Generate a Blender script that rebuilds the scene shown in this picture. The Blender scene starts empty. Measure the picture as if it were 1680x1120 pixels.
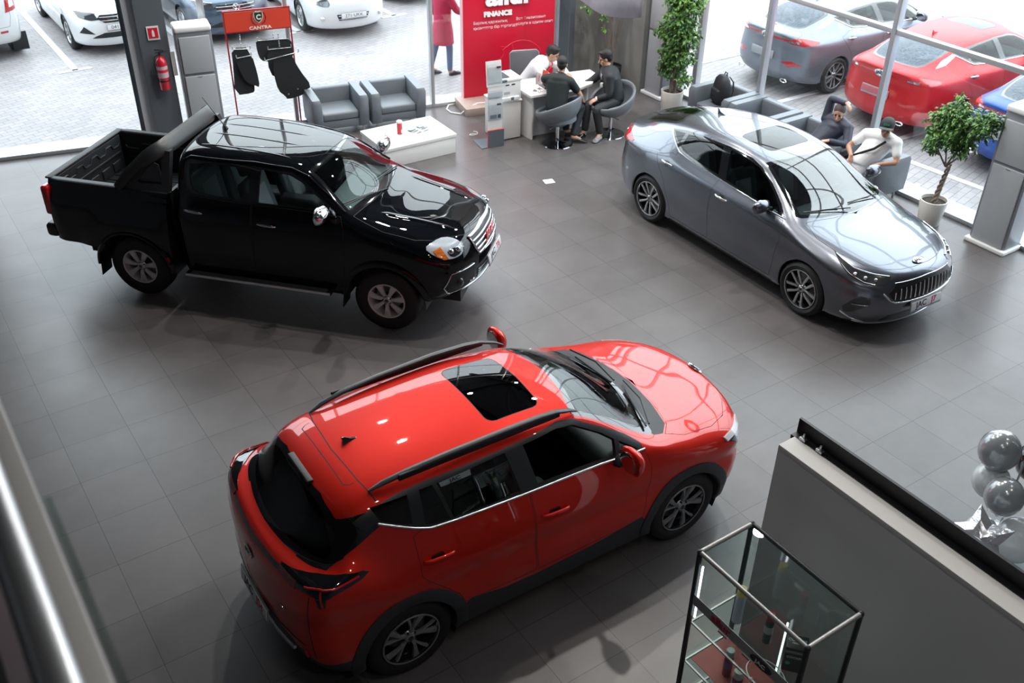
import bpy, bmesh, math, random
import numpy as np
from mathutils import Vector, Matrix, Quaternion
from mathutils.bvhtree import BVHTree
random.seed(7)
SC = bpy.context.scene
COL = SC.collection
PI = math.pi

# ------------------------------------------------------------------ camera
F_PX, PITCH, ROLL, CAM_H, TH = 1639.5, 0.595176, 0.0150423, 6.25394, -0.9701106
def cam_basis():
    cp, sp = math.cos(PITCH), math.sin(PITCH)
    w = np.array([0, cp, -sp]); rt = np.array([1., 0, 0]); up = np.cross(rt, w)
    r = math.cos(ROLL)*rt + math.sin(ROLL)*up
    u = -math.sin(ROLL)*rt + math.cos(ROLL)*up
    A = np.array([math.cos(TH), math.sin(TH), 0]); B = np.array([-math.sin(TH), math.cos(TH), 0])
    M = np.array([B, -A, [0, 0, 1.]])
    return M@r, M@u, M@w
cr, cu, cw = cam_basis()
cd = bpy.data.cameras.new('camera'); cam = bpy.data.objects.new('camera', cd); COL.objects.link(cam)
cam.matrix_world = Matrix(((cr[0], cu[0], -cw[0], 0), (cr[1], cu[1], -cw[1], 0), (cr[2], cu[2], -cw[2], CAM_H), (0, 0, 0, 1)))
cd.sensor_fit = 'HORIZONTAL'; cd.sensor_width = 36; cd.lens = F_PX/1680*36; cd.clip_start = 0.05; cd.clip_end = 200
cd.dof.use_dof = True; cd.dof.focus_distance = 8.5; cd.dof.aperture_fstop = 4.0
SC.camera = cam

# ------------------------------------------------------------------ world and lights
W = bpy.data.worlds.new('overcast sky'); SC.world = W; W.use_nodes = True
nt = W.node_tree; bg = nt.nodes['Background']
tc = nt.nodes.new('ShaderNodeTexCoord'); sx = nt.nodes.new('ShaderNodeSeparateXYZ'); rp = nt.nodes.new('ShaderNodeValToRGB')
nt.links.new(tc.outputs['Generated'], sx.inputs[0]); nt.links.new(sx.outputs['Z'], rp.inputs[0])
rp.color_ramp.elements[0].position = 0.0; rp.color_ramp.elements[0].color = (0.34, 0.36, 0.40, 1)
rp.color_ramp.elements[1].position = 0.5; rp.color_ramp.elements[1].color = (0.88, 0.94, 1.0, 1)
nt.links.new(rp.outputs[0], bg.inputs[0]); bg.inputs[1].default_value = 6.0
SC.view_settings.view_transform = 'Standard'; SC.view_settings.look = 'None'
SC.view_settings.exposure = 0.1; SC.view_settings.gamma = 1.0
SC.view_settings.use_curve_mapping = False
def area_light(name, loc, size, power, color=(1, 1, 1), shape='DISK', size_y=None, rot=(0, 0, 0)):
    l = bpy.data.lights.new(name, 'AREA'); l.shape = shape; l.size = size
    if size_y: l.size_y = size_y
    l.energy = power; l.color = color
    o = bpy.data.objects.new(name, l); COL.objects.link(o); o.location = loc; o.rotation_euler = rot
    return o
CEIL = 8.2
LAMPS = [(9.2, 6.8), (6.8, 7.4), (9.7, 9.7), (7.6, 12.2), (5.3, 12.7), (10.4, 12.6), (4.9, 10.2)]
FILL_LAMPS = [(2.3, .5), (1.5, -1.6), (6.4, -.6), (8.8, 1.4)]  # camera-side row, placed and powered as fill for SUV side and partition
for (x, y) in LAMPS+FILL_LAMPS:
    area_light('ceiling_downlight_light', (x, y, CEIL-0.16), 0.2, 155.0 if y > 5 else 33.0, (1.0, 0.96, 0.9))

# ------------------------------------------------------------------ materials
MATS = {}
def mat(name, col=(0.5, 0.5, 0.5), rough=0.5, metal=0.0, coat=0.0, coatr=0.03, spec=0.5, emit=None, es=0.0, bump=None, noise=None, sheen=0, trans=0):
    if name in MATS: return MATS[name]
    m = bpy.data.materials.new(name); m.use_nodes = True
    b = m.node_tree.nodes['Principled BSDF']; N = m.node_tree.nodes; L = m.node_tree.links
    b.inputs['Base Color'].default_value = (*col, 1); b.inputs['Roughness'].default_value = rough
    b.inputs['Metallic'].default_value = metal; b.inputs['Coat Weight'].default_value = coat
    b.inputs['Coat Roughness'].default_value = coatr; b.inputs['Specular IOR Level'].default_value = spec
    if sheen: b.inputs['Sheen Weight'].default_value = sheen
    if trans: b.inputs['Transmission Weight'].default_value = trans
    if emit: b.inputs['Emission Color'].default_value = (*emit, 1); b.inputs['Emission Strength'].default_value = es
    if noise or bump:
        t = N.new('ShaderNodeTexCoord')
    if noise:   # (scale, amount)
        n = N.new('ShaderNodeTexNoise'); n.inputs['Scale'].default_value = noise[0]; n.inputs['Detail'].default_value = 5
        L.new(t.outputs['Object'], n.inputs['Vector'])
        mx = N.new('ShaderNodeMixRGB'); mx.inputs[1].default_value = (*[c*(1-noise[1]) for c in col], 1)
        mx.inputs[2].default_value = (*[min(1, c*(1+noise[1])) for c in col], 1)
        L.new(n.outputs['Fac'], mx.inputs[0]); L.new(mx.outputs[0], b.inputs['Base Color'])
    if bump:    # (scale, strength)
        n = N.new('ShaderNodeTexNoise'); n.inputs['Scale'].default_value = bump[0]; n.inputs['Detail'].default_value = 4
        L.new(t.outputs['Object'], n.inputs['Vector'])
        bp = N.new('ShaderNodeBump'); bp.inputs['Strength'].default_value = bump[1]; bp.inputs['Distance'].default_value = 0.01
        L.new(n.outputs['Fac'], bp.inputs['Height']); L.new(bp.outputs[0], b.inputs['Normal'])
    MATS[name] = m; return m
def glass(name, tint=(0.9, 0.95, 0.93), ior=1.5, rough=0.0):
    if name in MATS: return MATS[name]
    m = bpy.data.materials.new(name); m.use_nodes = True; N = m.node_tree.nodes; L = m.node_tree.links
    N.remove(N['Principled BSDF']); out = N['Material Output']
    tr = N.new('ShaderNodeBsdfTransparent'); tr.inputs[0].default_value = (*tint, 1)
    gl = N.new('ShaderNodeBsdfGlossy'); gl.inputs['Roughness'].default_value = rough; gl.inputs[0].default_value = (1, 1, 1, 1)
    f0 = ((ior-1)/(ior+1))**2
    lw = N.new('ShaderNodeLayerWeight'); pw = N.new('ShaderNodeMath'); pw.operation = 'POWER'; pw.inputs[1].default_value = 5.0
    lw.inputs[0].default_value = 0.5; L.new(lw.outputs['Facing'], pw.inputs[0])
    ma = N.new('ShaderNodeMath'); ma.operation = 'MULTIPLY_ADD'; ma.inputs[1].default_value = 1-f0; ma.inputs[2].default_value = f0; L.new(pw.outputs[0], ma.inputs[0])
    mx = N.new('ShaderNodeMixShader')
    L.new(ma.outputs[0], mx.inputs[0]); L.new(tr.outputs[0], mx.inputs[1]); L.new(gl.outputs[0], mx.inputs[2]); L.new(mx.outputs[0], out.inputs[0])
    MATS[name] = m; return m

# ------------------------------------------------------------------ mesh building helpers
class MB:
    def __init__(s): s.v = []; s.f = []
    def add(s, vs, fs):
        o = len(s.v); s.v += [tuple(v) for v in vs]; s.f += [tuple(i+o for i in f) for f in fs]; return s
    def box(s, c, d, rz=0, bev=0, rot=None, taper=None):
        bm = bmesh.new(); bmesh.ops.create_cube(bm, size=1)
        for v in bm.verts:
            k = 1
            if taper and v.co.z > 0: k = taper
            v.co = Vector((v.co.x*d[0]*k, v.co.y*d[1]*k, v.co.z*d[2]))
        if bev: bmesh.ops.bevel(bm, geom=list(bm.edges), offset=min(bev, min(d)*0.49), segments=3, profile=0.5, affect='EDGES')
        R = (rot if rot is not None else Matrix.Rotation(rz, 3, 'Z')); c = Vector(c)
        bm.verts.index_update()
        s.add([R@v.co + c for v in bm.verts], [[v.index for v in f.verts] for f in bm.faces]); bm.free(); return s
    def ring_loft(s, rings, closed=True, caps=True):
        n = len(rings[0]); o = len(s.v)
        for r in rings: s.v += [tuple(p) for p in r]
        for i in range(len(rings)-1):
            for j in range(n if closed else n-1):
                k = (j+1) % n; a = o+i*n
                s.f.append((a+j, a+k, a+n+k, a+n+j))
        if caps and closed:
            s.f.append(tuple(o+j for j in range(n-1, -1, -1))); a = o+(len(rings)-1)*n; s.f.append(tuple(a+j for j in range(n)))
        return s
    def tube(s, pts, r, n=10, closed=False, caps=True, flat=None):
        pts = [Vector(p) for p in pts]; N = len(pts); rr = r if isinstance(r, (list, tuple)) else [r]*N
        rings = []; prev = None
        for i, p in enumerate(pts):
            a = pts[(i-1) % N] if (i > 0 or closed) else p; b = pts[(i+1) % N] if (i < N-1 or closed) else p
            t = (b-a); t = t.normalized() if t.length > 1e-9 else Vector((0, 0, 1))
            if prev is None:
                u = t.orthogonal().normalized()
                if flat: u = (Vector(flat)-t*t.dot(Vector(flat))).normalized()
            else:
                u = prev-t*prev.dot(t); u = u.normalized() if u.length > 1e-9 else t.orthogonal().normalized()
            prev = u; w = t.cross(u)
            ra, rb = (rr[i] if isinstance(rr[i], tuple) else (rr[i], rr[i]))
            rings.append([p+u*ra*math.cos(2*PI*k/n)+w*rb*math.sin(2*PI*k/n) for k in range(n)])
        if closed: rings.append(rings[0]); return s.ring_loft(rings, True, False)
        return s.ring_loft(rings, True, caps)
    def cyl(s, p0, p1, r0, r1=None, n=20): return s.tube([p0, p1], [r0, r0 if r1 is None else r1], n)
    def lathe(s, prof, c=(0, 0, 0), axis='Z', n=32, caps=False):
        c = Vector(c); rings = []
        for (r, h) in prof:
            ring = []
            for k in range(n):
                a = 2*PI*k/n; x, y = r*math.cos(a), r*math.sin(a)
                v = Vector((x, y, h)) if axis == 'Z' else (Vector((x, h, -y)) if axis == 'Y' else Vector((h, x, y)))
                ring.append(c+v)
            rings.append(ring)
        return s.ring_loft(rings, True, caps)
    def ball(s, c, r, n=16, m=10, top=1.0):
        rx, ry, rz = r if isinstance(r, (tuple, list)) else (r, r, r); rings = []
        for i in range(m+1):
            a = -PI/2+PI*i/m; cc = max(math.cos(a), 1e-3)
            rings.append([(c[0]+rx*cc*math.cos(2*PI*k/n), c[1]+ry*cc*math.sin(2*PI*k/n), c[2]+rz*math.sin(a)) for k in range(n)])
        return s.ring_loft(rings)
    def prism(s, poly, a, b, plane='XY'):
        n = len(poly)
        def m(p, h): return {'XY': (p[0], p[1], h), 'XZ': (p[0], h, p[1]), 'YZ': (h, p[0], p[1])}[plane]
        return s.ring_loft([[m(p, a) for p in poly], [m(p, b) for p in poly]])
    def xf(s, M, start=0):
        for i in range(start, len(s.v)): s.v[i] = tuple(M@Vector(s.v[i]))
        return s
    def build(s, name, m, parent=None, smooth=35, bevel=0, normals=None):
        me = bpy.data.meshes.new(name); me.from_pydata(s.v, [], s.f)
        bm = bmesh.new(); bm.from_mesh(me)
        bmesh.ops.recalc_face_normals(bm, faces=bm.faces); bm.to_mesh(me); bm.free()
        me.materials.append(m); o = bpy.data.objects.new(name, me); COL.objects.link(o)
        if smooth:
            me.shade_smooth(); me.set_sharp_from_angle(angle=math.radians(smooth))
        if parent: o.parent = parent
        return o
def tag(o, label=None, cat=None, group=None, kind=None):
    if label: o['label'] = label
    if cat: o['category'] = cat
    if group: o['group'] = group
    if kind: o['kind'] = kind
    return o
def thing(name, label, cat, loc=(0, 0, 0), rz=0, group=None):
    o = bpy.data.objects.new(name, None); COL.objects.link(o); o.location = loc; o.rotation_euler = (0, 0, rz)
    o.empty_display_size = 0.1
    return tag(o, label, cat, group)
def dup(root, loc, rz, label, group=None):
    def cp(o, par):
        c = o.copy(); COL.objects.link(c)
        if par: c.parent = par
        for ch in list(o.children): cp(ch, c)
        return c
    r = cp(root, None); r.location = loc; r.rotation_euler = (0, 0, rz); r['label'] = label
    if group: r['group'] = group
    return r
def text_mesh(txt, size, name, m, parent, M, ext=0.002, align='CENTER', bold=0.0, sx=1.0):
    cu_ = bpy.data.curves.new(name+'_c', 'FONT'); cu_.body = txt; cu_.size = size; cu_.extrude = ext; cu_.align_x = align; cu_.align_y = 'CENTER'; cu_.offset = bold
    t = bpy.data.objects.new(name+'_t', cu_); COL.objects.link(t)
    bpy.context.view_layer.update()
    me = bpy.data.meshes.new_from_object(t.evaluated_get(bpy.context.evaluated_depsgraph_get()))
    bpy.data.objects.remove(t); bpy.data.curves.remove(cu_)
    me.transform(Matrix.Diagonal((sx, 1, 1, 1))); me.transform(M)
    me.materials.clear(); me.materials.append(m); me.name = name
    o = bpy.data.objects.new(name, me); COL.objects.link(o)
    if parent: o.parent = parent
    return o
def frame(o, ux, uy, un=None):     # matrix from origin and in-plane axes (text x, text y)
    ux = Vector(ux).normalized(); uy = Vector(uy); uy = (uy-ux*ux.dot(uy)).normalized(); n = ux.cross(uy)
    return Matrix(((ux.x, uy.x, n.x, o[0]), (ux.y, uy.y, n.y, o[1]), (ux.z, uy.z, n.z, o[2]), (0, 0, 0, 1)))

chrome = mat('chrome', (0.85, 0.86, 0.88), 0.08, 1.0)
chrome_soft = mat('satin metal', (0.6, 0.62, 0.65), 0.28, 1.0)
blackplastic = mat('black plastic', (0.009, 0.011, 0.014), 0.5)
blackgloss = mat('gloss black', (0.008, 0.009, 0.011), 0.06, coat=1)
rubber = mat('tyre rubber', (0.008, 0.009, 0.011), 0.6, bump=(180, 0.15))
white_lac = mat('white lacquer', (0.8, 0.8, 0.8), 0.3)
white_pl = mat('white plastic', (0.75, 0.76, 0.77), 0.4)
leather = mat('grey leather', (0.135, 0.155, 0.18), 0.42, bump=(60, 0.12))
red_pr = mat('red print', (0.62, 0.012, 0.03), 0.45)
alu = mat('aluminium frame', (0.5, 0.52, 0.55), 0.35, 0.6)
cable_w = mat('white cable', (0.75, 0.75, 0.75), 0.5)
# ------------------------------------------------------------------ the place: floor, walls, glazing, ceiling
def tile_floor():
    m = bpy.data.materials.new('grey floor tiles'); m.use_nodes = True; N = m.node_tree.nodes; L = m.node_tree.links; b = N['Principled BSDF']
    g = N.new('ShaderNodeNewGeometry'); s = N.new('ShaderNodeSeparateXYZ'); L.new(g.outputs['Position'], s.inputs[0])
    def math_(op, a, bb=None, cl=False):
        n = N.new('ShaderNodeMath'); n.operation = op; n.use_clamp = cl
        for i, q in enumerate((a, bb)):
            if q is None: continue
            if isinstance(q, (int, float)): n.inputs[i].default_value = q
            else: L.new(q, n.inputs[i])
        return n.outputs[0]
    xs = math_('DIVIDE', math_('SUBTRACT', s.outputs['X'], 0.01), 0.6); ys = math_('DIVIDE', math_('SUBTRACT', s.outputs['Y'], 0.045), 0.6)
    def edge(q):
        fr = math_('FRACT', math_('ADD', q, 100.0)); return math_('MINIMUM', fr, math_('SUBTRACT', 1.0, fr))
    e = math_('MINIMUM', edge(xs), edge(ys)); grout = math_('LESS_THAN', e, 0.0042)
    cx = N.new('ShaderNodeCombineXYZ'); L.new(math_('FLOOR', xs), cx.inputs[0]); L.new(math_('FLOOR', ys), cx.inputs[1])
    wn = N.new('ShaderNodeTexWhiteNoise'); wn.noise_dimensions = '2D'; L.new(cx.outputs[0], wn.inputs['Vector'])
    n1 = N.new('ShaderNodeTexNoise'); n1.inputs['Scale'].default_value = 2.2; n1.inputs['Detail'].default_value = 8; n1.inputs['Roughness'].default_value = 0.62
    L.new(g.outputs['Position'], n1.inputs['Vector'])
    v = math_('ADD', math_('MULTIPLY', wn.outputs['Value'], 0.16), math_('MULTIPLY', n1.outputs['Fac'], 0.5))
    r = N.new('ShaderNodeValToRGB'); r.color_ramp.elements[0].color = (0.080, 0.074, 0.076, 1); r.color_ramp.elements[1].color = (0.132, 0.122, 0.124, 1)
    r.color_ramp.elements[0].position = 0.15; r.color_ramp.elements[1].position = 0.6
    L.new(v, r.inputs[0])
    mx = N.new('ShaderNodeMixRGB'); L.new(grout, mx.inputs[0]); L.new(r.outputs[0], mx.inputs[1]); mx.inputs[2].default_value = (0.028, 0.027, 0.03, 1)
    L.new(mx.outputs[0], b.inputs['Base Color'])
    n2 = N.new('ShaderNodeTexNoise'); n2.inputs['Scale'].default_value = 1.3; n2.inputs['Detail'].default_value = 6; L.new(g.outputs['Position'], n2.inputs['Vector'])
    mr = N.new('ShaderNodeMapRange'); mr.inputs['To Min'].default_value = 0.26; mr.inputs['To Max'].default_value = 0.42; L.new(n2.outputs['Fac'], mr.inputs[0])
    L.new(mr.outputs[0], b.inputs['Roughness']); b.inputs['Specular IOR Level'].default_value = 0.5
    bp = N.new('ShaderNodeBump'); bp.inputs['Strength'].default_value = 0.35; bp.inputs['Distance'].default_value = 0.002
    L.new(math_('SUBTRACT', 1.0, grout), bp.inputs['Height']); L.new(bp.outputs[0], b.inputs['Normal'])
    return m
def paving():
    m = bpy.data.materials.new('block paving'); m.use_nodes = True; N = m.node_tree.nodes; L = m.node_tree.links; b = N['Principled BSDF']
    g = N.new('ShaderNodeNewGeometry'); mp = N.new('ShaderNodeMapping'); mp.inputs['Rotation'].default_value = (0, 0, math.radians(-13)); L.new(g.outputs['Position'], mp.inputs[0])
    wv = N.new('ShaderNodeTexNoise'); wv.inputs['Scale'].default_value = 3
    br = N.new('ShaderNodeTexBrick'); br.inputs['Scale'].default_value = 1.0; br.inputs['Brick Width'].default_value = 0.24; br.inputs['Row Height'].default_value = 0.12
    br.inputs['Mortar Size'].default_value = 0.006; br.inputs['Mortar Smooth'].default_value = 0.4
    br.inputs['Color1'].default_value = (0.26, 0.243, 0.25, 1); br.inputs['Color2'].default_value = (0.315, 0.293, 0.30, 1); br.inputs['Mortar'].default_value = (0.135, 0.125, 0.13, 1)
    L.new(mp.outputs[0], br.inputs['Vector'])
    n1 = N.new('ShaderNodeTexNoise'); n1.inputs['Scale'].default_value = 0.7; n1.inputs['Detail'].default_value = 7; L.new(g.outputs['Position'], n1.inputs['Vector'])
    mr = N.new('ShaderNodeMapRange'); mr.inputs['To Min'].default_value = 0.72; mr.inputs['To Max'].default_value = 1.2; L.new(n1.outputs['Fac'], mr.inputs[0])
    hs = N.new('ShaderNodeHueSaturation'); L.new(br.outputs['Color'], hs.inputs['Color']); L.new(mr.outputs[0], hs.inputs['Value']); L.new(hs.outputs[0], b.inputs['Base Color'])
    b.inputs['Roughness'].default_value = 0.6
    return m
def struct(name, mb, m, parent=None, **k):
    o = mb.build(name, m, parent, **k)
    if not parent: o['kind'] = 'structure'
    return o
FA = Vector((1.473, 15.819, 0)); FD = Vector((math.cos(math.radians(-13.02)), math.sin(math.radians(-13.02)), 0)); FN = Vector((-FD.y, FD.x, 0))  # left facade line, FN points outdoors
def fp(x, off=0, z=0):      # point on the left facade by world X
    t = (x-FA.x)/FD.x; p = FA+FD*t+FN*off; return Vector((p.x, p.y, z))
RX = 12.05
y_l, y_r = -4.5, 13.45
XB = -5.0
YB = -4.5
WCX = 11.54
# floor polygon
fl = MB(); pl = [(XB, YB), (RX+0.06, YB), (RX+0.06, 14.4), tuple(fp(10.6, 0.03)[:2]), tuple(fp(XB, 0.03)[:2])]
fl.prism(pl, -0.1, 0.0); struct('floor', fl, tile_floor())
g = MB(); g.prism([(-25, -20), (60, -20), (60, 70), (-25, 70)], -0.3, -0.105); struct('ground', g, paving())
concrete = mat('raw concrete', (0.235, 0.235, 0.23), 0.75, noise=(3, 0.22), bump=(25, 0.1))
wallp = mat('painted wall', (0.07, 0.075, 0.085), 0.6)
c = MB(); c.prism([(XB-0.2, YB-0.2), (RX+0.1, YB-0.2), (RX+0.1, 16), (XB-0.2, 18.5)], CEIL, CEIL+0.2); struct('ceiling', c, mat('ceiling paint', (0.085, 0.09, 0.10), 0.7))
beams = MB()
for x in (-2, 1.0, 4.0, 7.0, 10.0): beams.box((x, 6, CEIL-0.14), (0.14, 21, 0.28))
for y in (-1, 3.7, 8.4, 12.9): beams.box((3.5, y, CEIL-0.11), (17, 0.1, 0.2))
struct('trim_1', beams, mat('dark steel', (0.06, 0.065, 0.07), 0.5))
w = MB(); w.box((XB-0.1, 6, CEIL/2), (0.2, 23, CEIL)); struct('wall_left', w, wallp)
w = MB(); w.box((3.5, YB-0.1, CEIL/2), (17.3, 0.2, CEIL)); struct('wall_front', w, wallp)
# back corner in raw concrete
cw_ = MB(); cw_.prism([(10.60, 14.10), (WCX, 14.10), (WCX, 12.97), (RX+0.1, 12.97), (RX+0.1, 14.75), (10.60, 14.75)], 0, CEIL)
struct('wall_back', cw_, concrete)
jt = MB(); jt.box((11.0, 14.095, 1.62), (0.95, 0.008, 0.012)); jt.box((11.0, 14.095, 3.4), (0.95, 0.008, 0.012)); struct('trim_2', jt, mat('joint', (0.1, 0.1, 0.1), 0.8))
# column between left facade and concrete
w = MB(); w.box((10.63, 14.02, CEIL/2), (0.30, 0.16, CEIL), rz=math.radians(-13)); struct('wall_corner', w, mat('grey column paint', (0.10, 0.115, 0.135), 0.5))
# glazing: window_1 along the left facade, window_2 on the right
gl_f = glass('facade glass', (0.93, 0.96, 0.96), 1.45)
def facade(name, pts_fn, mull, z_tr, x0, x1, deep=0.12, zb=0.06, wid=0.06):
    root = bpy.data.objects.new(name, None); COL.objects.link(root); root['kind'] = 'structure'
    ang = pts_fn('ang')
    for (mx, wd, dk) in mull:
        m_ = MB(); p = pts_fn(mx); m_.box((p[0], p[1], CEIL/2), (wd, deep, CEIL), rz=ang, bev=0.006); m_.build('mullion', dk, root)
    a, b = Vector(pts_fn(x0)), Vector(pts_fn(x1)); mid = (a+b)/2; ln = (b-a).length
    for z in z_tr:
        m_ = MB(); m_.box((mid.x, mid.y, z), (ln, deep*0.8, 0.07), rz=ang, bev=0.005); m_.build('transom', alu, root)
    m_ = MB(); m_.box((mid.x, mid.y, zb/2), (ln, deep*0.9, zb), rz=ang, bev=0.005); m_.build('bottom_rail', alu, root)
    m_ = MB(); m_.box((mid.x, mid.y, (CEIL+zb)/2), (ln, 0.012, CEIL-zb), rz=ang); m_.build('pane', gl_f, root)
    return root
darkfr = mat('dark grey frame', (0.06, 0.07, 0.085), 0.4, 0.3)
lf = lambda x: math.radians(-13.02) if x == 'ang' else (fp(x)[0], fp(x)[1], 0)
facade('window_1', lf, [(.95, .06, alu), (3.55, .13, darkfr), (4.62, .10, alu), (5.83, .06, alu), (8.08, .06, alu), (10.22, .07, alu)], (2.75, 5.2, 7.2), .9, 10.5)
a_, b_ = fp(XB), fp(.9); md = (a_+b_)/2; w = MB(); w.box((md.x, md.y, CEIL/2), ((b_-a_).length, .2, CEIL), rz=math.radians(-13.02)); struct('wall_back_unseen', w, wallp)  # unseen stretch made solid to block daylight from the left floor
rf = lambda y: PI/2 if y == 'ang' else (RX, y, 0)
w = MB(); w.box((RX+0.1, -0.55, CEIL/2), (0.2, 7.9, CEIL)); struct('wall_right', w, wallp)
facade('window_2', rf, [(-2.8+2.24*k, .075, alu) for k in range(3, 7)]+[(12.1, .10, alu), (12.5, .14, alu)], (2.17, 4.4, 6.6), 3.4, 12.97)
# white ledges outside and parking lines
ledge = mat('white stone ledge', (0.42, 0.42, 0.43), 0.6)
m_ = MB(); a = fp(XB, 0.08); b = fp(10.5, 0.08); mid = (a+b)/2+FN*0.17
m_.box((mid.x, mid.y, -0.03), ((b-a).length, 0.36, 0.10), rz=math.radians(-13.02)); struct('trim_3', m_, ledge)
m_ = MB(); m_.box((RX+0.24, 4.3, -0.03), (0.34, 17.4, 0.10)); struct('trim_4', m_, ledge)
paint_w = mat('white road paint', (0.60, 0.60, 0.62), 0.6, noise=(6, 0.12))
pk = MB()
for x in (-1.0, 1.27, 3.5, 5.75, 7.98, 10.2, 12.4): pk.box((x, 22.2, -0.1), (0.12, 5.2, 0.012)); pk.box((x, 19.62, -0.1), (0.6, 0.10, 0.012))
for y in (2.5, 4.8, 7.05, 9.2, 11.4, 13.65): pk.box((16.0, y+ (y-9)*0.02, -0.1), (5.0, 0.11, 0.012))
pk.box((13.37, 8.0, -0.1), (0.12, 17, 0.012), rz=math.radians(5.5) if False else math.radians(4.6))
struct('trim_5', pk, paint_w)
# mezzanine slab under the photographer, its balustrade
MZ = 4.3
m_ = MB(); m_.box((-2.6, 2.5, MZ-0.15), (4.8, 14, 0.3)); struct('floor_upper', m_, mat('mezzanine slab', (0.05, 0.05, 0.055), 0.7))
bal = thing('handrail', 'out-of-focus brushed steel handrail with glass balustrade at lower left', 'railing', (0, 0, 0))
ZR = 5.36
m_ = MB(); m_.tube([(-0.012, -3, ZR), (-0.012, 6, ZR)], 0.024, 20); m_.build('rail_tube', mat('brushed steel', (0.62, 0.64, 0.66), 0.34, .9), bal)
m_ = MB(); m_.box((0.022, 1.5, ZR-0.005), (0.028, 9, 0.03), bev=0.004); m_.build('flat_bar', mat('grey rail cap', (0.42, 0.42, 0.42), 0.45), bal)
for (y0, y1) in ((-3, 1.17), (1.2, 2.6)):
    pass
m_ = MB(); m_.box((0.045, -0.92, (MZ+ZR)/2), (0.009, 4.1, ZR-MZ-0.02)); m_.build('glass_panel', glass('green edge glass', (0.80, 0.87, 0.84), 1.5), bal)
for y in (-2.5, -1.0, 4.4, 5.6):
    m_ = MB(); m_.tube([(-0.02, y, MZ), (-0.02, y, ZR-0.02)], 0.02, 12); m_.build('post', chrome_soft, bal)
m_ = MB(); m_.box((-0.12, 1.5, (MZ+5.15)/2), (0.10, 9, 5.15-MZ)); m_.build('kick_panel', mat('near black panel', (0.012, 0.013, 0.016), 0.6), bal)
# ceiling lamps
for (x, y) in LAMPS+FILL_LAMPS:
    t = thing('ceiling_downlight', 'round ceiling downlight in the showroom ceiling above the frame', 'lamp', (x, y, CEIL), 0, 'ceiling downlights')
    m_ = MB(); m_.lathe([(0.0001, -0.02), (0.10, -0.02), (0.11, -0.14), (0.095, -0.14), (0.09, -0.10), (0.0001, -0.10)], n=24); m_.build('housing', white_pl, t)
    m_ = MB(); m_.lathe([(0.0001, -0.125), (0.085, -0.125), (0.085, -0.12), (0.0001, -0.12)], n=24)
    m_.build('diffuser', mat('lamp diffuser', (1, 1, 1), 0.5, emit=(1, 0.97, 0.92), es=14), t)
# ------------------------------------------------------------------ car bodies
RT = math.sqrt(.5)     # oblique projections: fd looks at the front corner, a = (x-y)/sqrt2; rd at the rear corner, a = (x+y)/sqrt2
def _slopes(x, y):
    h = np.diff(x); s = np.diff(y, axis=0)/h[:, None]; d = np.zeros_like(y)
    d[1:-1] = (s[:-1]*h[1:, None]+s[1:]*h[:-1, None])/(h[:-1]+h[1:])[:, None]; d[0] = s[0]; d[-1] = s[-1]
    a, b = s[:-1], s[1:]; same = (a*b) > 0
    lim = 2*np.minimum(np.abs(a), np.abs(b)); d[1:-1] = np.where(same, np.clip(d[1:-1], -lim, lim), 0.25*d[1:-1])
    return d
def hermite(x, y, xq):
    d = _slopes(x, y); i = np.clip(np.searchsorted(x, xq, side='right')-1, 0, len(x)-2)
    h = (x[i+1]-x[i]); t = ((xq-x[i])/h)[:, None]; h = h[:, None]
    return (1+2*t)*(1-t)**2*y[i]+t*(1-t)**2*h*d[i]+t*t*(3-2*t)*y[i+1]+t*t*(t-1)*h*d[i+1]
def interp_axis(S, step, mirror):
    # S (n, m, 3): interpolate along axis 0; mirror=True adds y-mirrored ghosts at both ends
    if mirror:
        g0 = S[1:3][::-1]*np.array([1, -1, 1]); g1 = S[-3:-1][::-1]*np.array([1, -1, 1]); E = np.concatenate([g0, S, g1]); off = 2
    else: E = S; off = 0
    dist = np.linalg.norm(np.diff(E, axis=0), axis=2).mean(axis=1); x = np.concatenate([[0], np.cumsum(np.maximum(dist, 1e-3))])
    n = S.shape[0]; xq = []
    for i in range(off, off+n-1):
        k = max(1, int(round((x[i+1]-x[i])/step))); xq += list(np.linspace(x[i], x[i+1], k, endpoint=False))
    xq.append(x[off+n-1]); xq = np.array(xq)
    m = E.shape[1]; Y = E.reshape(E.shape[0], -1)
    return hermite(x, Y, xq).reshape(len(xq), m, 3)
def add_row(S, j, frac, out, dz=0.0):
    R = []
    for st in S:
        a, b = np.array(st[j], float), np.array(st[j+1], float); d = b-a; p = a+d*frac
        n = np.array([0, d[2], -d[1]]); l = np.linalg.norm(n); n = n/l if l > 1e-6 else n*0
        if a[1] < 1e-6 and b[1] < 1e-6: n = n*0
        k = 1.0 if a[1] > .6 else a[1]/.6
        p = p+n*out*k+np.array([0, 0, dz]); R.append(list(st[:j+1])+[tuple(p)]+list(st[j+1:]))
    return R
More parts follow.
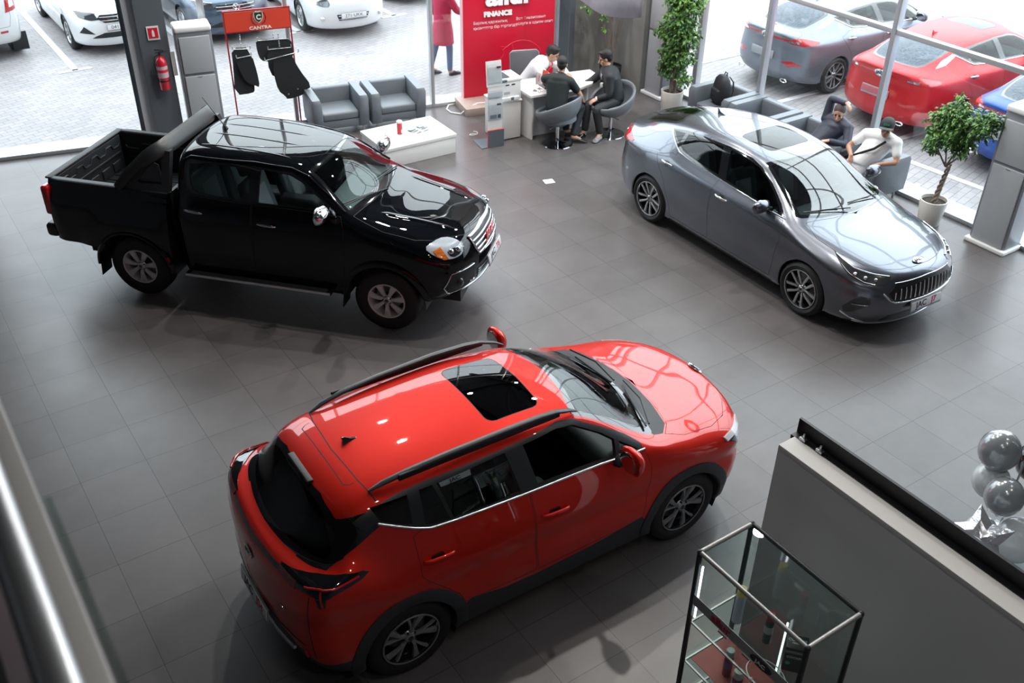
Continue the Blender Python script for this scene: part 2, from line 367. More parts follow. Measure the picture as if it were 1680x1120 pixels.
class CarBody:
    def __init__(s, stations, step=0.05, smooth=3):
        S = np.array(stations, float)                 # (stations, rows, 3), y >= 0
        G = interp_axis(S, step, True)
        G = interp_axis(G.transpose(1, 0, 2), step*0.8, True).transpose(1, 0, 2)
        for _ in range(smooth):
            P = np.concatenate([G[1:2]*[1, -1, 1], G, G[-2:-1]*[1, -1, 1]], 0); P = np.concatenate([P[:, 1:2]*[1, -1, 1], P, P[:, -2:-1]*[1, -1, 1]], 1)
            G = 0.5*G+0.125*(P[2:, 1:-1]+P[:-2, 1:-1]+P[1:-1, 2:]+P[1:-1, :-2])
        for _ in range(6):
            P = np.concatenate([G[1:2]*[1, -1, 1], G, G[-2:-1]*[1, -1, 1]], 0); G = 0.5*G+0.25*(P[2:]+P[:-2])
        G[0, :, 1] = 0; G[-1, :, 1] = 0; G[:, 0, 1] = 0; G[:, -1, 1] = 0
        G[..., 1] = np.maximum(G[..., 1], 0)
        s.G = G; s.tags = {}; s.names = ['body']
        P = np.concatenate([G[1:2]*[1, -1, 1], G, G[-2:-1]*[1, -1, 1]], 0); P = np.concatenate([P[:, 1:2]*[1, -1, 1], P, P[:, -2:-1]*[1, -1, 1]], 1)
        du = P[2:, 1:-1]-P[:-2, 1:-1]; dv = P[1:-1, 2:]-P[1:-1, :-2]
        Nn = np.cross(du, dv); Nn /= np.maximum(np.linalg.norm(Nn, axis=2, keepdims=True), 1e-9)
        mid = Nn[Nn.shape[0]//2, Nn.shape[1]-3]
        if mid[2] < 0: Nn = -Nn
        s.flip = mid[2] < 0
        bm = bmesh.new(); s.lay = bm.verts.layers.float_vector.new('nrm'); s.tl = bm.faces.layers.int.new('tag')
        n, m, _ = G.shape
        V = [[bm.verts.new(G[i, j]) for j in range(m)] for i in range(n)]
        for i in range(n):
            for j in range(m): V[i][j][s.lay] = Vector(Nn[i, j])
        for i in range(n-1):
            for j in range(m-1):
                q = [V[i][j], V[i][j+1], V[i+1][j+1], V[i+1][j]]
                if not s.flip: q = q[::-1]
                bm.faces.new(q)
        bm.normal_update()
        c = sum(1 for f in bm.faces if f.normal.dot(Vector(f.verts[0][s.lay])) > 0)
        if c < len(bm.faces)/2: bmesh.ops.reverse_faces(bm, faces=list(bm.faces))
        bm.normal_update(); s.bm = bm
        tmp = bm.copy(); bmesh.ops.triangulate(tmp, faces=tmp.faces); s.bvh = BVHTree.FromBMesh(tmp); tmp.free()
    COND = {'side': lambda n: n.y > 0.2, 'top': lambda n: n.z > 0.12, 'front': lambda n: n.x > 0.12, 'rear': lambda n: n.x < -0.12, 'fd': lambda n: n.x+n.y > 0.1, 'rd': lambda n: n.y-n.x > 0.1}
    PR = {'side': lambda c: (c.x, c.z), 'top': lambda c: (c.x, c.y), 'front': lambda c: (c.y, c.z), 'rear': lambda c: (c.y, c.z), 'rd': lambda c: ((c.x+c.y)*RT, c.z), 'fd': lambda c: ((c.x-c.y)*RT, c.z)}
    AX = {'side': Vector((0, 1, 0)), 'top': Vector((0, 0, 1)), 'front': Vector((1, 0, 0)), 'rear': Vector((1, 0, 0))}
    def _cand(s, proj, x0, y0, x1, y1, extra=None):
        pr, cd_ = s.PR[proj], s.COND[proj]; out = []
        for f in s.bm.faces:
            if not cd_(f.normal): continue
            ps = [pr(v.co) for v in f.verts]
            if max(p[0] for p in ps) < x0 or min(p[0] for p in ps) > x1 or max(p[1] for p in ps) < y0 or min(p[1] for p in ps) > y1: continue
            if extra and not extra(f.calc_center_median()): continue
            out.append(f)
        return out
    def region(s, name, poly, proj, extra=None, cut=True, gap=0, over=None):
        poly = [tuple(p) for p in poly]; n = len(poly)
        if cut:
            for i in range(n):
                a, b = poly[i], poly[(i+1) % n]; L_ = math.hypot(b[0]-a[0], b[1]-a[1])
                if L_ < 1e-6: continue
                k = max(1, int(L_/0.25))
                d2 = (-(b[1]-a[1])/L_, (b[0]-a[0])/L_)
                no = {'rd': Vector((d2[0]*RT, d2[0]*RT, d2[1])), 'fd': Vector((d2[0]*RT, -d2[0]*RT, d2[1])), 'side': Vector((d2[0], 0, d2[1])), 'top': Vector((d2[0], d2[1], 0)), 'front': Vector((0, d2[0], d2[1])), 'rear': Vector((0, d2[0], d2[1]))}[proj]
                co = {'rd': Vector((a[0]*RT, a[0]*RT, a[1])), 'fd': Vector((a[0]*RT, -a[0]*RT, a[1])), 'side': Vector((a[0], 0, a[1])), 'top': Vector((a[0], a[1], 0)), 'front': Vector((0, a[0], a[1])), 'rear': Vector((0, a[0], a[1]))}[proj]
                for q in range(k):
                    p0 = (a[0]+(b[0]-a[0])*q/k, a[1]+(b[1]-a[1])*q/k); p1 = (a[0]+(b[0]-a[0])*(q+1)/k, a[1]+(b[1]-a[1])*(q+1)/k)
                    fs = s._cand(proj, min(p0[0], p1[0])-.004, min(p0[1], p1[1])-.004, max(p0[0], p1[0])+.004, max(p0[1], p1[1])+.004, extra)
                    if not fs: continue
                    es = {e for f in fs for e in f.edges}; vs = {v for f in fs for v in f.verts}
                    bmesh.ops.bisect_plane(s.bm, geom=list(fs)+list(es)+list(vs), dist=2e-4, plane_co=co, plane_no=no)
            s.bm.normal_update()
        if name not in s.names: s.names.append(name)
        t = s.names.index(name); pr = s.PR[proj]
        xs = [p[0] for p in poly]; ys = [p[1] for p in poly]; sel = []
        for f in s._cand(proj, min(xs), min(ys), max(xs), max(ys), extra):
            if over is not None and s.names[f[s.tl]] not in over and not (s.names[f[s.tl]][:4] == 'gap_' and 'gap' in over): continue
            c = pr(f.calc_center_median())
            if inside(c, poly): f[s.tl] = t; sel.append(f)
        if gap and sel:
            r = bmesh.ops.inset_region(s.bm, faces=sel, thickness=gap, depth=0, use_boundary=False, use_even_offset=True)
            gn = 'gap_'+name
            if gn not in s.names: s.names.append(gn)
            for f in r['faces']: f[s.tl] = s.names.index(gn)
        return sel
    def delete(s, name):
        t = s.names.index(name); bmesh.ops.delete(s.bm, geom=[f for f in s.bm.faces if f[s.tl] == t], context='FACES')
    def delete_if(s, fn):
        bmesh.ops.delete(s.bm, geom=[f for f in s.bm.faces if fn(f)], context='FACES')
    def displace(s, fn):
        for v in s.bm.verts:
            d = fn(v.co, v[s.lay])
            if d: v.co = v.co+d
    def hit(s, proj, a, b, sy=1):
        if proj == 'side': r = s.bvh.ray_cast(Vector((a, 3, b)), Vector((0, -1, 0)))
        elif proj == 'top': r = s.bvh.ray_cast(Vector((a, abs(b), 5)), Vector((0, 0, -1)))
        elif proj == 'front': r = s.bvh.ray_cast(Vector((5, abs(a), b)), Vector((-1, 0, 0)))
        elif proj == 'fd': r = s.bvh.ray_cast(Vector(((3+a)*RT, (3-a)*RT, b)), Vector((-RT, -RT, 0)))
        elif proj == 'rd': r = s.bvh.ray_cast(Vector(((a-3)*RT, (a+3)*RT, b)), Vector((RT, -RT, 0)))
        else: r = s.bvh.ray_cast(Vector((-5, abs(a), b)), Vector((1, 0, 0)))
        if r[0] is None: return None, None
        p, n = r[0].copy(), r[1].copy()
        if n.dot({'side': Vector((0, 1, 0)), 'top': Vector((0, 0, 1)), 'front': Vector((1, 0, 0)), 'rear': Vector((-1, 0, 0)), 'fd': Vector((1, 1, 0)), 'rd': Vector((-1, 1, 0))}[proj]) < 0: n = -n
        neg = (proj in ('side', 'fd', 'rd') and sy < 0) or (proj == 'top' and b < 0) or (proj in ('front', 'rear') and a < 0)
        if neg: p.y = -p.y; n.y = -n.y
        return p, n
    def finish(s, root, mats, parent_of=None, labels=None, single=('body', 'gap', 'hood', 'windshield', 'rear_window', 'sunroof', 'trunk_lid', 'tailgate', 'cladding', 'grille', 'spoiler', 'lower_grille', 'roof', 'spoiler')):
        bm = s.bm; lay = s.lay
        sep = [f for f in bm.faces]
        keyf = {}
        for f in bm.faces: keyf.setdefault(s.names[f[s.tl]], []).append(f)
        objs = {}
        for nm, fs in keyf.items():
            for side in (1, -1):
                one = nm in single or nm[4:] in single
                key = nm if one else (nm, side)
                vs, ix, fc, nr = objs.setdefault(key, ([], {}, [], []))
                for f in fs:
                    ids = []
                    for v in f.verts:
                        y = 0 if abs(v.co.y) < 2e-4 else v.co.y
                        k = (v.index, side if y else 0) if one else v.index
                        k = (round(v.co.x, 5), round(y*side, 5), round(v.co.z, 5))
                        if k not in ix:
                            ix[k] = len(vs); vs.append((v.co.x, y*side, v.co.z)); n = v[lay]; q = Vector((n[0], n[1]*side if y else 0, n[2])); nr.append(tuple(q.normalized()) if q.length > 0 else (0, 0, 1))
                        ids.append(ix[k])
                    dd = []
                    for i in ids:
                        if not dd or dd[-1] != i: dd.append(i)
                    if len(dd) > 1 and dd[0] == dd[-1]: dd.pop()
                    if len(set(dd)) < 3 or len(set(dd)) != len(dd): continue
                    fc.append(dd if side > 0 else dd[::-1])
        out = {}
        for key, (vs, ix, fc, nr) in objs.items():
            nm = key if isinstance(key, str) else key[0]; base, m_ = mats[nm] if nm in mats else (nm[4:]+'_gap', gapm)
            me = bpy.data.meshes.new(base); me.from_pydata(vs, [], fc); me.shade_smooth()
            me.normals_split_custom_set_from_vertices(nr); me.materials.append(m_)
            o = bpy.data.objects.new(base, me); COL.objects.link(o); o.parent = root; out[key] = o
        for key, o in out.items():
            if not isinstance(key, str) and parent_of and key[0] in parent_of and (parent_of[key[0]], key[1]) in out: o.parent = out[(parent_of[key[0]], key[1])]
            if isinstance(key, str) and parent_of and key in parent_of and parent_of[key] in out: o.parent = out[parent_of[key]]
        bm.free(); return out
def inside(p, poly):
    x, y = p; c = False; n = len(poly); j = n-1
    for i in range(n):
        xi, yi = poly[i]; xj, yj = poly[j]
        if (yi > y) != (yj > y) and x < (xj-xi)*(y-yi)/(yj-yi+1e-15)+xi: c = not c
        j = i
    return c
def circle(cx, cy, r, n=40): return [(cx+r*math.cos(2*PI*k/n), cy+r*math.sin(2*PI*k/n)) for k in range(n)]
def smooth_poly(pts, it=2):
    for _ in range(it):
        q = []
        for i in range(len(pts)):
            a, b = pts[i], pts[(i+1) % len(pts)]
            q += [(a[0]*.75+b[0]*.25, a[1]*.75+b[1]*.25), (a[0]*.25+b[0]*.75, a[1]*.25+b[1]*.75)]
        pts = q
    return pts
def rrect(x0, y0, x1, y1, r, n=5):
    o = []
    for cx, cy, a0 in ((x1-r, y1-r, 0), (x0+r, y1-r, 90), (x0+r, y0+r, 180), (x1-r, y0+r, 270)):
        for k in range(n+1): a = math.radians(a0+90*k/n); o.append((cx+r*math.cos(a), cy+r*math.sin(a)))
    return o
def drape(cb, name, poly, proj, m, parent, off=0.006, thick=0.01, cell=0.03, sy=1, smooth=50):
    bm = bmesh.new(); n = len(poly); f = bm.faces.new([bm.verts.new((p[0], p[1], 0)) for p in poly])
    bmesh.ops.triangulate(bm, faces=[f])
    xs = [p[0] for p in poly]; ys = [p[1] for p in poly]
    for lo, hi, no in ((min(xs), max(xs), Vector((1, 0, 0))), (min(ys), max(ys), Vector((0, 1, 0)))):
        k = int((hi-lo)/cell)
        for i in range(1, k+1):
            c = lo+(hi-lo)*i/(k+1); bmesh.ops.bisect_plane(bm, geom=list(bm.verts)+list(bm.edges)+list(bm.faces), dist=1e-5, plane_co=no*c, plane_no=no)
    bmesh.ops.remove_doubles(bm, verts=bm.verts, dist=1e-5)
    last = Vector((0, 0, 0)); nr = []; good = []
    for v in bm.verts:
        p, nn = cb.hit(proj, v.co.x, v.co.y, sy); good.append((p, nn))
    ok = [g_ for g_ in good if g_[0] is not None]
    if not ok: bm.free(); return None
    vl = list(bm.verts)
    for v, (p, nn) in zip(vl, good):
        if p is None:
            k = min((g_ for g_ in ok), key=lambda g_: (Vector(({'side': (g_[0].x, g_[0].z), 'top': (g_[0].x, g_[0].y), 'front': (g_[0].y, g_[0].z), 'rear': (g_[0].y, g_[0].z), 'fd': (g_[0].x*RT-abs(g_[0].y)*RT, g_[0].z), 'rd': (g_[0].x*RT+abs(g_[0].y)*RT, g_[0].z)}[proj]))-Vector((v.co.x, v.co.y))).length)
            p, nn = k[0], k[1]
            if proj in ('fd', 'rd'): v.co = p+nn*off; nr.append(nn); continue
            co = {'side': Vector((v.co.x, p.y, v.co.y)), 'top': Vector((v.co.x, v.co.y, p.z)), 'front': Vector((p.x, v.co.x, v.co.y)), 'rear': Vector((p.x, v.co.x, v.co.y))}[proj]
            p = co
        v.co = p+nn*off; nr.append(nn)
    fs = list(bm.faces); bm.verts.index_update(); nv = len(vl)
    vs = [v.co.copy() for v in vl]; low = [v.co-nn*(thick+off*0) for v, nn in zip(vl, nr)]
    faces = [[v.index for v in f.verts] for f in fs]; bf = [[i+nv for i in f][::-1] for f in faces]; side = []
    for e in bm.edges:
        if len(e.link_faces) == 1: a, b = e.verts[0].index, e.verts[1].index; side.append([a, b, b+nv, a+nv])
    bm.free(); mb = MB(); mb.add(vs+low, faces+bf+side)
    return mb.build(name, m, parent, smooth=smooth)
def drape_tube(cb, name, pts, proj, m, parent, r=0.006, off=0.0, n=8, sy=1, closed=False, sub=6):
    q = []; P2 = list(pts)+([pts[0]] if closed else [])
    for i in range(len(P2)-1):
        for k in range(sub): t = k/sub; q.append((P2[i][0]*(1-t)+P2[i+1][0]*t, P2[i][1]*(1-t)+P2[i+1][1]*t))
    if not closed: q.append(P2[-1])
    o = []
    for a, b in q:
        p, nn = cb.hit(proj, a, b, sy)
        if p is not None: o.append(p+nn*off)
    if len(o) < 2: return None
    mb = MB(); mb.tube(o, r, n, closed=closed); return mb.build(name, m, parent, smooth=60)
def arch_ring(cb, name, cx, cz, R0, R1, m, parent, sy, off=0.012, zmin=0.22, depth=0.10, n=40):
    a0 = math.asin(max(-1, min(1, (zmin-cz)/R0))); angs = [a0+(PI-2*a0)*k/n for k in range(n+1)]; rings = []
    for a in angs:
        ring = []
        pin, _ = cb.hit('side', cx+R0*math.cos(a), cz+R0*math.sin(a), 1)
        pout, _ = cb.hit('side', cx+R1*math.cos(a), cz+R1*math.sin(a), 1)
        if pin is None and pout is None: continue
        yi = pin.y if pin else pout.y; yo = pout.y if pout else yi
        for r_, y_ in ((R1, yo-0.01), (R1, yo+off*0.6), (R1*0.7+R0*0.3, (yi+yo)/2+off), (R0, yi+off), (R0-0.012, yi+off-0.01), (R0-0.012, yi-depth)):
            ring.append((cx+r_*math.cos(a), y_*sy, cz+r_*math.sin(a)))
        rings.append(ring)
    if len(rings) < 2: return
    mb = MB(); k = len(rings[0]); o = 0
    for r_ in rings: mb.v += r_
    for i in range(len(rings)-1):
        for j in range(k-1): mb.f.append((i*k+j, i*k+j+1, (i+1)*k+j+1, (i+1)*k+j))
    return mb.build(name, m, parent, smooth=40)
def wheel(parent, cx, y, r, w, rim_r, style, sy, rim_m=None, dark=None):
    """wheel with tyre, rim, brake disc; outer face towards sy"""
    root = bpy.data.objects.new('wheel', None); COL.objects.link(root); root.parent = parent; root.location = (cx, y*sy, r); root.empty_display_size = .1
    root.rotation_euler = (0, 0, 0 if sy < 0 else PI)   # local -y is outside
    t = MB(); hw = w/2; rr = rim_r
    prof = [(rr-.005, -hw+.012), (rr+.012, -hw+.002), (rr+.03, -hw-.006), ((rr+r)/2, -hw-.012), (r-.035, -hw-.004), (r-.012, -hw+.012), (r-.003, -hw+.03), (r, -hw+.06), (r, hw-.06), (r-.012, hw-.012), ((rr+r)/2, hw+.01), (rr, hw-.01)]
    t.lathe(prof, axis='Y', n=56)
    for q in (-.045, -.015, .015, .045):                    # tread grooves as shallow ribs
        t.lathe([(r-.004, q-.012), (r+.0025, q-.010), (r+.0025, q+.010), (r-.004, q+.012)], axis='Y', n=56)
    t.build('tyre', rubber, root, smooth=40)
    dk = dark or blackgloss
    b = MB(); b.lathe([(rr+.004, -hw+.004), (rr+.002, -hw-.002), (rr-.012, -hw-.001), (rr-.020, -hw+.02), (rr-.03, -hw+.10), (rr-.035, hw-.02)], axis='Y', n=56)
    b.build('rim_barrel', (blackgloss if style in ('ten', 'blade') else rim_m or chrome_soft), root, smooth=50)
    if style in ('ten', 'blade'): b = MB(); b.lathe([(rr+.004, -hw+.002), (rr+.001, -hw-.005), (rr-.008, -hw-.005), (rr-.011, -hw+.004)], axis='Y', n=56); b.build('rim_lip', rim_m or mat('machined alloy', (.5, .51, .53), .25, .9), root, smooth=50)
    b = MB(); b.lathe([(0.0001, hw-.05), (rr-.03, hw-.05)], axis='Y', n=40); b.build('inner_shade', blackplastic, root)
    d = MB(); d.lathe([(0.06, 0.0), (rr*.72, 0.0), (rr*.72, .02), (.06, .02)], axis='Y', n=36); d.box((rr*.5, .01, rr*.28), (.10, .06, .16), rot=Matrix.Rotation(0.5, 3, 'Y')); d.build('brake_disc', mat('brake metal', (.22, .22, .23), .35, .9), root)
    yf = -hw+.012
    def spoke(mb, a, prof_):      # prof_: list of (radius, halfwidth, y offset, lateral shift)
        rings = []
        for (rad, hwid, yo, sh) in prof_:
            ring = []
            for (u, v) in ((-hwid, .012), (-hwid*.8, -.006), (0, -.010), (hwid*.8, -.006), (hwid, .012)):
                x = rad; lx = sh+u; ring.append((x*math.cos(a)-lx*math.sin(a), yf+yo+v, x*math.sin(a)+lx*math.cos(a)))
            rings.append(ring)
        mb.ring_loft(rings)
    s1 = MB()
    if style == 'ten':        # five pairs of slim curved blades
        for k in range(5):
            a = 2*PI*k/5+.3
            for sg in (-1, 1):
                spoke(s1, a, [(.035, .012, .022, sg*.012), (rr*.35, .016, .010, sg*.022), (rr*.6, .020, .004, sg*.052), (rr*.82, .020, .002, sg*.078), (rr-.008, .012, .004, sg*.070)])
    elif style == 'blade':    # five bold twisted twin blades
        for k in range(5):
            a = 2*PI*k/5+.15
            spoke(s1, a, [(.035, .018, .020, 0), (rr*.4, .014, .008, -.012), (rr*.7, .026, .002, -.045), (rr-.008, .036, .004, -.075)])
            spoke(s1, a, [(.035, .010, .020, 0), (rr*.45, .008, .010, .010), (rr*.75, .013, .004, .030), (rr-.008, .018, .006, .048)])
    elif style == 'seven':    # seven wide cast spokes
        for k in range(7):
            spoke(s1, 2*PI*k/7+.2, [(.05, .018, .016, 0), (rr*.45, .024, .002, 0), (rr*.75, .036, .002, 0), (rr-.006, .047, .006, 0)])
    else:
        for k in range(9): spoke(s1, 2*PI*k/9, [(.04, .014, .01, 0), (rr*.6, .016, .004, 0), (rr-.006, .024, .006, 0)])
    s1.lathe([(.0001, yf-.004), (.030, yf-.003), (.045, yf+.008), (.06, yf+.03), (.0001, yf+.03)], axis='Y', n=24)
    s1.build('spokes', rim_m or mat('machined alloy', (.5, .51, .53), .25, .9), root, smooth=40)
    h = MB()
    for k in range(5): a = 2*PI*k/5+.6; h.cyl((.05*math.cos(a), yf+.002, .05*math.sin(a)), (.05*math.cos(a), yf+.02, .05*math.sin(a)), .008, n=6)
    h.lathe([(.0001, yf-.008), (.020, yf-.007), (.024, yf)], axis='Y', n=20); h.build('hub_cap', blackgloss, root)
    return root
def seat(parent, x, y, z, m, m2, w=.5, back=.62, rz=0, lean=.28):
    r = bpy.data.objects.new('seat', None); COL.objects.link(r); r.parent = parent; r.location = (x, y, z); r.rotation_euler = (0, 0, rz); r.empty_display_size = .1
    a = MB(); a.box((.05, 0, .08), (.52, w, .16), bev=.05); a.build('cushion', m, r)
    b = MB(); R = Matrix.Rotation(-lean, 3, 'Y'); c = R@Vector((0, 0, back/2))+Vector((-.20, 0, .12))
    b.box(c, (.14, w, back), rot=R, bev=.055); b.build('backrest', m, r)
    b2 = MB(); b2.box(c+R@Vector((.062, 0, -.03)), (.03, w*.52, back*.72), rot=R, bev=.012); b2.build('backrest_panel', m2, r)
    h = MB(); c2 = R@Vector((0, 0, back+.12))+Vector((-.20, 0, .12)); h.box(c2, (.10, w*.52, .17), rot=R, bev=.04); h.build('headrest', m, r)
    return r
def steering(parent, x, y, z):
    s_ = MB(); R = Matrix.Rotation(math.radians(-62), 4, 'Y')
    s_.tube([(math.cos(2*PI*k/28)*.185, math.sin(2*PI*k/28)*.185, 0) for k in range(28)], .014, 8, closed=True)
    s_.ball((0, 0, -.01), (.065, .075, .03)); s_.box((0, 0, -.005), (.03, .36, .018), bev=.006); s_.box((-.09, 0, -.005), (.18, .03, .016), bev=.006)
    s_.xf(Matrix.Translation((x, y, z))@R); s_.build('steering_wheel', mat('steering leather', (.05, .055, .06), .5), parent)
def oval_badge(parent, M, a, b, txt, m=None, tm=None, size=None, name='badge'):
    mb = MB(); n = 36; rings = []
    for (k, h) in ((1, 0), (1, .006), (.93, .009), (.86, .006)): rings.append([(a*k*math.cos(2*PI*i/n), b*k*math.sin(2*PI*i/n), h) for i in range(n)])
    mb.ring_loft(rings); mb.xf(M); o = mb.build(name, m or chrome, parent)
    t = text_mesh(txt, size or b*1.15, 'badge_lettering', tm or mat('dark lettering', (.03, .03, .035), .3), None, M@Matrix.Translation((0, 0, .009)), ext=.0012, bold=b*.02, sx=1.25); t.parent = o
    return o
def plate(cb, parent, proj, y, z, w, h, txt1, txt2='', off=.03, tilt=None, pm=None, c2=(.65, .02, .08), x=None, size=None):
    p, n = cb.hit(proj, y, z)
    if x is not None: p = Vector((x, y, z))
    sg = 1 if proj == 'front' else -1
    n = Vector((sg, 0, .10 if tilt is None else tilt)).normalized()
    ux = Vector((0, sg, 0)); uy = n.cross(ux); M = frame(p+Vector((sg, 0, 0))*off, ux, uy)
    r = MB(); r.box((0, 0, -.006), (w+.02, h+.02, .012), bev=.004); r.xf(M); fr_ = r.build('licence_plate', mat('plate frame', (.3, .31, .33), .4), parent)
    r = MB(); r.box((0, .006, .001), (w, h*.82, .008), bev=.003); r.xf(M); r.build('plate_face', pm or mat('plate white', (.72, .73, .76), .4), fr_)
    S = size or h*.82
    if txt2:
        t = text_mesh(txt1, S, 'plate_lettering', mat('plate ink', (.02, .02, .03), .5), fr_, M@Matrix.Translation((-w*.17, .006, .006)), ext=.0008, bold=.002, sx=1.1)
        t = text_mesh(txt2, S, 'plate_lettering', mat('plate red ink', c2, .4), fr_, M@Matrix.Translation((w*.25, .006, .006)), ext=.0008, bold=.002, sx=1.1)
    elif txt1: text_mesh(txt1, S, 'plate_lettering', mat('plate ink', (.02, .02, .03), .5), fr_, M@Matrix.Translation((0, .006, .006)), ext=.0008, sx=1.1)
    return fr_
def handle(cb, parent, x, z, sy, m, L_=.2, m2=None, dip=True):
    p, n = cb.hit('side', x, z, sy)
    o = MB(); pts = [];
    for t in (-1, -.85, -.5, 0, .5, .85, 1): pp, nn = cb.hit('side', x+t*L_/2, z-t*.006, sy); pts.append(pp+nn*(.004 if abs(t) > .9 else .03 if abs(t) < .8 else .02))
    o.tube(pts, [(.010, .008), (.013, .011), (.014, .012), (.014, .012), (.014, .012), (.013, .011), (.010, .008)], 10)
    h = o.build('door_handle', m, parent, smooth=60)
    if dip: d = drape(cb, 'handle_recess', smooth_poly(rrect(x-L_*.24, z-.030, x+L_*.20, z+.030, .025), 1), 'side', m2 or blackgloss, h, off=.002, thick=.004, sy=sy)
    return h
def mirror_(cb, parent, x, y, z, sy, m, sc=1.0, m_low=None, zs=1.0):
    r = bpy.data.objects.new('door_mirror', None); COL.objects.link(r); r.parent = parent; r.location = (x, y*sy, z); r.empty_display_size = .1; r.scale = (1, .9 if zs > 1 else 1, zs)
    a = MB(); n = 16; rings = []
    for (yy, sx_, sz_) in ((-.115, .02, .03), (-.105, .05, .062), (-.05, .07, .078), (.03, .072, .08), (.09, .058, .068), (.118, .03, .04)):
        rings.append([(sx_*math.cos(2*PI*k/n)*(1.1 if math.cos(2*PI*k/n) > 0 else .35)*sc, yy*sc*sy, (sz_*math.sin(2*PI*k/n))*sc) for k in range(n)])
    a.ring_loft(rings); a.build('mirror_cap', m, r, smooth=60)
    g_ = MB(); g_.ball((-.028*sc, 0, 0), (.008*sc, .098*sc, .066*sc)); g_.build('mirror_glass', mat('mirror glass', (.7, .72, .75), .03, 1.0), r)
    s_ = MB(); s_.tube([(-.01, -.08*sy*sc, -.05*sc), (.0, -.17*sy*sc, -.075*sc)], [(.035, .018), (.05, .02)], 10); s_.build('mirror_arm', m_low or blackplastic, r)
    return r
def ST(xl, low, up):
    """low: rows 0..5 (y,z) at x=xl (or (x,y,z)); up: rows 6..9 as (x,y,z)"""
    r = []
    for q in low: r.append((xl, q[0], q[1]) if len(q) == 2 else q)
    return r+[tuple(q) for q in up]
car_glass = glass('car window glass', (0.42, 0.50, 0.50), 1.55)
ws_glass = glass('windscreen glass', (0.62, 0.72, 0.71), 1.55)
dark_glass = glass('privacy glass', (0.05, 0.06, 0.065), 1.6)
wet_glass = mat('wet dark rear glass', (.055, .075, .10), .35, spec=.35, bump=(34, .8), noise=(26, .95))
gapm = mat('panel gap', (.006, .006, .007), .7)
lens = glass('clear lamp lens', (.9, .92, .94), 1.5)
lamp_dark = mat('lamp housing dark', (.03, .032, .036), .15, coat=1)
red_lens = mat('red lamp lens', (.42, .006, .01), .12, coat=1)
silver_l = mat('lamp reflector', (.75, .77, .8), .12, 1.0)
amber = mat('amber lens', (.8, .20, .02), .15, coat=1)
int_dark = mat('dark interior', (.022, .024, .028), .7)
int_grey = mat('grey seat leather', (.12, .14, .15), .5)
int_lt = mat('light seat panel', (.26, .29, .31), .55)
def lining(cb, root, x0, x1, glass_tags, m, off=.035):
    bm = cb.bm; gi = {cb.names.index(g_) for g_ in glass_tags if g_ in cb.names}
    vs, fs, ix = [], [], {}
    for f in bm.faces:
        c = f.calc_center_median()
        if f[cb.tl] in gi or not (x0 < c.x < x1) or c.z < .3: continue
        for side in (1, -1):
            ids = []
            for v in f.verts:
                k = (v.index, side)
                if k not in ix:
                    n = Vector(v[cb.lay]); p = v.co-n*off; ix[k] = len(vs); vs.append((p.x, p.y*side, p.z))
                ids.append(ix[k])
            if len(set(ids)) == len(ids): fs.append(ids)
    me = bpy.data.meshes.new('interior_lining'); me.from_pydata(vs, [], fs); me.materials.append(m); me.shade_smooth()
    o = bpy.data.objects.new('interior_lining', me); COL.objects.link(o); o.parent = root
    return o
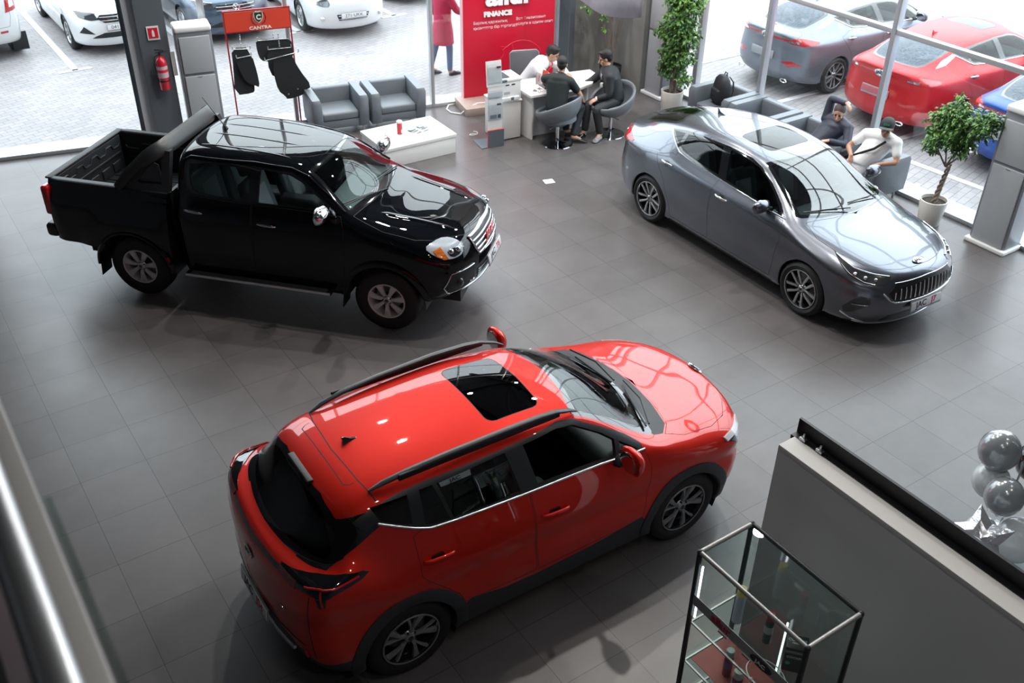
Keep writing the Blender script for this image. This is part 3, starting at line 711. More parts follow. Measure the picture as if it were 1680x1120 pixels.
# ================================================================== grey sedan
def sedan_body():
    S = [
     [(2.15,0,.18),(2.22,0,.18),(2.30,0,.2),(2.36,0,.34),(2.385,0,.5),(2.375,0,.62),(2.35,0,.72),(2.31,0,.785),(2.25,0,.825),(2.12,0,.865)],
     [(2.0,0,.18),(2.12,.35,.18),(2.24,.42,.2),(2.31,.43,.34),(2.335,.44,.5),(2.32,.44,.62),(2.28,.43,.72),(2.215,.40,.80),(2.13,.25,.85),(2.0,0,.895)],
     [(1.9,0,.18),(1.9,.55,.18),(2.07,.70,.2),(2.13,.74,.34),(2.145,.755,.5),(2.115,.745,.64),(2.05,.71,.755),(1.97,.60,.85),(1.92,.33,.90),(1.88,0,.925)],
     ST(1.82,[(1.7,0,.18),(1.7,.6,.18),(.82,.2),(.865,.35),(.88,.5),(.868,.68)],[(1.76,.815,.815),(1.7,.65,.905),(1.66,.34,.95),(1.65,0,.965)]),
     ST(1.38,[(0,.18),(.6,.18),(.87,.2),(.895,.4),(.905,.58),(.89,.77)],[(1.38,.825,.88),(1.38,.67,.95),(1.36,.34,.985),(1.35,0,.995)]),
     ST(1.12,[(0,.18),(.6,.18),(.86,.2),(.885,.4),(.905,.60),(.885,.81)],[(1.15,.815,.93),(1.2,.69,.975),(1.27,.34,1.005),(1.3,0,1.01)]),
     ST(.93,[(0,.18),(.6,.18),(.86,.2),(.885,.4),(.905,.61),(.885,.83)],[(.98,.80,.985),(1.07,.68,1.005),(1.16,.34,1.025),(1.2,0,1.03)]),
     ST(.6,[(0,.18),(.6,.18),(.86,.2),(.88,.4),(.905,.62),(.885,.85)],[(.62,.795,1.02),(.68,.62,1.195),(.78,.31,1.24),(.82,0,1.25)]),
     ST(.25,[(0,.18),(.6,.18),(.86,.2),(.88,.4),(.905,.62),(.885,.86)],[(.25,.785,1.035),(.27,.56,1.365),(.34,.29,1.41),(.37,0,1.425)]),
     ST(-.23,[(0,.18),(.6,.18),(.86,.2),(.88,.4),(.905,.62),(.885,.87)],[(-.23,.775,1.048),(-.23,.565,1.41),(-.23,.32,1.463),(-.23,0,1.478)]),
     ST(-.75,[(0,.18),(.6,.18),(.86,.2),(.88,.4),(.905,.62),(.89,.88)],[(-.78,.765,1.075),(-.8,.575,1.385),(-.8,.31,1.445),(-.8,0,1.462)]),
     ST(-1.1,[(0,.18),(.6,.18),(.86,.2),(.885,.4),(.91,.62),(.892,.89)],[(-1.2,.745,1.12),(-1.3,.56,1.305),(-1.37,.29,1.37),(-1.40,0,1.39)]),
     ST(-1.4,[(0,.2),(.6,.2),(.87,.22),(.895,.42),(.91,.62),(.895,.89)],[(-1.5,.74,1.09),(-1.66,.535,1.235),(-1.74,.28,1.285),(-1.77,0,1.30)]),
     ST(-1.78,[(0,.22),(.6,.22),(.86,.24),(.88,.42),(.89,.62),(.865,.89)],[(-1.85,.745,1.045),(-2.0,.49,1.13),(-2.07,.25,1.15),(-2.09,0,1.155)]),
     [(-1.95,0,.25),(-1.95,.55,.25),(-2.02,.76,.26),(-2.09,.815,.42),(-2.09,.825,.62),(-2.08,.80,.89),(-2.11,.70,1.03),(-2.18,.49,1.10),(-2.22,.25,1.115),(-2.23,0,1.12)],
     [(-2.05,0,.25),(-2.1,.35,.25),(-2.22,.48,.28),(-2.30,.52,.42),(-2.315,.52,.62),(-2.27,.51,.89),(-2.28,.48,1.03),(-2.29,.38,1.075),(-2.30,.2,1.09),(-2.30,0,1.095)],
     [(-2.1,0,.25),(-2.18,0,.25),(-2.30,0,.28),(-2.36,0,.42),(-2.375,0,.62),(-2.33,0,.89),(-2.335,0,1.01),(-2.335,0,1.045),(-2.33,0,1.065),(-2.32,0,1.08)],
    ]
    return S
def build_sedan(root, paint, plates=True):
    S_ = add_row(sedan_body(), 5, .20, .022); S_ = add_row(S_, 2, .35, .012)
    cb = CarBody(S_, .05, 1)
    greenside = lambda c: c.z > .95
    cb.region('hood', [(1.235,-.1),(1.235,0),(1.2,.33),(1.10,.66),(1.35,.735),(1.65,.715),(1.95,.62),(2.13,.45),(2.2,.3),(2.235,.12),(2.24,-.1)], 'top', gap=.005, extra=lambda c: c.z > .74)
    dlo = [(.90,1.0),(.5,1.025),(-.236,1.055),(-.7,1.08),(-1.0,1.11),(-1.12,1.155),(-1.36,1.275),(-1.1,1.335),(-.8,1.372),(-.33,1.398),(.06,1.39),(.26,1.345),(.5,1.245),(.74,1.11)]
    cb.region('window_trim', dlo, 'side', extra=greenside)
    cb.region('front_window', [(-.14,1.075),(.3,1.055),(.80,1.033),(.60,1.165),(.42,1.262),(.22,1.338),(.04,1.368),(-.27,1.378)], 'side', extra=greenside)
    cb.region('rear_window_side', [(-.28,1.085),(-.7,1.105),(-.97,1.132),(-1.03,1.16),(-1.03,1.315),(-.8,1.348),(-.4,1.372)], 'side', extra=greenside)
    cb.region('quarter_window', [(-1.09,1.18),(-1.30,1.272),(-1.09,1.308)], 'side', extra=greenside)
    lo = lambda c: c.z < 1.06
    cb.region('rear_door', [(-.235,1.05),(-.25,.79),(-.215,.27),(-.93,.27),(-1.0,.5),(-1.1,.72),(-1.25,.9),(-1.33,1.0),(-1.02,1.10),(-.7,1.073)], 'side', gap=.005, over=('body',), extra=lambda c: c.z < 1.09)
    cb.region('front_door', [(.90,.985),(.955,.8),(.92,.5),(.88,.27),(-.205,.27),(-.24,.79),(-.225,1.05),(.3,1.03)], 'side', gap=.005, over=('body',), extra=lambda c: c.z < 1.09)
    gz = lambda c: c.z > 1.0
    cb.region('windshield_band', [(1.23,-.1),(1.2,.2),(1.14,.45),(1.03,.66),(.98,.70),(.3,.548),(.235,.52),(.33,.27),(.365,0),(.365,-.1)], 'top', extra=gz, over=('body',))
    cb.region('windshield', [(1.18,-.1),(1.16,.2),(1.1,.45),(.99,.645),(.31,.505),(.37,.27),(.40,0),(.40,-.1)], 'top', extra=gz, over=('windshield_band',))
    cb.region('rear_band', smooth_poly([(-1.43,-.6),(-1.43,0),(-1.40,.28),(-1.32,.50),(-1.65,.52),(-2.0,.47),(-2.09,.3),(-2.12,0),(-2.12,-.6)], 1), 'top', extra=gz, over=('body',))
    cb.region('rear_window', smooth_poly([(-1.48,-.6),(-1.48,0),(-1.45,.26),(-1.38,.455),(-1.65,.485),(-1.98,.44),(-2.06,.28),(-2.085,0),(-2.085,-.6)], 1), 'top', extra=gz, over=('rear_band',))
    cb.region('sunroof', [(-.40,-.1),(-.40,.28),(-.375,.335),(-.33,.355),(.04,.34),(.10,.32),(.13,.27),(.16,-.1)], 'top', gap=.006, extra=gz)
    cb.region('trunk_lid', [(-2.13,-.1),(-2.13,0),(-2.10,.34),(-2.03,.52),(-2.1,.60),(-2.22,.60),(-2.32,.5),(-2.5,.4),(-2.5,-.1)], 'top', extra=lambda c: c.z > 1.0, gap=.005, over=('body',))
    for cx in (1.38, -1.38):
        cb.region('arch', circle(cx, .335, .365), 'side', extra=lambda c: c.y > .3 and c.z < .8)
    cb.region('sill', [(.93,.1),(.93,.235),(-.95,.235),(-.95,.1)], 'side', over=('body','gap','front_door','rear_door'))
    cb.delete('arch')
    for cx in (1.38, -1.38): cb.delete_if(lambda f: f.normal.z < -.5 and abs(f.calc_center_median().x-cx) < .4 and f.calc_center_median().y > .5)
    lining(cb, root, -1.5, 1.1, ('front_window','rear_window_side','quarter_window','windshield','rear_window','sunroof'), int_dark)
    M_ = {'body': ('body_shell', paint), 'gap': ('panel_gap', gapm), 'hood': ('hood', paint), 'window_trim': ('window_surround', blackgloss), 'front_window': ('front_window', car_glass),
          'rear_window_side': ('rear_side_window', car_glass), 'quarter_window': ('quarter_window', dark_glass), 'front_door': ('front_door', paint), 'rear_door': ('rear_door', paint),
          'windshield_band': ('windshield_band', blackgloss), 'windshield': ('windshield', glass('reflective windscreen glass', (.55, .64, .63), 2.2)), 'rear_band': ('rear_window_band', blackgloss), 'rear_window': ('rear_window', dark_glass),
          'sunroof': ('sunroof', dark_glass), 'trunk_lid': ('trunk_lid', paint), 'sill': ('sill', blackplastic)}
    cb.flipcheck = 0
    objs = cb.finish(root, M_, single=('body','hood','windshield','windshield_band','rear_band','rear_window','sunroof','trunk_lid'))
    for sy in (1, -1):
        for cx in (1.38, -1.38):
            arch_ring(cb, 'wheel_arch', cx, .335, .363, .366, paint, root, sy, off=.001, zmin=.21)
            l = MB(); n = 20; l.ring_loft([[(cx+.37*math.cos(a), yy*sy, .335+.37*math.sin(a)) for a in [math.radians(-25+230*k/n) for k in range(n+1)]] for yy in (.84, .45)], closed=False); l.build('wheel_housing', blackplastic, root)
            wheel(root, cx, .775, .332, .215, .235, 'ten', sy, dark=blackgloss)
        # chrome belt line
        drape_tube(cb, 'chrome_belt_strip', [(.90,1.0),(.5,1.022),(-.236,1.050),(-.7,1.074),(-1.0,1.106),(-1.1,1.145),(-1.22,1.205),(-1.37,1.277)], 'side', chrome, root, r=.009, off=.002, sy=sy)
        drape(cb, 'sail_panel_trim', [(-1.33,1.262),(-1.37,1.285),(-1.62,1.22),(-1.80,1.135),(-1.60,1.165)], 'side', chrome_soft, root, off=.003, thick=.006, sy=sy)
        handle(cb, root, -1.09, .955, sy, chrome, m2=blackgloss); handle(cb, root, -.05, .90, sy, chrome, m2=blackgloss)
        mirror_(cb, root, .65, .955, 1.095, sy, paint)
        # head lamp
        hl = [(.63,.90),(.74,.862),(.837,.832),(1.05,.805),(1.235,.79),(1.24,.74),(1.19,.71),(1.08,.70),(.956,.715),(.80,.765),(.70,.83)]
        h = drape(cb, 'headlight', hl, 'fd', lamp_dark, root, off=.004, thick=.01, sy=sy, cell=.02)
        if h:
            drape_tube(cb, 'light_strip', [(.65,.888),(.84,.822),(1.05,.795),(1.22,.782)], 'fd', silver_l, h, r=.009, off=.006, sy=sy)
            drape_tube(cb, 'lower_light_strip', [(.71,.83),(.80,.775),(.96,.724),(1.08,.709)], 'fd', silver_l, h, r=.005, off=.006, sy=sy)
            for (px_, pz_) in ((.86, .78), (.97, .76), (1.08, .75)):
                p, n = cb.hit('fd', px_, pz_, sy)
                if p: b = MB(); b.ball(p+n*.004, .022); b.build('projector_lamp', silver_l, h)
        # tail lamp
        tl = [(-1.22,.945),(-1.22,1.03),(-1.06,1.05),(-.90,1.025),(-.735,.99),(-.74,.965),(-.90,.935),(-1.05,.93)]
        t_ = drape(cb, 'taillight', tl, 'rd', red_lens, root, off=.005, thick=.01, sy=sy, cell=.02)
        drape(cb, 'taillight', [(.46*sy,.965),(.66*sy,.95),(.66*sy,1.03),(.50*sy,1.0)], 'rear', red_lens, root, off=.006, thick=.01, cell=.02)
        drape(cb, 'lamp_inset', [(.48*sy,.972),(.66*sy,.958),(.66*sy,.995),(.50*sy,.995)], 'rear', silver_l, root, off=.010, thick=.005)
        drape(cb, 'rear_reflector', [(.42*sy,.62),(.60*sy,.66),(.76*sy,.60),(.56*sy,.555)], 'rear', red_lens, root, off=.005, thick=.01)
        # front air inlet with chrome blade
        drape(cb, 'air_inlet', [(.95,.575),(.87,.51),(.79,.40),(.82,.33),(.90,.36),(1.0,.44),(1.07,.50),(1.06,.565)], 'fd', blackgloss, root, off=.003, thick=.01, cell=.03, sy=sy)
        drape_tube(cb, 'inlet_blade', [(.88,.47),(1.04,.48)], 'fd', chrome, root, r=.007, off=.008, sy=sy)
        drape_tube(cb, 'lip_corner', [(.78,.325),(.90,.27),(1.05,.235)], 'fd', chrome_soft, root, r=.008, off=.006, sy=sy)
    # grille
    gp = [(-.53,.615),(-.50,.64),(-.42,.715),(0,.735),(.42,.715),(.50,.64),(.53,.615),(.46,.535),(.36,.515),(0,.50),(-.36,.515),(-.46,.535)]
    g_ = drape(cb, 'grille', gp, 'front', mat('grille black', (.01, .01, .012), .35), root, off=.004, thick=.01, cell=.03)
    for k in range(15):
        y = -.455+.065*k; zt = .715-abs(y)*.09 if abs(y) < .42 else .69-(abs(y)-.4)*.8; zb = .515+abs(y)*.05
        drape_tube(cb, 'grille_bar', [(y, zb+.012), (y*1.0+.006, zt-.014)], 'front', chrome, g_, r=.0075, off=.014)
    fr = [(-.58,.625),(-.50,.535),(-.44,.508),(-.3,.495),(0,.487),(.3,.495),(.44,.508),(.50,.535),(.58,.625)]
    drape_tube(cb, 'grille_surround', fr, 'front', chrome, root, r=.012, off=.006)
    drape_tube(cb, 'grille_surround', [(-.44,.722),(0,.744),(.44,.722)], 'front', chrome, root, r=.005, off=.006)
    drape(cb, 'lower_grille', [(-.52,.245),(-.44,.33),(0,.36),(.44,.33),(.52,.245),(0,.225)], 'front', mat('grille black', (.01, .01, .012), .35), root, off=.003, thick=.01)
    drape_tube(cb, 'front_lip', [(-.74,.235),(-.6,.212),(-.3,.205),(0,.205),(.3,.205),(.6,.212),(.74,.235)], 'front', chrome_soft, root, r=.009, off=.006)
    drape(cb, 'light_bar', [(-.5,1.005),(0,1.02),(.5,1.005),(.5,.975),(0,.985),(-.5,.975)], 'rear', red_lens, root, off=.006, thick=.01)
    p, n = cb.hit('top', 2.185, 0); oval_badge(root, frame(p+n*.004, (0, 1, 0), n.cross(Vector((0, 1, 0)))), .085, .046, 'JAC')
    pr, nr_ = cb.hit('rear', 0, 1.0); oval_badge(root, frame(pr+nr_*.012, (0, -1, 0), nr_.cross(Vector((0, -1, 0)))), .10, .055, 'JAC')
    # wipers, fin, interior
    for (y0, y1) in ((.52, .02), (-.05, -.60)):
        a_, _ = cb.hit('top', 1.17 if abs(y0) < .3 else 1.07, y0); b_, _ = cb.hit('top', 1.12 if abs(y1) < .3 else 1.0, y1)
        w_ = MB(); w_.tube([a_+Vector((.03, 0, .03)), (a_+b_)/2+Vector((.02, 0, .035)), b_+Vector((0, 0, .02))], .007, 6); w_.tube([(a_*.75+b_*.25)+Vector((0, 0, .012)), b_+Vector((-.02, 0, .014))], .009, 6); w_.build('wiper', blackplastic, root)
    f_ = MB(); f_.ring_loft([[(-1.16,-.018,1.40),(-1.02,-.003,1.44),(-1.02,.003,1.44),(-1.16,.018,1.40)],[(-1.175,-.006,1.47),(-1.13,-.002,1.46),(-1.13,.002,1.46),(-1.175,.006,1.47)],[(-1.19,-.002,1.495),(-1.17,-.001,1.495),(-1.17,.001,1.495),(-1.19,.002,1.495)]]); f_.build('roof_antenna', paint, root)
    seat(root, .05, .37, .33, int_dark, int_grey); seat(root, .05, -.37, .33, int_dark, int_grey); seat(root, -.85, .3, .35, int_dark, int_grey, w=.6); seat(root, -.85, -.3, .35, int_dark, int_grey, w=.6)
    d_ = MB(); d_.box((.80, 0, .78), (.42, 1.42, .28), bev=.08); d_.build('dashboard', int_dark, root); steering(root, .50, .36, .86)
    u = MB(); u.box((-.1, 0, .24), (3.4, 1.3, .1)); u.build('underbody', blackplastic, root)
    return cb
sed_paint = mat('grey metallic paint', (.14, .152, .18), .27, .9, coat=1, coatr=.02)
sedan = thing('sedan', 'grey metallic fastback sedan with glass sunroof and vertical-bar chrome grille on the showroom floor', 'car', (9.246, 7.665, 0), math.radians(-91.3))
cbS = build_sedan(sedan, sed_paint)
plate(cbS, sedan, 'front', .02, .41, .50, .12, 'JAC', 'J7', off=.03, tilt=.15)
# ================================================================== red SUV
def suv_body():
    b = lambda a, c_: [(0,.22),(.6,.22),(.865,.25),(.885,.4),(a,.62),(c_,.88)]
    return [
     [(1.95,0,.22),(2.0,0,.22),(2.09,0,.25),(2.14,0,.4),(2.16,0,.6),(2.16,0,.75),(2.15,0,.86),(2.135,0,.93),(2.10,0,.975),(1.97,0,1.02)],
     [(1.8,0,.22),(1.92,.35,.22),(2.03,.42,.25),(2.09,.45,.4),(2.12,.46,.6),(2.12,.46,.75),(2.105,.46,.87),(2.06,.43,.955),(2.0,.26,1.005),(1.88,0,1.04)],
     [(1.7,0,.22),(1.7,.55,.22),(1.86,.74,.25),(1.91,.79,.4),(1.935,.81,.6),(1.93,.81,.77),(1.89,.775,.9),(1.83,.63,1.0),(1.79,.33,1.045),(1.76,0,1.06)],
     ST(1.70,[(1.6,0,.22),(1.6,.6,.22),(.85,.25),(.885,.4),(.895,.6),(.885,.79)],[(1.67,.84,.95),(1.62,.66,1.045),(1.6,.34,1.08),(1.59,0,1.09)]),
     ST(1.30,b(.9,.895)[:5]+[(.895,.86)],[(1.30,.85,1.02),(1.3,.68,1.09),(1.3,.34,1.125),(1.3,0,1.135)]),
     ST(1.10,b(.9,.895),[(1.12,.845,1.07),(1.2,.69,1.115),(1.28,.34,1.14),(1.31,0,1.15)]),
     ST(.92,b(.9,.89),[(.95,.82,1.145),(1.02,.675,1.15),(1.09,.34,1.165),(1.13,0,1.17)]),
     ST(.60,b(.9,.89),[(.60,.80,1.185),(.66,.60,1.36),(.75,.3,1.41),(.79,0,1.42)]),
     ST(.28,b(.895,.885),[(.28,.785,1.205),(.30,.555,1.53),(.37,.28,1.585),(.40,0,1.595)]),
     ST(-.23,b(.895,.885),[(-.23,.785,1.212),(-.23,.605,1.565),(-.23,.40,1.625),(-.23,0,1.655)]),
     ST(-.78,b(.895,.885),[(-.8,.775,1.235),(-.8,.605,1.56),(-.8,.40,1.615),(-.8,0,1.64)]),
     ST(-1.1,b(.90,.89),[(-1.2,.755,1.275),(-1.35,.575,1.53),(-1.38,.37,1.585),(-1.40,0,1.605)]),
     ST(-1.32,b(.90,.895),[(-1.45,.745,1.24),(-1.60,.57,1.475),(-1.66,.37,1.525),(-1.69,0,1.545)]),
     ST(-1.62,b(.89,.88)[:5]+[(.885,.96)],[(-1.72,.80,1.18),(-1.83,.585,1.195),(-1.91,.33,1.19),(-1.95,0,1.185)]),
     [(-1.75,0,.25),(-1.75,.55,.25),(-1.86,.78,.28),(-1.94,.84,.42),(-1.955,.855,.63),(-1.955,.858,.97),(-1.915,.815,1.16),(-1.98,.64,1.18),(-2.03,.33,1.175),(-2.05,0,1.17)],
     [(-1.85,0,.27),(-1.9,.35,.27),(-2.0,.47,.3),(-2.065,.50,.45),(-2.085,.51,.64),(-2.085,.53,.84),(-2.075,.53,1.03),(-2.07,.43,1.10),(-2.08,.22,1.115),(-2.085,0,1.12)],
     [(-1.9,0,.3),(-1.97,0,.3),(-2.05,0,.32),(-2.12,0,.45),(-2.135,0,.64),(-2.13,0,.80),(-2.125,0,.93),(-2.12,0,1.0),(-2.112,0,1.055),(-2.10,0,1.09)],
    ]
def build_suv(root, paint):
    S_ = add_row(suv_body(), 5, .25, .016); S_ = add_row(S_, 4, .62, -.014); S_ = add_row(S_, 3, .45, .010); cb = CarBody(S_, .05, 1)
    g1 = lambda c: c.z > 1.08
    cb.region('cowl', [(1.33,-.1),(1.325,0),(1.29,.33),(1.22,.60),(1.12,.70),(1.02,.70),(1.0,.64),(1.09,.33),(1.13,0),(1.13,-.1)], 'top', extra=lambda c: c.z > 1.05)
    cb.region('hood', [(1.34,-.1),(1.335,0),(1.30,.33),(1.23,.61),(1.13,.71),(1.30,.76),(1.62,.745),(1.83,.66),(1.97,.50),(2.06,.36),(2.10,.15),(2.11,-.1)], 'top', gap=.005, extra=lambda c: c.z > .9)
    dlo = [(.83,1.165),(.4,1.195),(-.24,1.215),(-.85,1.245),(-1.05,1.262),(-1.16,1.30),(-1.42,1.405),(-1.50,1.37),(-1.56,1.44),(-1.50,1.468),(-1.40,1.495),(-1.22,1.53),(-1.0,1.55),(-.25,1.563),(.16,1.553),(.30,1.525),(.52,1.405),(.72,1.285),(.83,1.20)]
    cb.region('window_trim', dlo, 'side', extra=g1)
    cb.region('front_window', [(-.15,1.235),(.3,1.222),(.56,1.205),(.60,1.30),(.50,1.375),(.28,1.50),(.12,1.528),(-.20,1.537)], 'side', extra=g1)
    cb.region('front_quarter', [(.60,1.205),(.78,1.185),(.64,1.275)], 'side', extra=g1)
    cb.region('rear_window_side', [(-.30,1.240),(-.86,1.262),(-.925,1.518),(-.36,1.537)], 'side', extra=g1)
    cb.region('rear_vent', [(-.89,1.266),(-1.0,1.275),(-1.08,1.295),(-1.06,1.515),(-.955,1.517)], 'side', extra=g1)
    cb.region('quarter_window', [(-1.17,1.325),(-1.38,1.41),(-1.42,1.50),(-1.15,1.51)], 'side', extra=g1)
    cb.region('rear_door', [(-.235,1.215),(-.235,.9),(-.22,.50),(-.86,.52),(-.90,.62),(-1.10,.84),(-1.19,.95),(-1.19,1.25),(-1.12,1.275),(-1.0,1.25)], 'side', gap=.005, over=('body',), extra=lambda c: c.z < 1.3)
    cb.region('front_door', [(.84,1.17),(.875,1.0),(.86,.8),(.81,.50),(-.212,.50),(-.227,.9),(-.228,1.215),(.4,1.19)], 'side', gap=.005, over=('body',), extra=lambda c: c.z < 1.3)
    gz = lambda c: c.z > 1.12
    cb.region('windshield_band', [(1.15,-.1),(1.15,0),(1.12,.33),(1.03,.66),(.99,.695),(.34,.535),(.31,.51),(.38,.28),(.415,0),(.415,-.1)], 'top', extra=gz, over=('body', 'cowl'))
    cb.region('windshield', [(1.11,-.1),(1.11,0),(1.07,.33),(1.0,.62),(.37,.495),(.43,.27),(.455,0),(.455,-.1)], 'top', extra=gz, over=('windshield_band',))
    cb.region('sunroof', [(-.34,-.3),(-.34,.31),(-.33,.345),(-.305,.37),(-.27,.38),(.06,.372),(.10,.36),(.125,.335),(.135,.30),(.16,-.3)], 'top', extra=lambda c: c.z > 1.5, gap=.006)
    # tailgate and rear glass, spoiler kept in body colour
    cb.region('roof_seam', [(-1.425,-.1),(-1.425,0),(-1.40,.37),(-1.36,.58),(-1.366,.60),(-1.408,.38),(-1.434,0),(-1.434,-.1)], 'top', extra=lambda c: c.z > 1.45)
    cb.region('spoiler_groove', [(-1.51,-.1),(-1.505,.36),(-1.47,.385),(-1.43,.39),(-1.43,.384),(-1.467,.379),(-1.498,.355),(-1.502,-.1)], 'top', extra=lambda c: c.z > 1.45)
    cb.region('rear_band', [(-.2,1.53),(0,1.53),(.3,1.517),(.46,1.478),(.55,1.44),(.64,1.34),(.70,1.25),(.66,1.20),(.5,1.197),(.3,1.192),(-.2,1.187)], 'rear', extra=lambda c: c.x < -1.45, over=('body', 'window_trim', 'gap'))
    cb.region('corner_glass', [(-.475,1.405),(-.60,1.32),(-.79,1.20),(-1.05,1.192),(-.98,1.40),(-.80,1.450),(-.66,1.475),(-.52,1.49)], 'rd', extra=lambda c: c.x < -1.36 and c.z > 1.18, over=('body', 'rear_band'))
    cb.region('rear_window', smooth_poly([(-.6,1.50),(0,1.50),(.3,1.488),(.44,1.45),(.54,1.36),(.66,1.235),(.5,1.222),(.3,1.218),(-.6,1.21)], 1), 'rear', extra=lambda c: c.x < -1.45, over=('rear_band', 'corner_glass'))
    cb.region('tail_panel', [(-.1,1.085),(.4,1.11),(.56,1.14),(.56,1.165),(.4,1.148),(-.1,1.12)], 'rear', extra=lambda c: c.x < -1.9)
    # lower cladding
    cb.region('cladding', [(-1.9,.1),(-1.9,.40),(-.9,.46),(-.86,.50),(-.80,.535),(-.5,.47),(-.2,.455),(.3,.47),(.80,.53),(.86,.46),(1.9,.36),(1.9,.1)], 'side', over=('body','front_door','rear_door','gap'))
    cb.region('rear_bumper', [(0,.1),(0,.56),(.45,.55),(.62,.50),(.82,.44),(.95,.44),(.95,.1)], 'rear', over=('body','cladding'), extra=lambda c: c.x < -1.7)
    cb.region('front_bumper', [(0,.1),(0,.38),(.6,.38),(.95,.36),(.95,.1)], 'front', over=('body','cladding'), extra=lambda c: c.x > 1.7)
    for cx in (1.30, -1.30): cb.region('arch', circle(cx, .35, .385), 'side', extra=lambda c: c.y > .3 and c.z < .9)
    cb.delete('arch')
    for cx in (1.30, -1.30): cb.delete_if(lambda f: f.normal.z < -.5 and abs(f.calc_center_median().x-cx) < .42 and f.calc_center_median().y > .5)
    lining(cb, root, -1.75, 1.05, ('front_window','front_quarter','rear_window_side','rear_vent','quarter_window','windshield','rear_window','sunroof'), int_dark)
    clad = mat('grey plastic cladding', (.030, .034, .040), .55)
    M_ = {'body': ('body_shell', paint), 'gap': ('panel_gap', gapm), 'hood': ('hood', paint), 'window_trim': ('window_surround', mat('satin black trim', (.02, .023, .027), .35)), 'front_window': ('front_window', car_glass), 'front_quarter': ('front_quarter_window', car_glass),
          'rear_window_side': ('rear_side_window', dark_glass), 'rear_vent': ('rear_vent_window', dark_glass), 'quarter_window': ('quarter_window', dark_glass), 'front_door': ('front_door', paint), 'rear_door': ('rear_door', paint), 'cowl': ('cowl_panel', blackplastic),
          'windshield_band': ('windshield_band', blackgloss), 'windshield': ('windshield', ws_glass), 'rear_band': ('rear_window_band', blackgloss), 'corner_glass': ('corner_panel', blackgloss), 'rear_window': ('rear_window', dark_glass), 'roof_seam': ('roof_seam', gapm), 'spoiler_groove': ('spoiler_groove', gapm),
          'sunroof': ('sunroof', dark_glass), 'tail_panel': ('tail_light_bar', blackgloss), 'cladding': ('lower_cladding', clad), 'rear_bumper': ('rear_bumper', clad), 'front_bumper': ('front_bumper', clad)}
    objs = cb.finish(root, M_, single=('body','hood','windshield','windshield_band','rear_band','rear_window','sunroof','cowl','roof_seam','spoiler_groove','tail_panel','rear_bumper','front_bumper'))
    o = objs.pop(('front_window', -1), None)
    if o: bpy.data.objects.remove(o)
    rimm = mat('dark machined alloy', (.27, .28, .31), .3, .5)
    for sy in (1, -1):
        for cx in (1.30, -1.30):
            arch_ring(cb, 'wheel_arch_cladding', cx, .35, .385, .475, clad, root, sy, off=.014, zmin=.26)
            l = MB(); n = 20; l.ring_loft([[(cx+.395*math.cos(a), yy*sy, .35+.395*math.sin(a)) for a in [math.radians(-25+230*k/n) for k in range(n+1)]] for yy in (.86, .45)], closed=False); l.build('wheel_housing', blackplastic, root)
            wheel(root, cx, .755, .352, .225, .232, 'blade', sy, rim_m=rimm)
        drape_tube(cb, 'chrome_belt_strip', [(.84,1.165),(.4,1.193),(-.24,1.213),(-.85,1.242),(-1.05,1.26),(-1.16,1.297),(-1.40,1.400)], 'side', chrome_soft, root, r=.010, off=.003, sy=sy)
        handle(cb, root, -1.04, 1.05, sy, paint, L_=.24); handle(cb, root, -.05, 1.0, sy, paint, L_=.24)
        mirror_(cb, root, .56, .97, 1.28, sy, paint, sc=1.08, zs=1.25)
        drape(cb, 'headlight', [(1.72,.93),(1.84,.905),(1.95,.87),(1.95,.80),(1.86,.83),(1.76,.87)], 'side', lamp_dark, root, off=.005, thick=.01, sy=sy)
        drape(cb, 'headlight', [(.50*sy,.80),(.60*sy,.88),(.80*sy,.90),(.86*sy,.92),(.84*sy,.82),(.66*sy,.78)], 'front', silver_l, root, off=.006, thick=.01)
        drape(cb, 'daytime_light', [(.62*sy,.90),(.84*sy,.94),(.86*sy,.90),(.64*sy,.86)], 'front', mat('lamp lens white', (.8,.82,.86), .1, coat=1), root, off=.012, thick=.01)
        # rear lamp cluster: blade along the shoulder with a downward hook
        tl = [(-.62,1.0),(-.86,1.005),(-1.0,1.02),(-1.10,1.04),(-.60,1.14)]
        a_ = drape(cb, 'taillight', [(-1.13,1.168),(-.95,1.184),(-.84,1.190),(-.66,1.193),(-.56,1.175),(-.528,1.155),(-.555,1.139),(-.69,1.12),(-.742,1.10),(-.744,1.045),(-.784,1.038),(-.815,1.115),(-.907,1.12),(-1.07,1.115),(-1.13,1.13)], 'rd', blackgloss, root, off=.006, thick=.01, sy=sy, cell=.03)
        drape_tube(cb, 'red_light_strip', [(-.90,1.15),(-.80,1.158),(-.70,1.152),(-.58,1.16)], 'rd', red_lens, a_, r=.009, off=.010, sy=sy)
        drape_tube(cb, 'red_light_strip', [(-.782,1.15),(-.764,1.055)], 'rd', red_lens, a_, r=.008, off=.010, sy=sy)
        drape(cb, 'tailgate_lamp', [(.44*sy,1.125),(.64*sy,1.10),(.63*sy,1.155),(.43*sy,1.158)], 'rear', mat('smoked red lens', (.16,.02,.028), .12, coat=1), root, off=.008, thick=.01)
        p, n = cb.hit('rear', .70*sy, .50); r_ = MB(); r_.ball(p+n*.006, (.012, .030, .030)); r_.build('rear_reflector', red_lens, root)
        # roof rail
        rl = MB(); pts = [(-1.38,.505,1.565),(-1.28,.52,1.60),(-1.1,.535,1.632),(-.8,.545,1.655),(-.3,.555,1.668),(.0,.55,1.66),(.14,.545,1.645),(.28,.535,1.60),(.36,.525,1.555)]
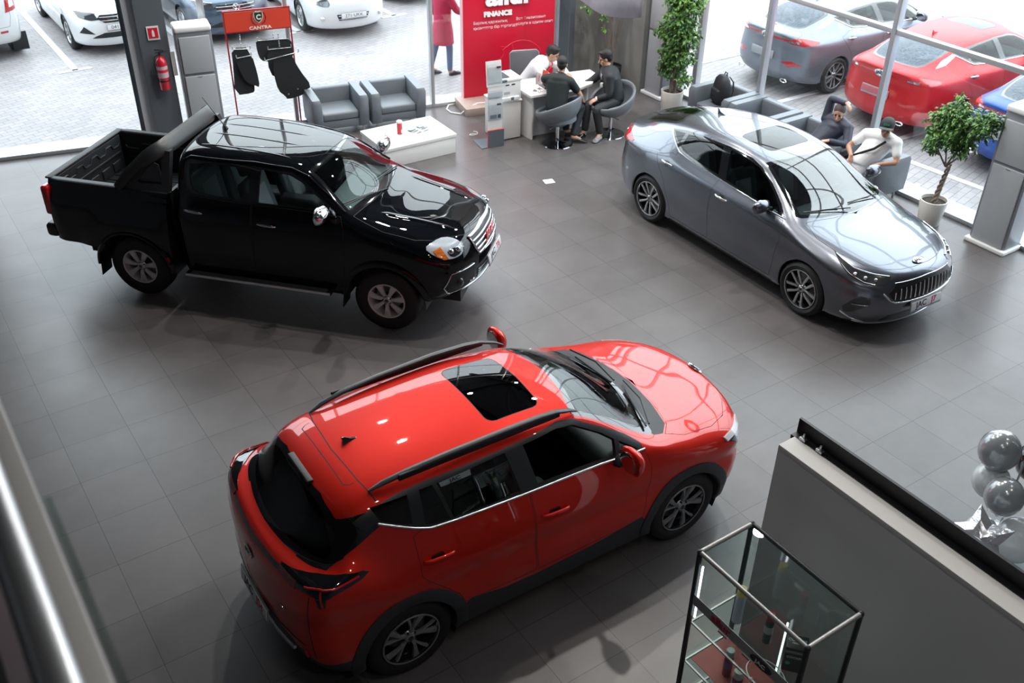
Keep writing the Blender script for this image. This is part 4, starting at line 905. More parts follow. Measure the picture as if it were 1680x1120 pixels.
        rl.tube([(x, y*sy, z) for x, y, z in pts], [(.012,.006),(.024,.015),(.026,.018),(.026,.018),(.026,.018),(.026,.018),(.025,.016),(.022,.012),(.010,.006)], 10, flat=(0, 1, 0)); rl.build('roof_rail', mat('dark roof rail', (.035, .04, .045), .4), root)
        rs = MB(); rs.box((-.5, .555*sy, 1.622), (1.35, .022, .05), bev=.008); rs.build('rail_foot', blackplastic, root)
        # tailgate gap lines
        drape_tube(cb, 'tailgate_seam', [(-.86,.50),(-.885,.78),(-.875,.94),(-.86,1.10)], 'rd', gapm, root, r=.0035, off=.0, sy=sy)
    drape_tube(cb, 'bumper_seam', [(-.70,.60),(-.4,.585),(0,.58),(.4,.585),(.70,.60)], 'rear', gapm, root, r=.004)
    sk = MB(); pts = []
    for y in (-.55, -.5, -.3, 0, .3, .5, .55): p, n = cb.hit('rear', y, .40 if abs(y) < .52 else .44); pts.append(p+Vector((-.012, 0, 0)))
    sk.tube(pts, [(.012, .012)]+[(.032, .016)]*5+[(.012, .012)], 10, flat=(0, 0, 1)); sk.build('skid_plate', mat('silver skid', (.5, .52, .55), .3, .8), root)
    sp = MB(); sp.box((-1.668, 0, 1.532), (.05, .36, .03), bev=.008); sp.build('brake_light', blackplastic, root)
    pb, nb = cb.hit('rear', .02, .94); oval_badge(root, frame(pb+nb*.004, (0, -1, 0), nb.cross(Vector((0, -1, 0)))), .075, .045, 'JAC')
    pb, nb = cb.hit('top', 2.09, 0); oval_badge(root, frame(pb+nb*.004, (0, 1, 0), nb.cross(Vector((0, 1, 0)))), .09, .045, 'JAC')
    pb, nb = cb.hit('rear', -.50, .83); text_mesh('JS4', .05, 'model_lettering', chrome, root, frame(pb+nb*.005, (0, -1, 0), nb.cross(Vector((0, -1, 0)))), ext=.002)
    plate(cb, root, 'rear', -.02, .55, .52, .12, 'JAC', 'JS4', off=.03, tilt=.12)
    for (y0, y1) in ((.60, .0), (-.02, -.62)):
        a_ = Vector((1.24 if abs(y0) < .3 else 1.12, y0, 1.185)); b_ = Vector((1.14 if abs(y1) < .3 else 1.02, y1, 1.20))
        w_ = MB(); w_.tube([a_, (a_+b_)/2+Vector((.05, 0, .02)), b_+Vector((.01, 0, .01))], .008, 6); w_.tube([a_*.8+b_*.2+Vector((-.03, 0, 0)), b_+Vector((-.02, 0, 0))], .009, 6); w_.build('wiper', blackplastic, root)
    f_ = MB(); f_.ring_loft([[(-1.33,-.03,1.60),(-1.20,-.008,1.612),(-1.20,.008,1.612),(-1.33,.03,1.60)],[(-1.34,-.012,1.65),(-1.27,-.004,1.63),(-1.27,.004,1.63),(-1.34,.012,1.65)],[(-1.345,-.004,1.665),(-1.32,-.002,1.66),(-1.32,.002,1.66),(-1.345,.004,1.665)]]); f_.build('roof_antenna', blackgloss, root)
    seat(root, .0, .38, .5, int_dark, mat('black seat panel', (.035, .037, .042), .5)); seat(root, .0, -.38, .5, int_dark, int_dark); seat(root, -.85, .33, .52, int_dark, int_dark, w=.62); seat(root, -.85, -.33, .52, int_dark, int_dark, w=.62)
    d_ = MB(); d_.box((.78, 0, .98), (.46, 1.42, .26), bev=.08); d_.build('dashboard', mat('dash grey', (.05,.055,.06), .6), root); steering(root, .46, .37, 1.06)
    u = MB(); u.box((-.1, 0, .28), (3.2, 1.3, .1)); u.build('underbody', blackplastic, root)
    st_ = drape(cb, 'window_sticker', [(-.90,1.488),(-.66,1.492),(-.655,1.526),(-.908,1.516)], 'side', mat('grey window film', (.20, .23, .25), .3), root, off=.002, thick=.002, sy=-1)
    p, n = cb.hit('side', -.785, 1.505, -1); text_mesh('JAC', .036, 'sticker_lettering', blackplastic, st_, frame(p+n*.004, (1, 0, 0), n.cross(Vector((1, 0, 0)))), ext=.0004, bold=.001, sx=1.5)
    m_ = MB(); m_.box((.45, 0, 1.44), (.02, .24, .07), bev=.01); m_.build('rear_view_mirror', blackplastic, root)
    return cb
suv_paint = mat('red pearl paint', (.60, .018, .009), .45, .3, coat=1, coatr=.02, spec=.1)
suv = thing('suv', 'bright red SUV with black sunroof and dark roof rails in the showroom foreground', 'car', (3.463, 5.21, 0), math.radians(-1.2))
cbU = build_suv(suv, suv_paint)
# ================================================================== black pickup
def cab_body():
    b = lambda: [(0,.36),(.6,.36),(.85,.39),(.88,.55),(.892,.78),(.878,1.05)]
    return [
     [(2.25,0,.38),(2.32,0,.38),(2.41,0,.43),(2.475,0,.55),(2.495,0,.70),(2.485,0,.84),(2.445,0,.97),(2.40,0,1.055),(2.32,0,1.10),(2.2,0,1.14)],
     [(2.1,0,.38),(2.2,.35,.38),(2.33,.43,.43),(2.40,.45,.55),(2.43,.46,.70),(2.42,.455,.84),(2.385,.44,.97),(2.32,.41,1.075),(2.24,.26,1.125),(2.1,0,1.165)],
     [(1.95,0,.38),(1.95,.6,.38),(2.11,.75,.44),(2.18,.80,.56),(2.21,.82,.70),(2.20,.815,.85),(2.15,.775,1.0),(2.07,.62,1.115),(2.02,.34,1.17),(1.99,0,1.195)],
     ST(1.95,[(1.9,0,.38),(1.9,.6,.38),(.85,.44),(.878,.57),(.888,.72),(.88,.90)],[(1.93,.835,1.06),(1.87,.67,1.165),(1.84,.35,1.215),(1.82,0,1.23)]),
     ST(1.515,[(0,.38),(.6,.38),(.865,.42),(.885,.56),(.895,.74),(.885,.98)],[(1.515,.83,1.155),(1.515,.69,1.23),(1.515,.36,1.27),(1.515,0,1.282)]),
     ST(1.25,b(),[(1.27,.81,1.225),(1.33,.70,1.272),(1.38,.35,1.305),(1.42,0,1.315)]),
     ST(1.05,b(),[(1.09,.785,1.31),(1.14,.715,1.315),(1.22,.35,1.335),(1.26,0,1.34)]),
     ST(.8,b(),[(.82,.785,1.325),(.87,.645,1.51),(.95,.33,1.55),(.99,0,1.56)]),
     ST(.5,b(),[(.5,.78,1.328),(.585,.555,1.70),(.66,.28,1.745),(.69,0,1.757)]),
     ST(.0,b(),[(0,.78,1.33),(0,.605,1.745),(0,.42,1.81),(0,0,1.828)]),
     ST(-.5,b(),[(-.5,.775,1.333),(-.5,.605,1.765),(-.5,.42,1.828),(-.5,0,1.845)]),
     ST(-.83,b(),[(-.83,.77,1.335),(-.84,.59,1.755),(-.86,.40,1.815),(-.87,0,1.832)]),
     [(-.94,0,.36),(-.94,.6,.36),(-.945,.82,.39),(-.95,.85,.55),(-.955,.86,.78),(-.955,.85,1.05),(-.95,.75,1.335),(-.93,.56,1.70),(-.93,.36,1.755),(-.93,0,1.78)],
     [(-.96,0,.36),(-.965,.35,.36),(-.97,.42,.39),(-.975,.42,.55),(-.975,.42,.78),(-.975,.42,1.05),(-.965,.42,1.335),(-.95,.38,1.66),(-.945,.22,1.71),(-.94,0,1.74)],
     [(-.965,0,.36),(-.97,0,.37),(-.975,0,.39),(-.98,0,.55),(-.98,0,.78),(-.98,0,1.05),(-.97,0,1.335),(-.955,0,1.6),(-.95,0,1.66),(-.945,0,1.70)],
    ]
def build_truck(root, paint):
    S_ = add_row(cab_body(), 5, .22, .014); cb = CarBody(S_, .05, 1)
    g1 = lambda c: c.z > 1.2
    cb.region('hood', [(1.28,-.1),(1.28,0),(1.24,.35),(1.15,.72),(1.5,.785),(1.85,.76),(2.05,.66),(2.17,.53),(2.30,.40),(2.38,.15),(2.40,-.1)], 'top', gap=.006, extra=lambda c: c.z > 1.0)
    cb.region('window_trim', [(.98,1.345),(.6,1.352),(0,1.345),(-.70,1.365),(-.79,1.42),(-.82,1.66),(-.76,1.725),(0,1.722),(.44,1.685),(.60,1.615),(.84,1.46)], 'side', extra=g1)
    cb.region('front_window', [(.06,1.362),(.90,1.368),(.78,1.47),(.55,1.61),(.40,1.668),(.08,1.70)], 'side', extra=g1)
    cb.region('rear_window_side', smooth_poly([(-.04,1.365),(-.64,1.378),(-.74,1.43),(-.765,1.62),(-.745,1.70),(-.04,1.70)], 1), 'side', extra=g1)
    cb.region('rear_door', [(-.01,1.335),(-.01,.9),(-.0,.42),(-.80,.42),(-.84,.9),(-.86,1.3),(-.80,1.355)], 'side', gap=.006, over=('body',), extra=lambda c: c.z < 1.5)
    cb.region('front_door', [(1.03,1.325),(1.075,1.2),(1.08,.9),(1.05,.42),(.01,.42),(.0,.9),(.0,1.335),(.6,1.34)], 'side', gap=.006, over=('body',), extra=lambda c: c.z < 1.5)
    gz = lambda c: c.z > 1.28
    cb.region('windshield_band', [(1.275,-.1),(1.275,0),(1.235,.35),(1.15,.70),(1.10,.725),(.62,.55),(.60,.53),(.665,.28),(.70,0),(.70,-.1)], 'top', extra=gz, over=('body',))
    cb.region('windshield', [(1.20,-.1),(1.20,0),(1.165,.35),(1.09,.675),(.645,.515),(.70,.28),(.735,0),(.735,-.1)], 'top', extra=gz, over=('windshield_band',))
    cb.region('rear_window', rrect(-.52, 1.36, .52, 1.66, .06), 'rear', extra=lambda c: c.x < -.9)
    for cx in (1.515,): cb.region('arch', circle(cx, .385, .455), 'side', extra=lambda c: c.y > .3 and c.z < 1.0)
    cb.delete('arch')
    cb.delete_if(lambda f: f.normal.z < -.5 and abs(f.calc_center_median().x-1.515) < .46 and f.calc_center_median().y > .5)
    lining(cb, root, -.97, 1.15, ('front_window','rear_window_side','windshield','rear_window'), int_dark)
    M_ = {'body': ('body_shell', paint), 'gap': ('panel_gap', gapm), 'hood': ('hood', paint), 'window_trim': ('window_surround', blackgloss), 'front_window': ('front_window', car_glass), 'rear_window_side': ('rear_side_window', car_glass),
          'front_door': ('front_door', paint), 'rear_door': ('rear_door', paint), 'windshield_band': ('windshield_band', blackgloss), 'windshield': ('windshield', ws_glass), 'rear_window': ('rear_window', dark_glass)}
    objs = cb.finish(root, M_, single=('body','hood','windshield','windshield_band','rear_window'))
    o = objs.pop(('front_window', -1), None)
    if o: bpy.data.objects.remove(o)
    silver = mat('silver alloy', (.60, .61, .63), .28, .35)
    for sy in (1, -1):
        arch_ring(cb, 'wheel_arch', 1.515, .385, .455, .52, paint, root, sy, off=.022, zmin=.40)
        for cx in (1.515, -1.515):
            l = MB(); n = 20; l.ring_loft([[(cx+.47*math.cos(a), yy*sy, .385+.47*math.sin(a)) for a in [math.radians(-5+190*k/n) for k in range(n+1)]] for yy in (.87, .45)], closed=False); l.build('wheel_housing', blackplastic, root)
            wheel(root, cx, .735, .378, .24, .215, 'seven', sy, rim_m=silver)
        handle(cb, root, -.70, 1.19, sy, chrome, L_=.22); handle(cb, root, .18, 1.15, sy, chrome, L_=.22)
        mirror_(cb, root, .88, .98, 1.42, sy, chrome, sc=1.15)
        drape_tube(cb, 'rain_gutter', [(-.86,1.50),(-.84,1.70),(-.74,1.748),(0,1.752),(.42,1.718),(.62,1.66),(.88,1.49),(1.06,1.355)], 'side', paint, root, r=.013, off=.003, sy=sy)
        lw_ = mat('lamp inner white', (.62, .64, .66), .25, coat=.5)
        h = drape(cb, 'headlight', smooth_poly([(.80,1.085),(.95,1.118),(1.10,1.124),(1.23,1.09),(1.275,1.03),(1.25,.95),(1.13,.935),(1.0,.95),(.89,1.0)], 1), 'fd', lens, root, off=.016, thick=.004, sy=sy, cell=.03)
        drape(cb, 'lamp_reflector', smooth_poly([(.82,1.082),(.95,1.112),(1.10,1.118),(1.22,1.085),(1.262,1.03),(1.24,.958),(1.13,.943),(1.0,.958),(.90,1.003)], 1), 'fd', lw_, h, off=.006, thick=.01, sy=sy)
        drape(cb, 'turn_signal', [(.90,1.045),(.99,1.065),(1.04,.955),(.99,.955),(.93,.99)], 'fd', amber, h, off=.012, thick=.008, sy=sy)
        drape(cb, 'lamp_bezel', smooth_poly([(1.04,1.035),(1.20,1.03),(1.22,.965),(1.08,.955)], 1), 'fd', lamp_dark, h, off=.010, thick=.008, sy=sy)
        for a_ in (1.09, 1.18):
            p, n = cb.hit('fd', a_, 1.01, sy); b = MB(); b.ball(p+n*.012, .032); b.build('projector_lamp', silver_l, h)
        f = drape(cb, 'fog_lamp_recess', [(1.02,.77),(1.38,.77),(1.40,.60),(1.24,.545),(1.04,.535),(.98,.62)], 'fd', blackplastic, root, off=.004, thick=.01, sy=sy)
        drape_tube(cb, 'fog_surround', [(1.38,.785),(1.05,.785),(.965,.62),(1.02,.53),(1.22,.54),(1.38,.59)], 'fd', chrome, root, r=.007, off=.008, sy=sy)
        p, n = cb.hit('fd', 1.16, .655, sy); b = MB(); b.ball(p+n*.005, (.04, .04, .055)); b.build('fog_lamp', lamp_dark, root)
        # running board
        st = MB(); st.box((.02, .915*sy, .435), (1.78, .12, .03), bev=.01); sb = st.build('running_board', blackplastic, root); st = MB(); st.box((.02, .972*sy, .442), (1.76, .022, .028), bev=.006); st.build('step_edge', mat('bright step edge', (.65, .67, .7), .3, .5), sb)
        st = MB(); st.box((.02, .925*sy, .452), (1.66, .075, .006)); st.build('tread_mat', mat('tread plate', (.20, .21, .22), .4, .5, bump=(70, 1.0)), sb)
        # mud flaps
        for xx in (1.03, -1.99):
            mf = MB(); mf.box((xx, .80*sy, .38 if xx > 0 else .40), (.012, .20, .26 if xx > 0 else .36), rot=Matrix.Rotation(.12, 3, 'Y'), bev=.004); mf.build('mud_flap', blackplastic, root)
    # grille
    gp = [(-.40,1.06),(0,1.078),(.40,1.06),(.385,.93),(.34,.85),(0,.825),(-.34,.85),(-.385,.93)]
    g_ = drape(cb, 'grille', gp, 'front', mat('grille black', (.01, .01, .012), .35), root, off=.006, thick=.01)
    for k in range(5):
        z = .855+.050*k; wd = .35+.012*k
        drape_tube(cb, 'grille_bar', [(-wd, z), (0, z+.012), (wd, z)], 'front', chrome, g_, r=.014, off=.016)
    drape_tube(cb, 'grille_surround', gp, 'front', chrome, root, r=.010, off=.012, closed=True)
    pb, nb = cb.hit('front', 0, .96); text_mesh('JAC', .13, 'grille_lettering', mat('red badge', (.6, .02, .04), .25, coat=1), root, frame(pb+Vector((.035, 0, 0)), (0, 1, 0), (0, 0, 1)), ext=.008, bold=.006, sx=1.35)
    drape(cb, 'lower_grille', [(-.42,.70),(.42,.70),(.36,.55),(-.36,.55)], 'front', blackplastic, root, off=.004, thick=.01)
    for z in (.58, .61, .64, .67): drape_tube(cb, 'lower_grille_bar', [(-.38, z), (0, z), (.38, z)], 'front', chrome_soft, root, r=.006, off=.010)
    drape_tube(cb, 'bumper_trim', [(-.6,.52),(-.3,.505),(0,.50),(.3,.505),(.6,.52)], 'front', chrome_soft, root, r=.014, off=.004)
    plate(cb, root, 'front', 0, .72, .52, .125, 'JAC', 'T6', off=.05, tilt=.2, c2=(.8, .05, .12))
    # bed
    bx0, bx1 = -1.02, -2.54
    prof = [(.86,.60),(.885,.72),(.892,.90),(.885,1.08),(.845,1.22),(.80,1.30),(.785,1.335),(.765,1.345),(.70,1.345),(.685,1.33),(.680,1.28),(.665,.87)]
    nx = 40; mb = MB()
    for sy in (1, -1):
        rings = []
        for i in range(nx+1):
            x = bx0+(bx1-bx0)*i/nx; k = max(0, (bx1+.16-x)/.16) if x < bx1+.16 else 0; sh = 1-.05*k*k
            ring = []
            for (y, z) in prof:
                r_ = math.hypot(x+1.515, z-.385); bu = 0
                if z > .3 and y > .75 and z < 1.25: t = max(0, min(1, (.80-r_)/.26)); bu = .045*t*t*(3-2*t)
                ring.append((x, (y*(sh if y > .7 else 1)+bu)*sy, z))
            rings.append(ring)
        vs = [p for r in rings for p in r]; m = len(prof); fs = []
        for i in range(nx):
            for j in range(m-1):
                q = (i*m+j, i*m+j+1, (i+1)*m+j+1, (i+1)*m+j); c = sum((Vector(vs[a]) for a in q), Vector())/4
                fs.append(q)
        mb2 = bmesh.new(); V = [mb2.verts.new(v) for v in vs]
        for q in fs: mb2.faces.new([V[a] for a in q])
        bmesh.ops.subdivide_edges(mb2, edges=list(mb2.edges), cuts=2, use_grid_fill=True)
        kill = [f for f in mb2.faces if math.hypot(f.calc_center_median().x+1.515, f.calc_center_median().z-.385) < .458 and abs(f.calc_center_median().y) > .8]
        bmesh.ops.delete(mb2, geom=kill, context='FACES')
        for v in mb2.verts:
            r_ = math.hypot(v.co.x+1.515, v.co.z-.385)
            if r_ < .475 and abs(v.co.y) > .8 and r_ > 1e-3: v.co.x = -1.515+(v.co.x+1.515)*.458/r_; v.co.z = .385+(v.co.z-.385)*.458/r_
        me = bpy.data.meshes.new('bed_side'); mb2.to_mesh(me); mb2.free(); me.materials.append(paint); me.materials.append(blackplastic); me.shade_smooth(); me.set_sharp_from_angle(angle=math.radians(60))
        for p in me.polygons:
            if p.center.z > 1.335 or abs(p.center.y) < .69: p.material_index = 1
        o = bpy.data.objects.new('bed_side', me); COL.objects.link(o); o.parent = root
        ar = MB(); rings = []
        for k in range(33):
            a = math.radians(2+176*k/32); rings.append([(-1.515+r_*math.cos(a), yy*sy, .385+r_*math.sin(a)) for r_, yy in ((.50, .925), (.475, .95), (.455, .945), (.452, .87))])
        ar.ring_loft(rings, closed=False); ar.build('wheel_arch', paint, root)
        # liner ribs inside the bed
        for (z0, x0, x1) in ((1.17, -1.15, -2.45), (1.02, -1.15, -2.45)):
            rb = MB()
            if z0 > 1.1:
                pts = []
                for k in range(49): x = x0+(x1-x0)*k/48; pts.append((x, (.668)*sy, z0+.035*max(-1, min(1, 3*math.sin(2*PI*k/16)))))
                rb.tube(pts, .012, 6)
            else: rb.box(((x0+x1)/2, .664*sy, z0), (x1-x0, .022, .02), bev=.004)
            rb.build('liner_rib', blackplastic, root)
        tl = MB(); tl.box((-2.545, .80*sy, 1.10), (.10, .14, .36), bev=.035); t_ = tl.build('taillight', red_lens, root)
        # sport bar side fin
        out = [(-1.62,1.335),(-1.54,1.43),(-1.42,1.56),(-1.30,1.66),(-1.18,1.735),(-1.10,1.765),(-1.01,1.765),(-1.01,1.335)]
        inn = [(-1.40,1.42),(-1.33,1.50),(-1.24,1.60),(-1.16,1.66),(-1.11,1.64),(-1.10,1.42),(-1.10,1.415),(-1.38,1.41)]
        def yz(p): t = (p[1]-1.335)/.43; return .765-.175*t
        n = len(out); vs = []
        for th in (0, .075):
            for P_ in (out, inn):
                for p in P_: vs.append((p[0], (yz(p)-th)*sy, p[1]))
        fs = []
        for i in range(n):
            j = (i+1) % n; fs += [(i, j, n+j, n+i), (2*n+j, 2*n+i, 3*n+i, 3*n+j), (j, i, 2*n+i, 2*n+j), (n+i, n+j, 3*n+j, 3*n+i)]
        sb = MB(); sb.add(vs, fs)
        satin = mat('satin black bar', (.022, .025, .028), .38)
        so = sb.build('sport_bar_side', satin, root, smooth=30)
        if True:
            bv = so.modifiers.new('bevel', 'BEVEL'); bv.width = .024; bv.segments = 3; bv.limit_method = 'ANGLE'
            fp_ = MB(); fp_.prism([(p[0], p[1]) for p in inn], .70*sy, .69*sy, 'XZ'); fp_.build('sport_bar_window', mat('smoked plate', (.03, .035, .045), .3), root)
    tb = MB(); hp = [(-1.63,.775,1.34),(-1.56,.765,1.42),(-1.46,.75,1.53),(-1.35,.725,1.63),(-1.24,.69,1.71),(-1.16,.64,1.765),(-1.11,.57,1.79),(-1.08,.45,1.80),(-1.07,.2,1.805),(-1.07,0,1.806)]
    hp = hp+[(x, -y, z) for x, y, z in hp[-2::-1]]
    tb.tube(hp, [(.030, .055)]*2+[(.034, .065)]*2+[(.032, .085)]*3+[(.026, .095)]*(len(hp)-14)+[(.032, .085)]*3+[(.034, .065)]*2+[(.030, .055)]*2, 14, flat=(0, 1, 0)); tb.build('sport_bar_top', mat('satin black bar', (.022, .025, .028), .38), root)
    fl_ = MB(); fl_.box((-1.78, 0, .85), (1.52, 1.34, .04)); fl_.build('bed_floor', blackplastic, root)
    for y in np.linspace(-.55, .55, 9):
        fl_ = MB(); fl_.box((-1.78, y, .874), (1.46, .05, .012), bev=.004); fl_.build('floor_rib', blackplastic, root)
    fw = MB(); fw.box((-1.02, 0, 1.09), (.04, 1.50, .50)); fw.build('bed_front_wall', blackplastic, root)
    tg = MB(); tg.box((-2.535, 0, .98), (.055, 1.42, .70), bev=.02); tgo = tg.build('tailgate', paint, root)
    tg = MB(); tg.box((-2.535, 0, 1.338), (.085, 1.50, .022), bev=.008); tg.build('tailgate_cap', blackplastic, tgo)
    tg = MB(); tg.box((-2.503, 0, 1.08), (.012, 1.30, .46), bev=.004); tg.build('tailgate_liner', blackplastic, tgo)
    for z_, n_ in ((1.22, 0), (1.10, 1), (.98, 2)):
        rb = MB()
        if n_ == 0: rb.tube([(-2.494, -.60+1.2*k/60, z_+.03*max(-1, min(1, 3*math.sin(2*PI*k/15)))) for k in range(61)], .011, 6)
        elif n_ == 1: rb.box((-2.494, 0, z_), (.02, 1.22, .03), bev=.006)
        if n_ < 2: rb.build('tailgate_rib', blackplastic, tgo)
    for k in range(5): rb = MB(); rb.box((-2.494, -.48+.24*k, .96), (.022, .17, .12), bev=.01); rb.build('tailgate_pad', blackplastic, tgo)
    bp = MB(); bp.box((-2.60, 0, .70), (.16, 1.70, .17), bev=.05); bp.box((-2.60, 0, .79), (.13, 1.2, .02), bev=.008); bp.build('rear_bumper', mat('dark bumper', (.02, .022, .026), .3), root)
    # aerial, wipers, cabin
    an = MB(); an.cyl((-.62, 0, 1.84), (-.63, 0, 1.875), .028, .014, 12); an.tube([(-.63, 0, 1.87), (-.86, 0, 2.19)], [.006, .003], 6); an.build('aerial', blackplastic, root)
    for (y0, y1) in ((.60, .0), (-.02, -.66)):
        a_ = Vector((1.30 if abs(y0) < .3 else 1.20, y0, 1.345)); b_ = Vector((1.15 if abs(y1) < .3 else 1.05, y1, 1.40))
        w_ = MB(); w_.tube([a_, (a_+b_)/2+Vector((.02, 0, .03)), b_+Vector((.0, 0, .01))], .008, 6); w_.tube([a_*.7+b_*.3+Vector((-.03, 0, 0.01)), b_+Vector((-.03, 0, .02))], .009, 6); w_.build('wiper', blackplastic, root)
    for k in (-.42, -.14, .14, .42):   # raised roof ribs
        r_ = MB(); pts = []
        for x in np.linspace(-.72, .35, 9): p, n = cb.hit('top', x, k); pts.append(p+Vector((0, 0, -.004)))
        r_.tube(pts, [(.006, .004)]+[(.022, .009)]*7+[(.006, .004)], 10, flat=(0, 1, 0)); r_.build('roof_rib', paint, root)
    for k in (-1, 1):
        r_ = MB(); pts = []
        for x in np.linspace(1.35, 2.2, 9): p, n = cb.hit('top', x, k*(.50-.16*(x-1.35))); pts.append(p+Vector((0, 0, -.010)))
        r_.tube(pts, [(.01, .006)]+[(.05, .018)]*7+[(.02, .006)], 12, flat=(0, 1, 0)); r_.build('hood_ridge', paint, root)
    gl_ = mat('grey cabin leather', (.10, .125, .13), .5)
    seat(root, .18, .38, .72, gl_, int_lt, back=.66); seat(root, .18, -.38, .72, gl_, int_lt, back=.66); seat(root, -.55, .32, .74, gl_, int_lt, w=.62, back=.6, lean=.15); seat(root, -.55, -.32, .74, gl_, int_lt, w=.62, back=.6, lean=.15)
    d_ = MB(); d_.box((.90, 0, 1.17), (.46, 1.42, .24), bev=.08); d_.build('dashboard', mat('grey dashboard', (.12, .14, .145), .6), root); steering(root, .60, .38, 1.26)
    c_ = MB(); c_.box((.2, 0, .95), (.5, .2, .3), bev=.05); c_.build('centre_console', int_dark, root)
    u = MB(); u.box((0, 0, .42), (4.6, 1.2, .14)); u.build('underbody', blackplastic, root)
    s_ = MB(); pm, _ = cb.hit('side', -.95, .98)
    return cb
truck_paint = mat('black paint', (.0025, .0032, .0045), .5, coat=1, coatr=.015, spec=0)
truck = thing('pickup_truck', 'black double-cab pickup with open load bed, sport bar and chrome grille', 'pickup truck', (3.78, 10.27, 0), math.radians(-47.45))
cbT = build_truck(truck, truck_paint)
# ------------------------------------------------------------------ cars outside
def swap_paint(root, old, new):
    def rec(o):
        if o.type == 'MESH':
            for i, sl in enumerate(o.material_slots):
                if sl.material == old: sl.link = 'OBJECT'; sl.material = new
        for c in o.children: rec(c)
    rec(root)
def drop(root, names):
    for o in list(root.children):
        if o.name.split('.')[0] in names:
            for c in list(o.children): bpy.data.objects.remove(c)
            bpy.data.objects.remove(o)
for (loc, rz, col, met, lab, pc, pl_) in (
    ((16.02, 12.12, -.105), -.01, (.20, .22, .26), .6, 'silver grey fastback sedan parked outside, leftmost behind the right-hand windows', None, (.30, .31, .34)),
    ((16.10, 9.72, -.105), .0, (.50, .012, .016), .25, 'bright red fastback sedan parked outside behind the two men in armchairs', None, (.45, .10, .12)),
    ((16.15, 7.40, -.105), .0, (.03, .08, .34), .4, 'blue fastback sedan parked outside behind the small potted ficus tree', None, (.3, .3, .33))):
    c = dup(sedan, loc, rz, lab, 'fastback sedans parked outside the right windows')
    drop(c, ('licence_plate', 'underbody'))
    swap_paint(c, sed_paint, mat('outside paint %s' % lab.split()[0], col, .35, met, coat=.12, coatr=.06)); swap_paint(c, dark_glass, wet_glass) if False else None
    for o in c.children:
        if o.name.split('.')[0] == 'rear_window': o.material_slots[0].link = 'OBJECT'; o.material_slots[0].material = wet_glass
    plate(cbS, c, 'rear', 0, .70, .50, .12, '', '', off=.02, tilt=.1, pm=mat('dealer plate %d' % int(pl_[0]*100), pl_, .4))
    for yy in (.52, -.52):
        e = MB(); e.tube([(-2.30+.0, yy+.07*math.cos(a), .30+.03*math.sin(a)) for a in [2*PI*k/16 for k in range(16)]], .010, 6, closed=True); e.build('exhaust_trim', chrome, c)
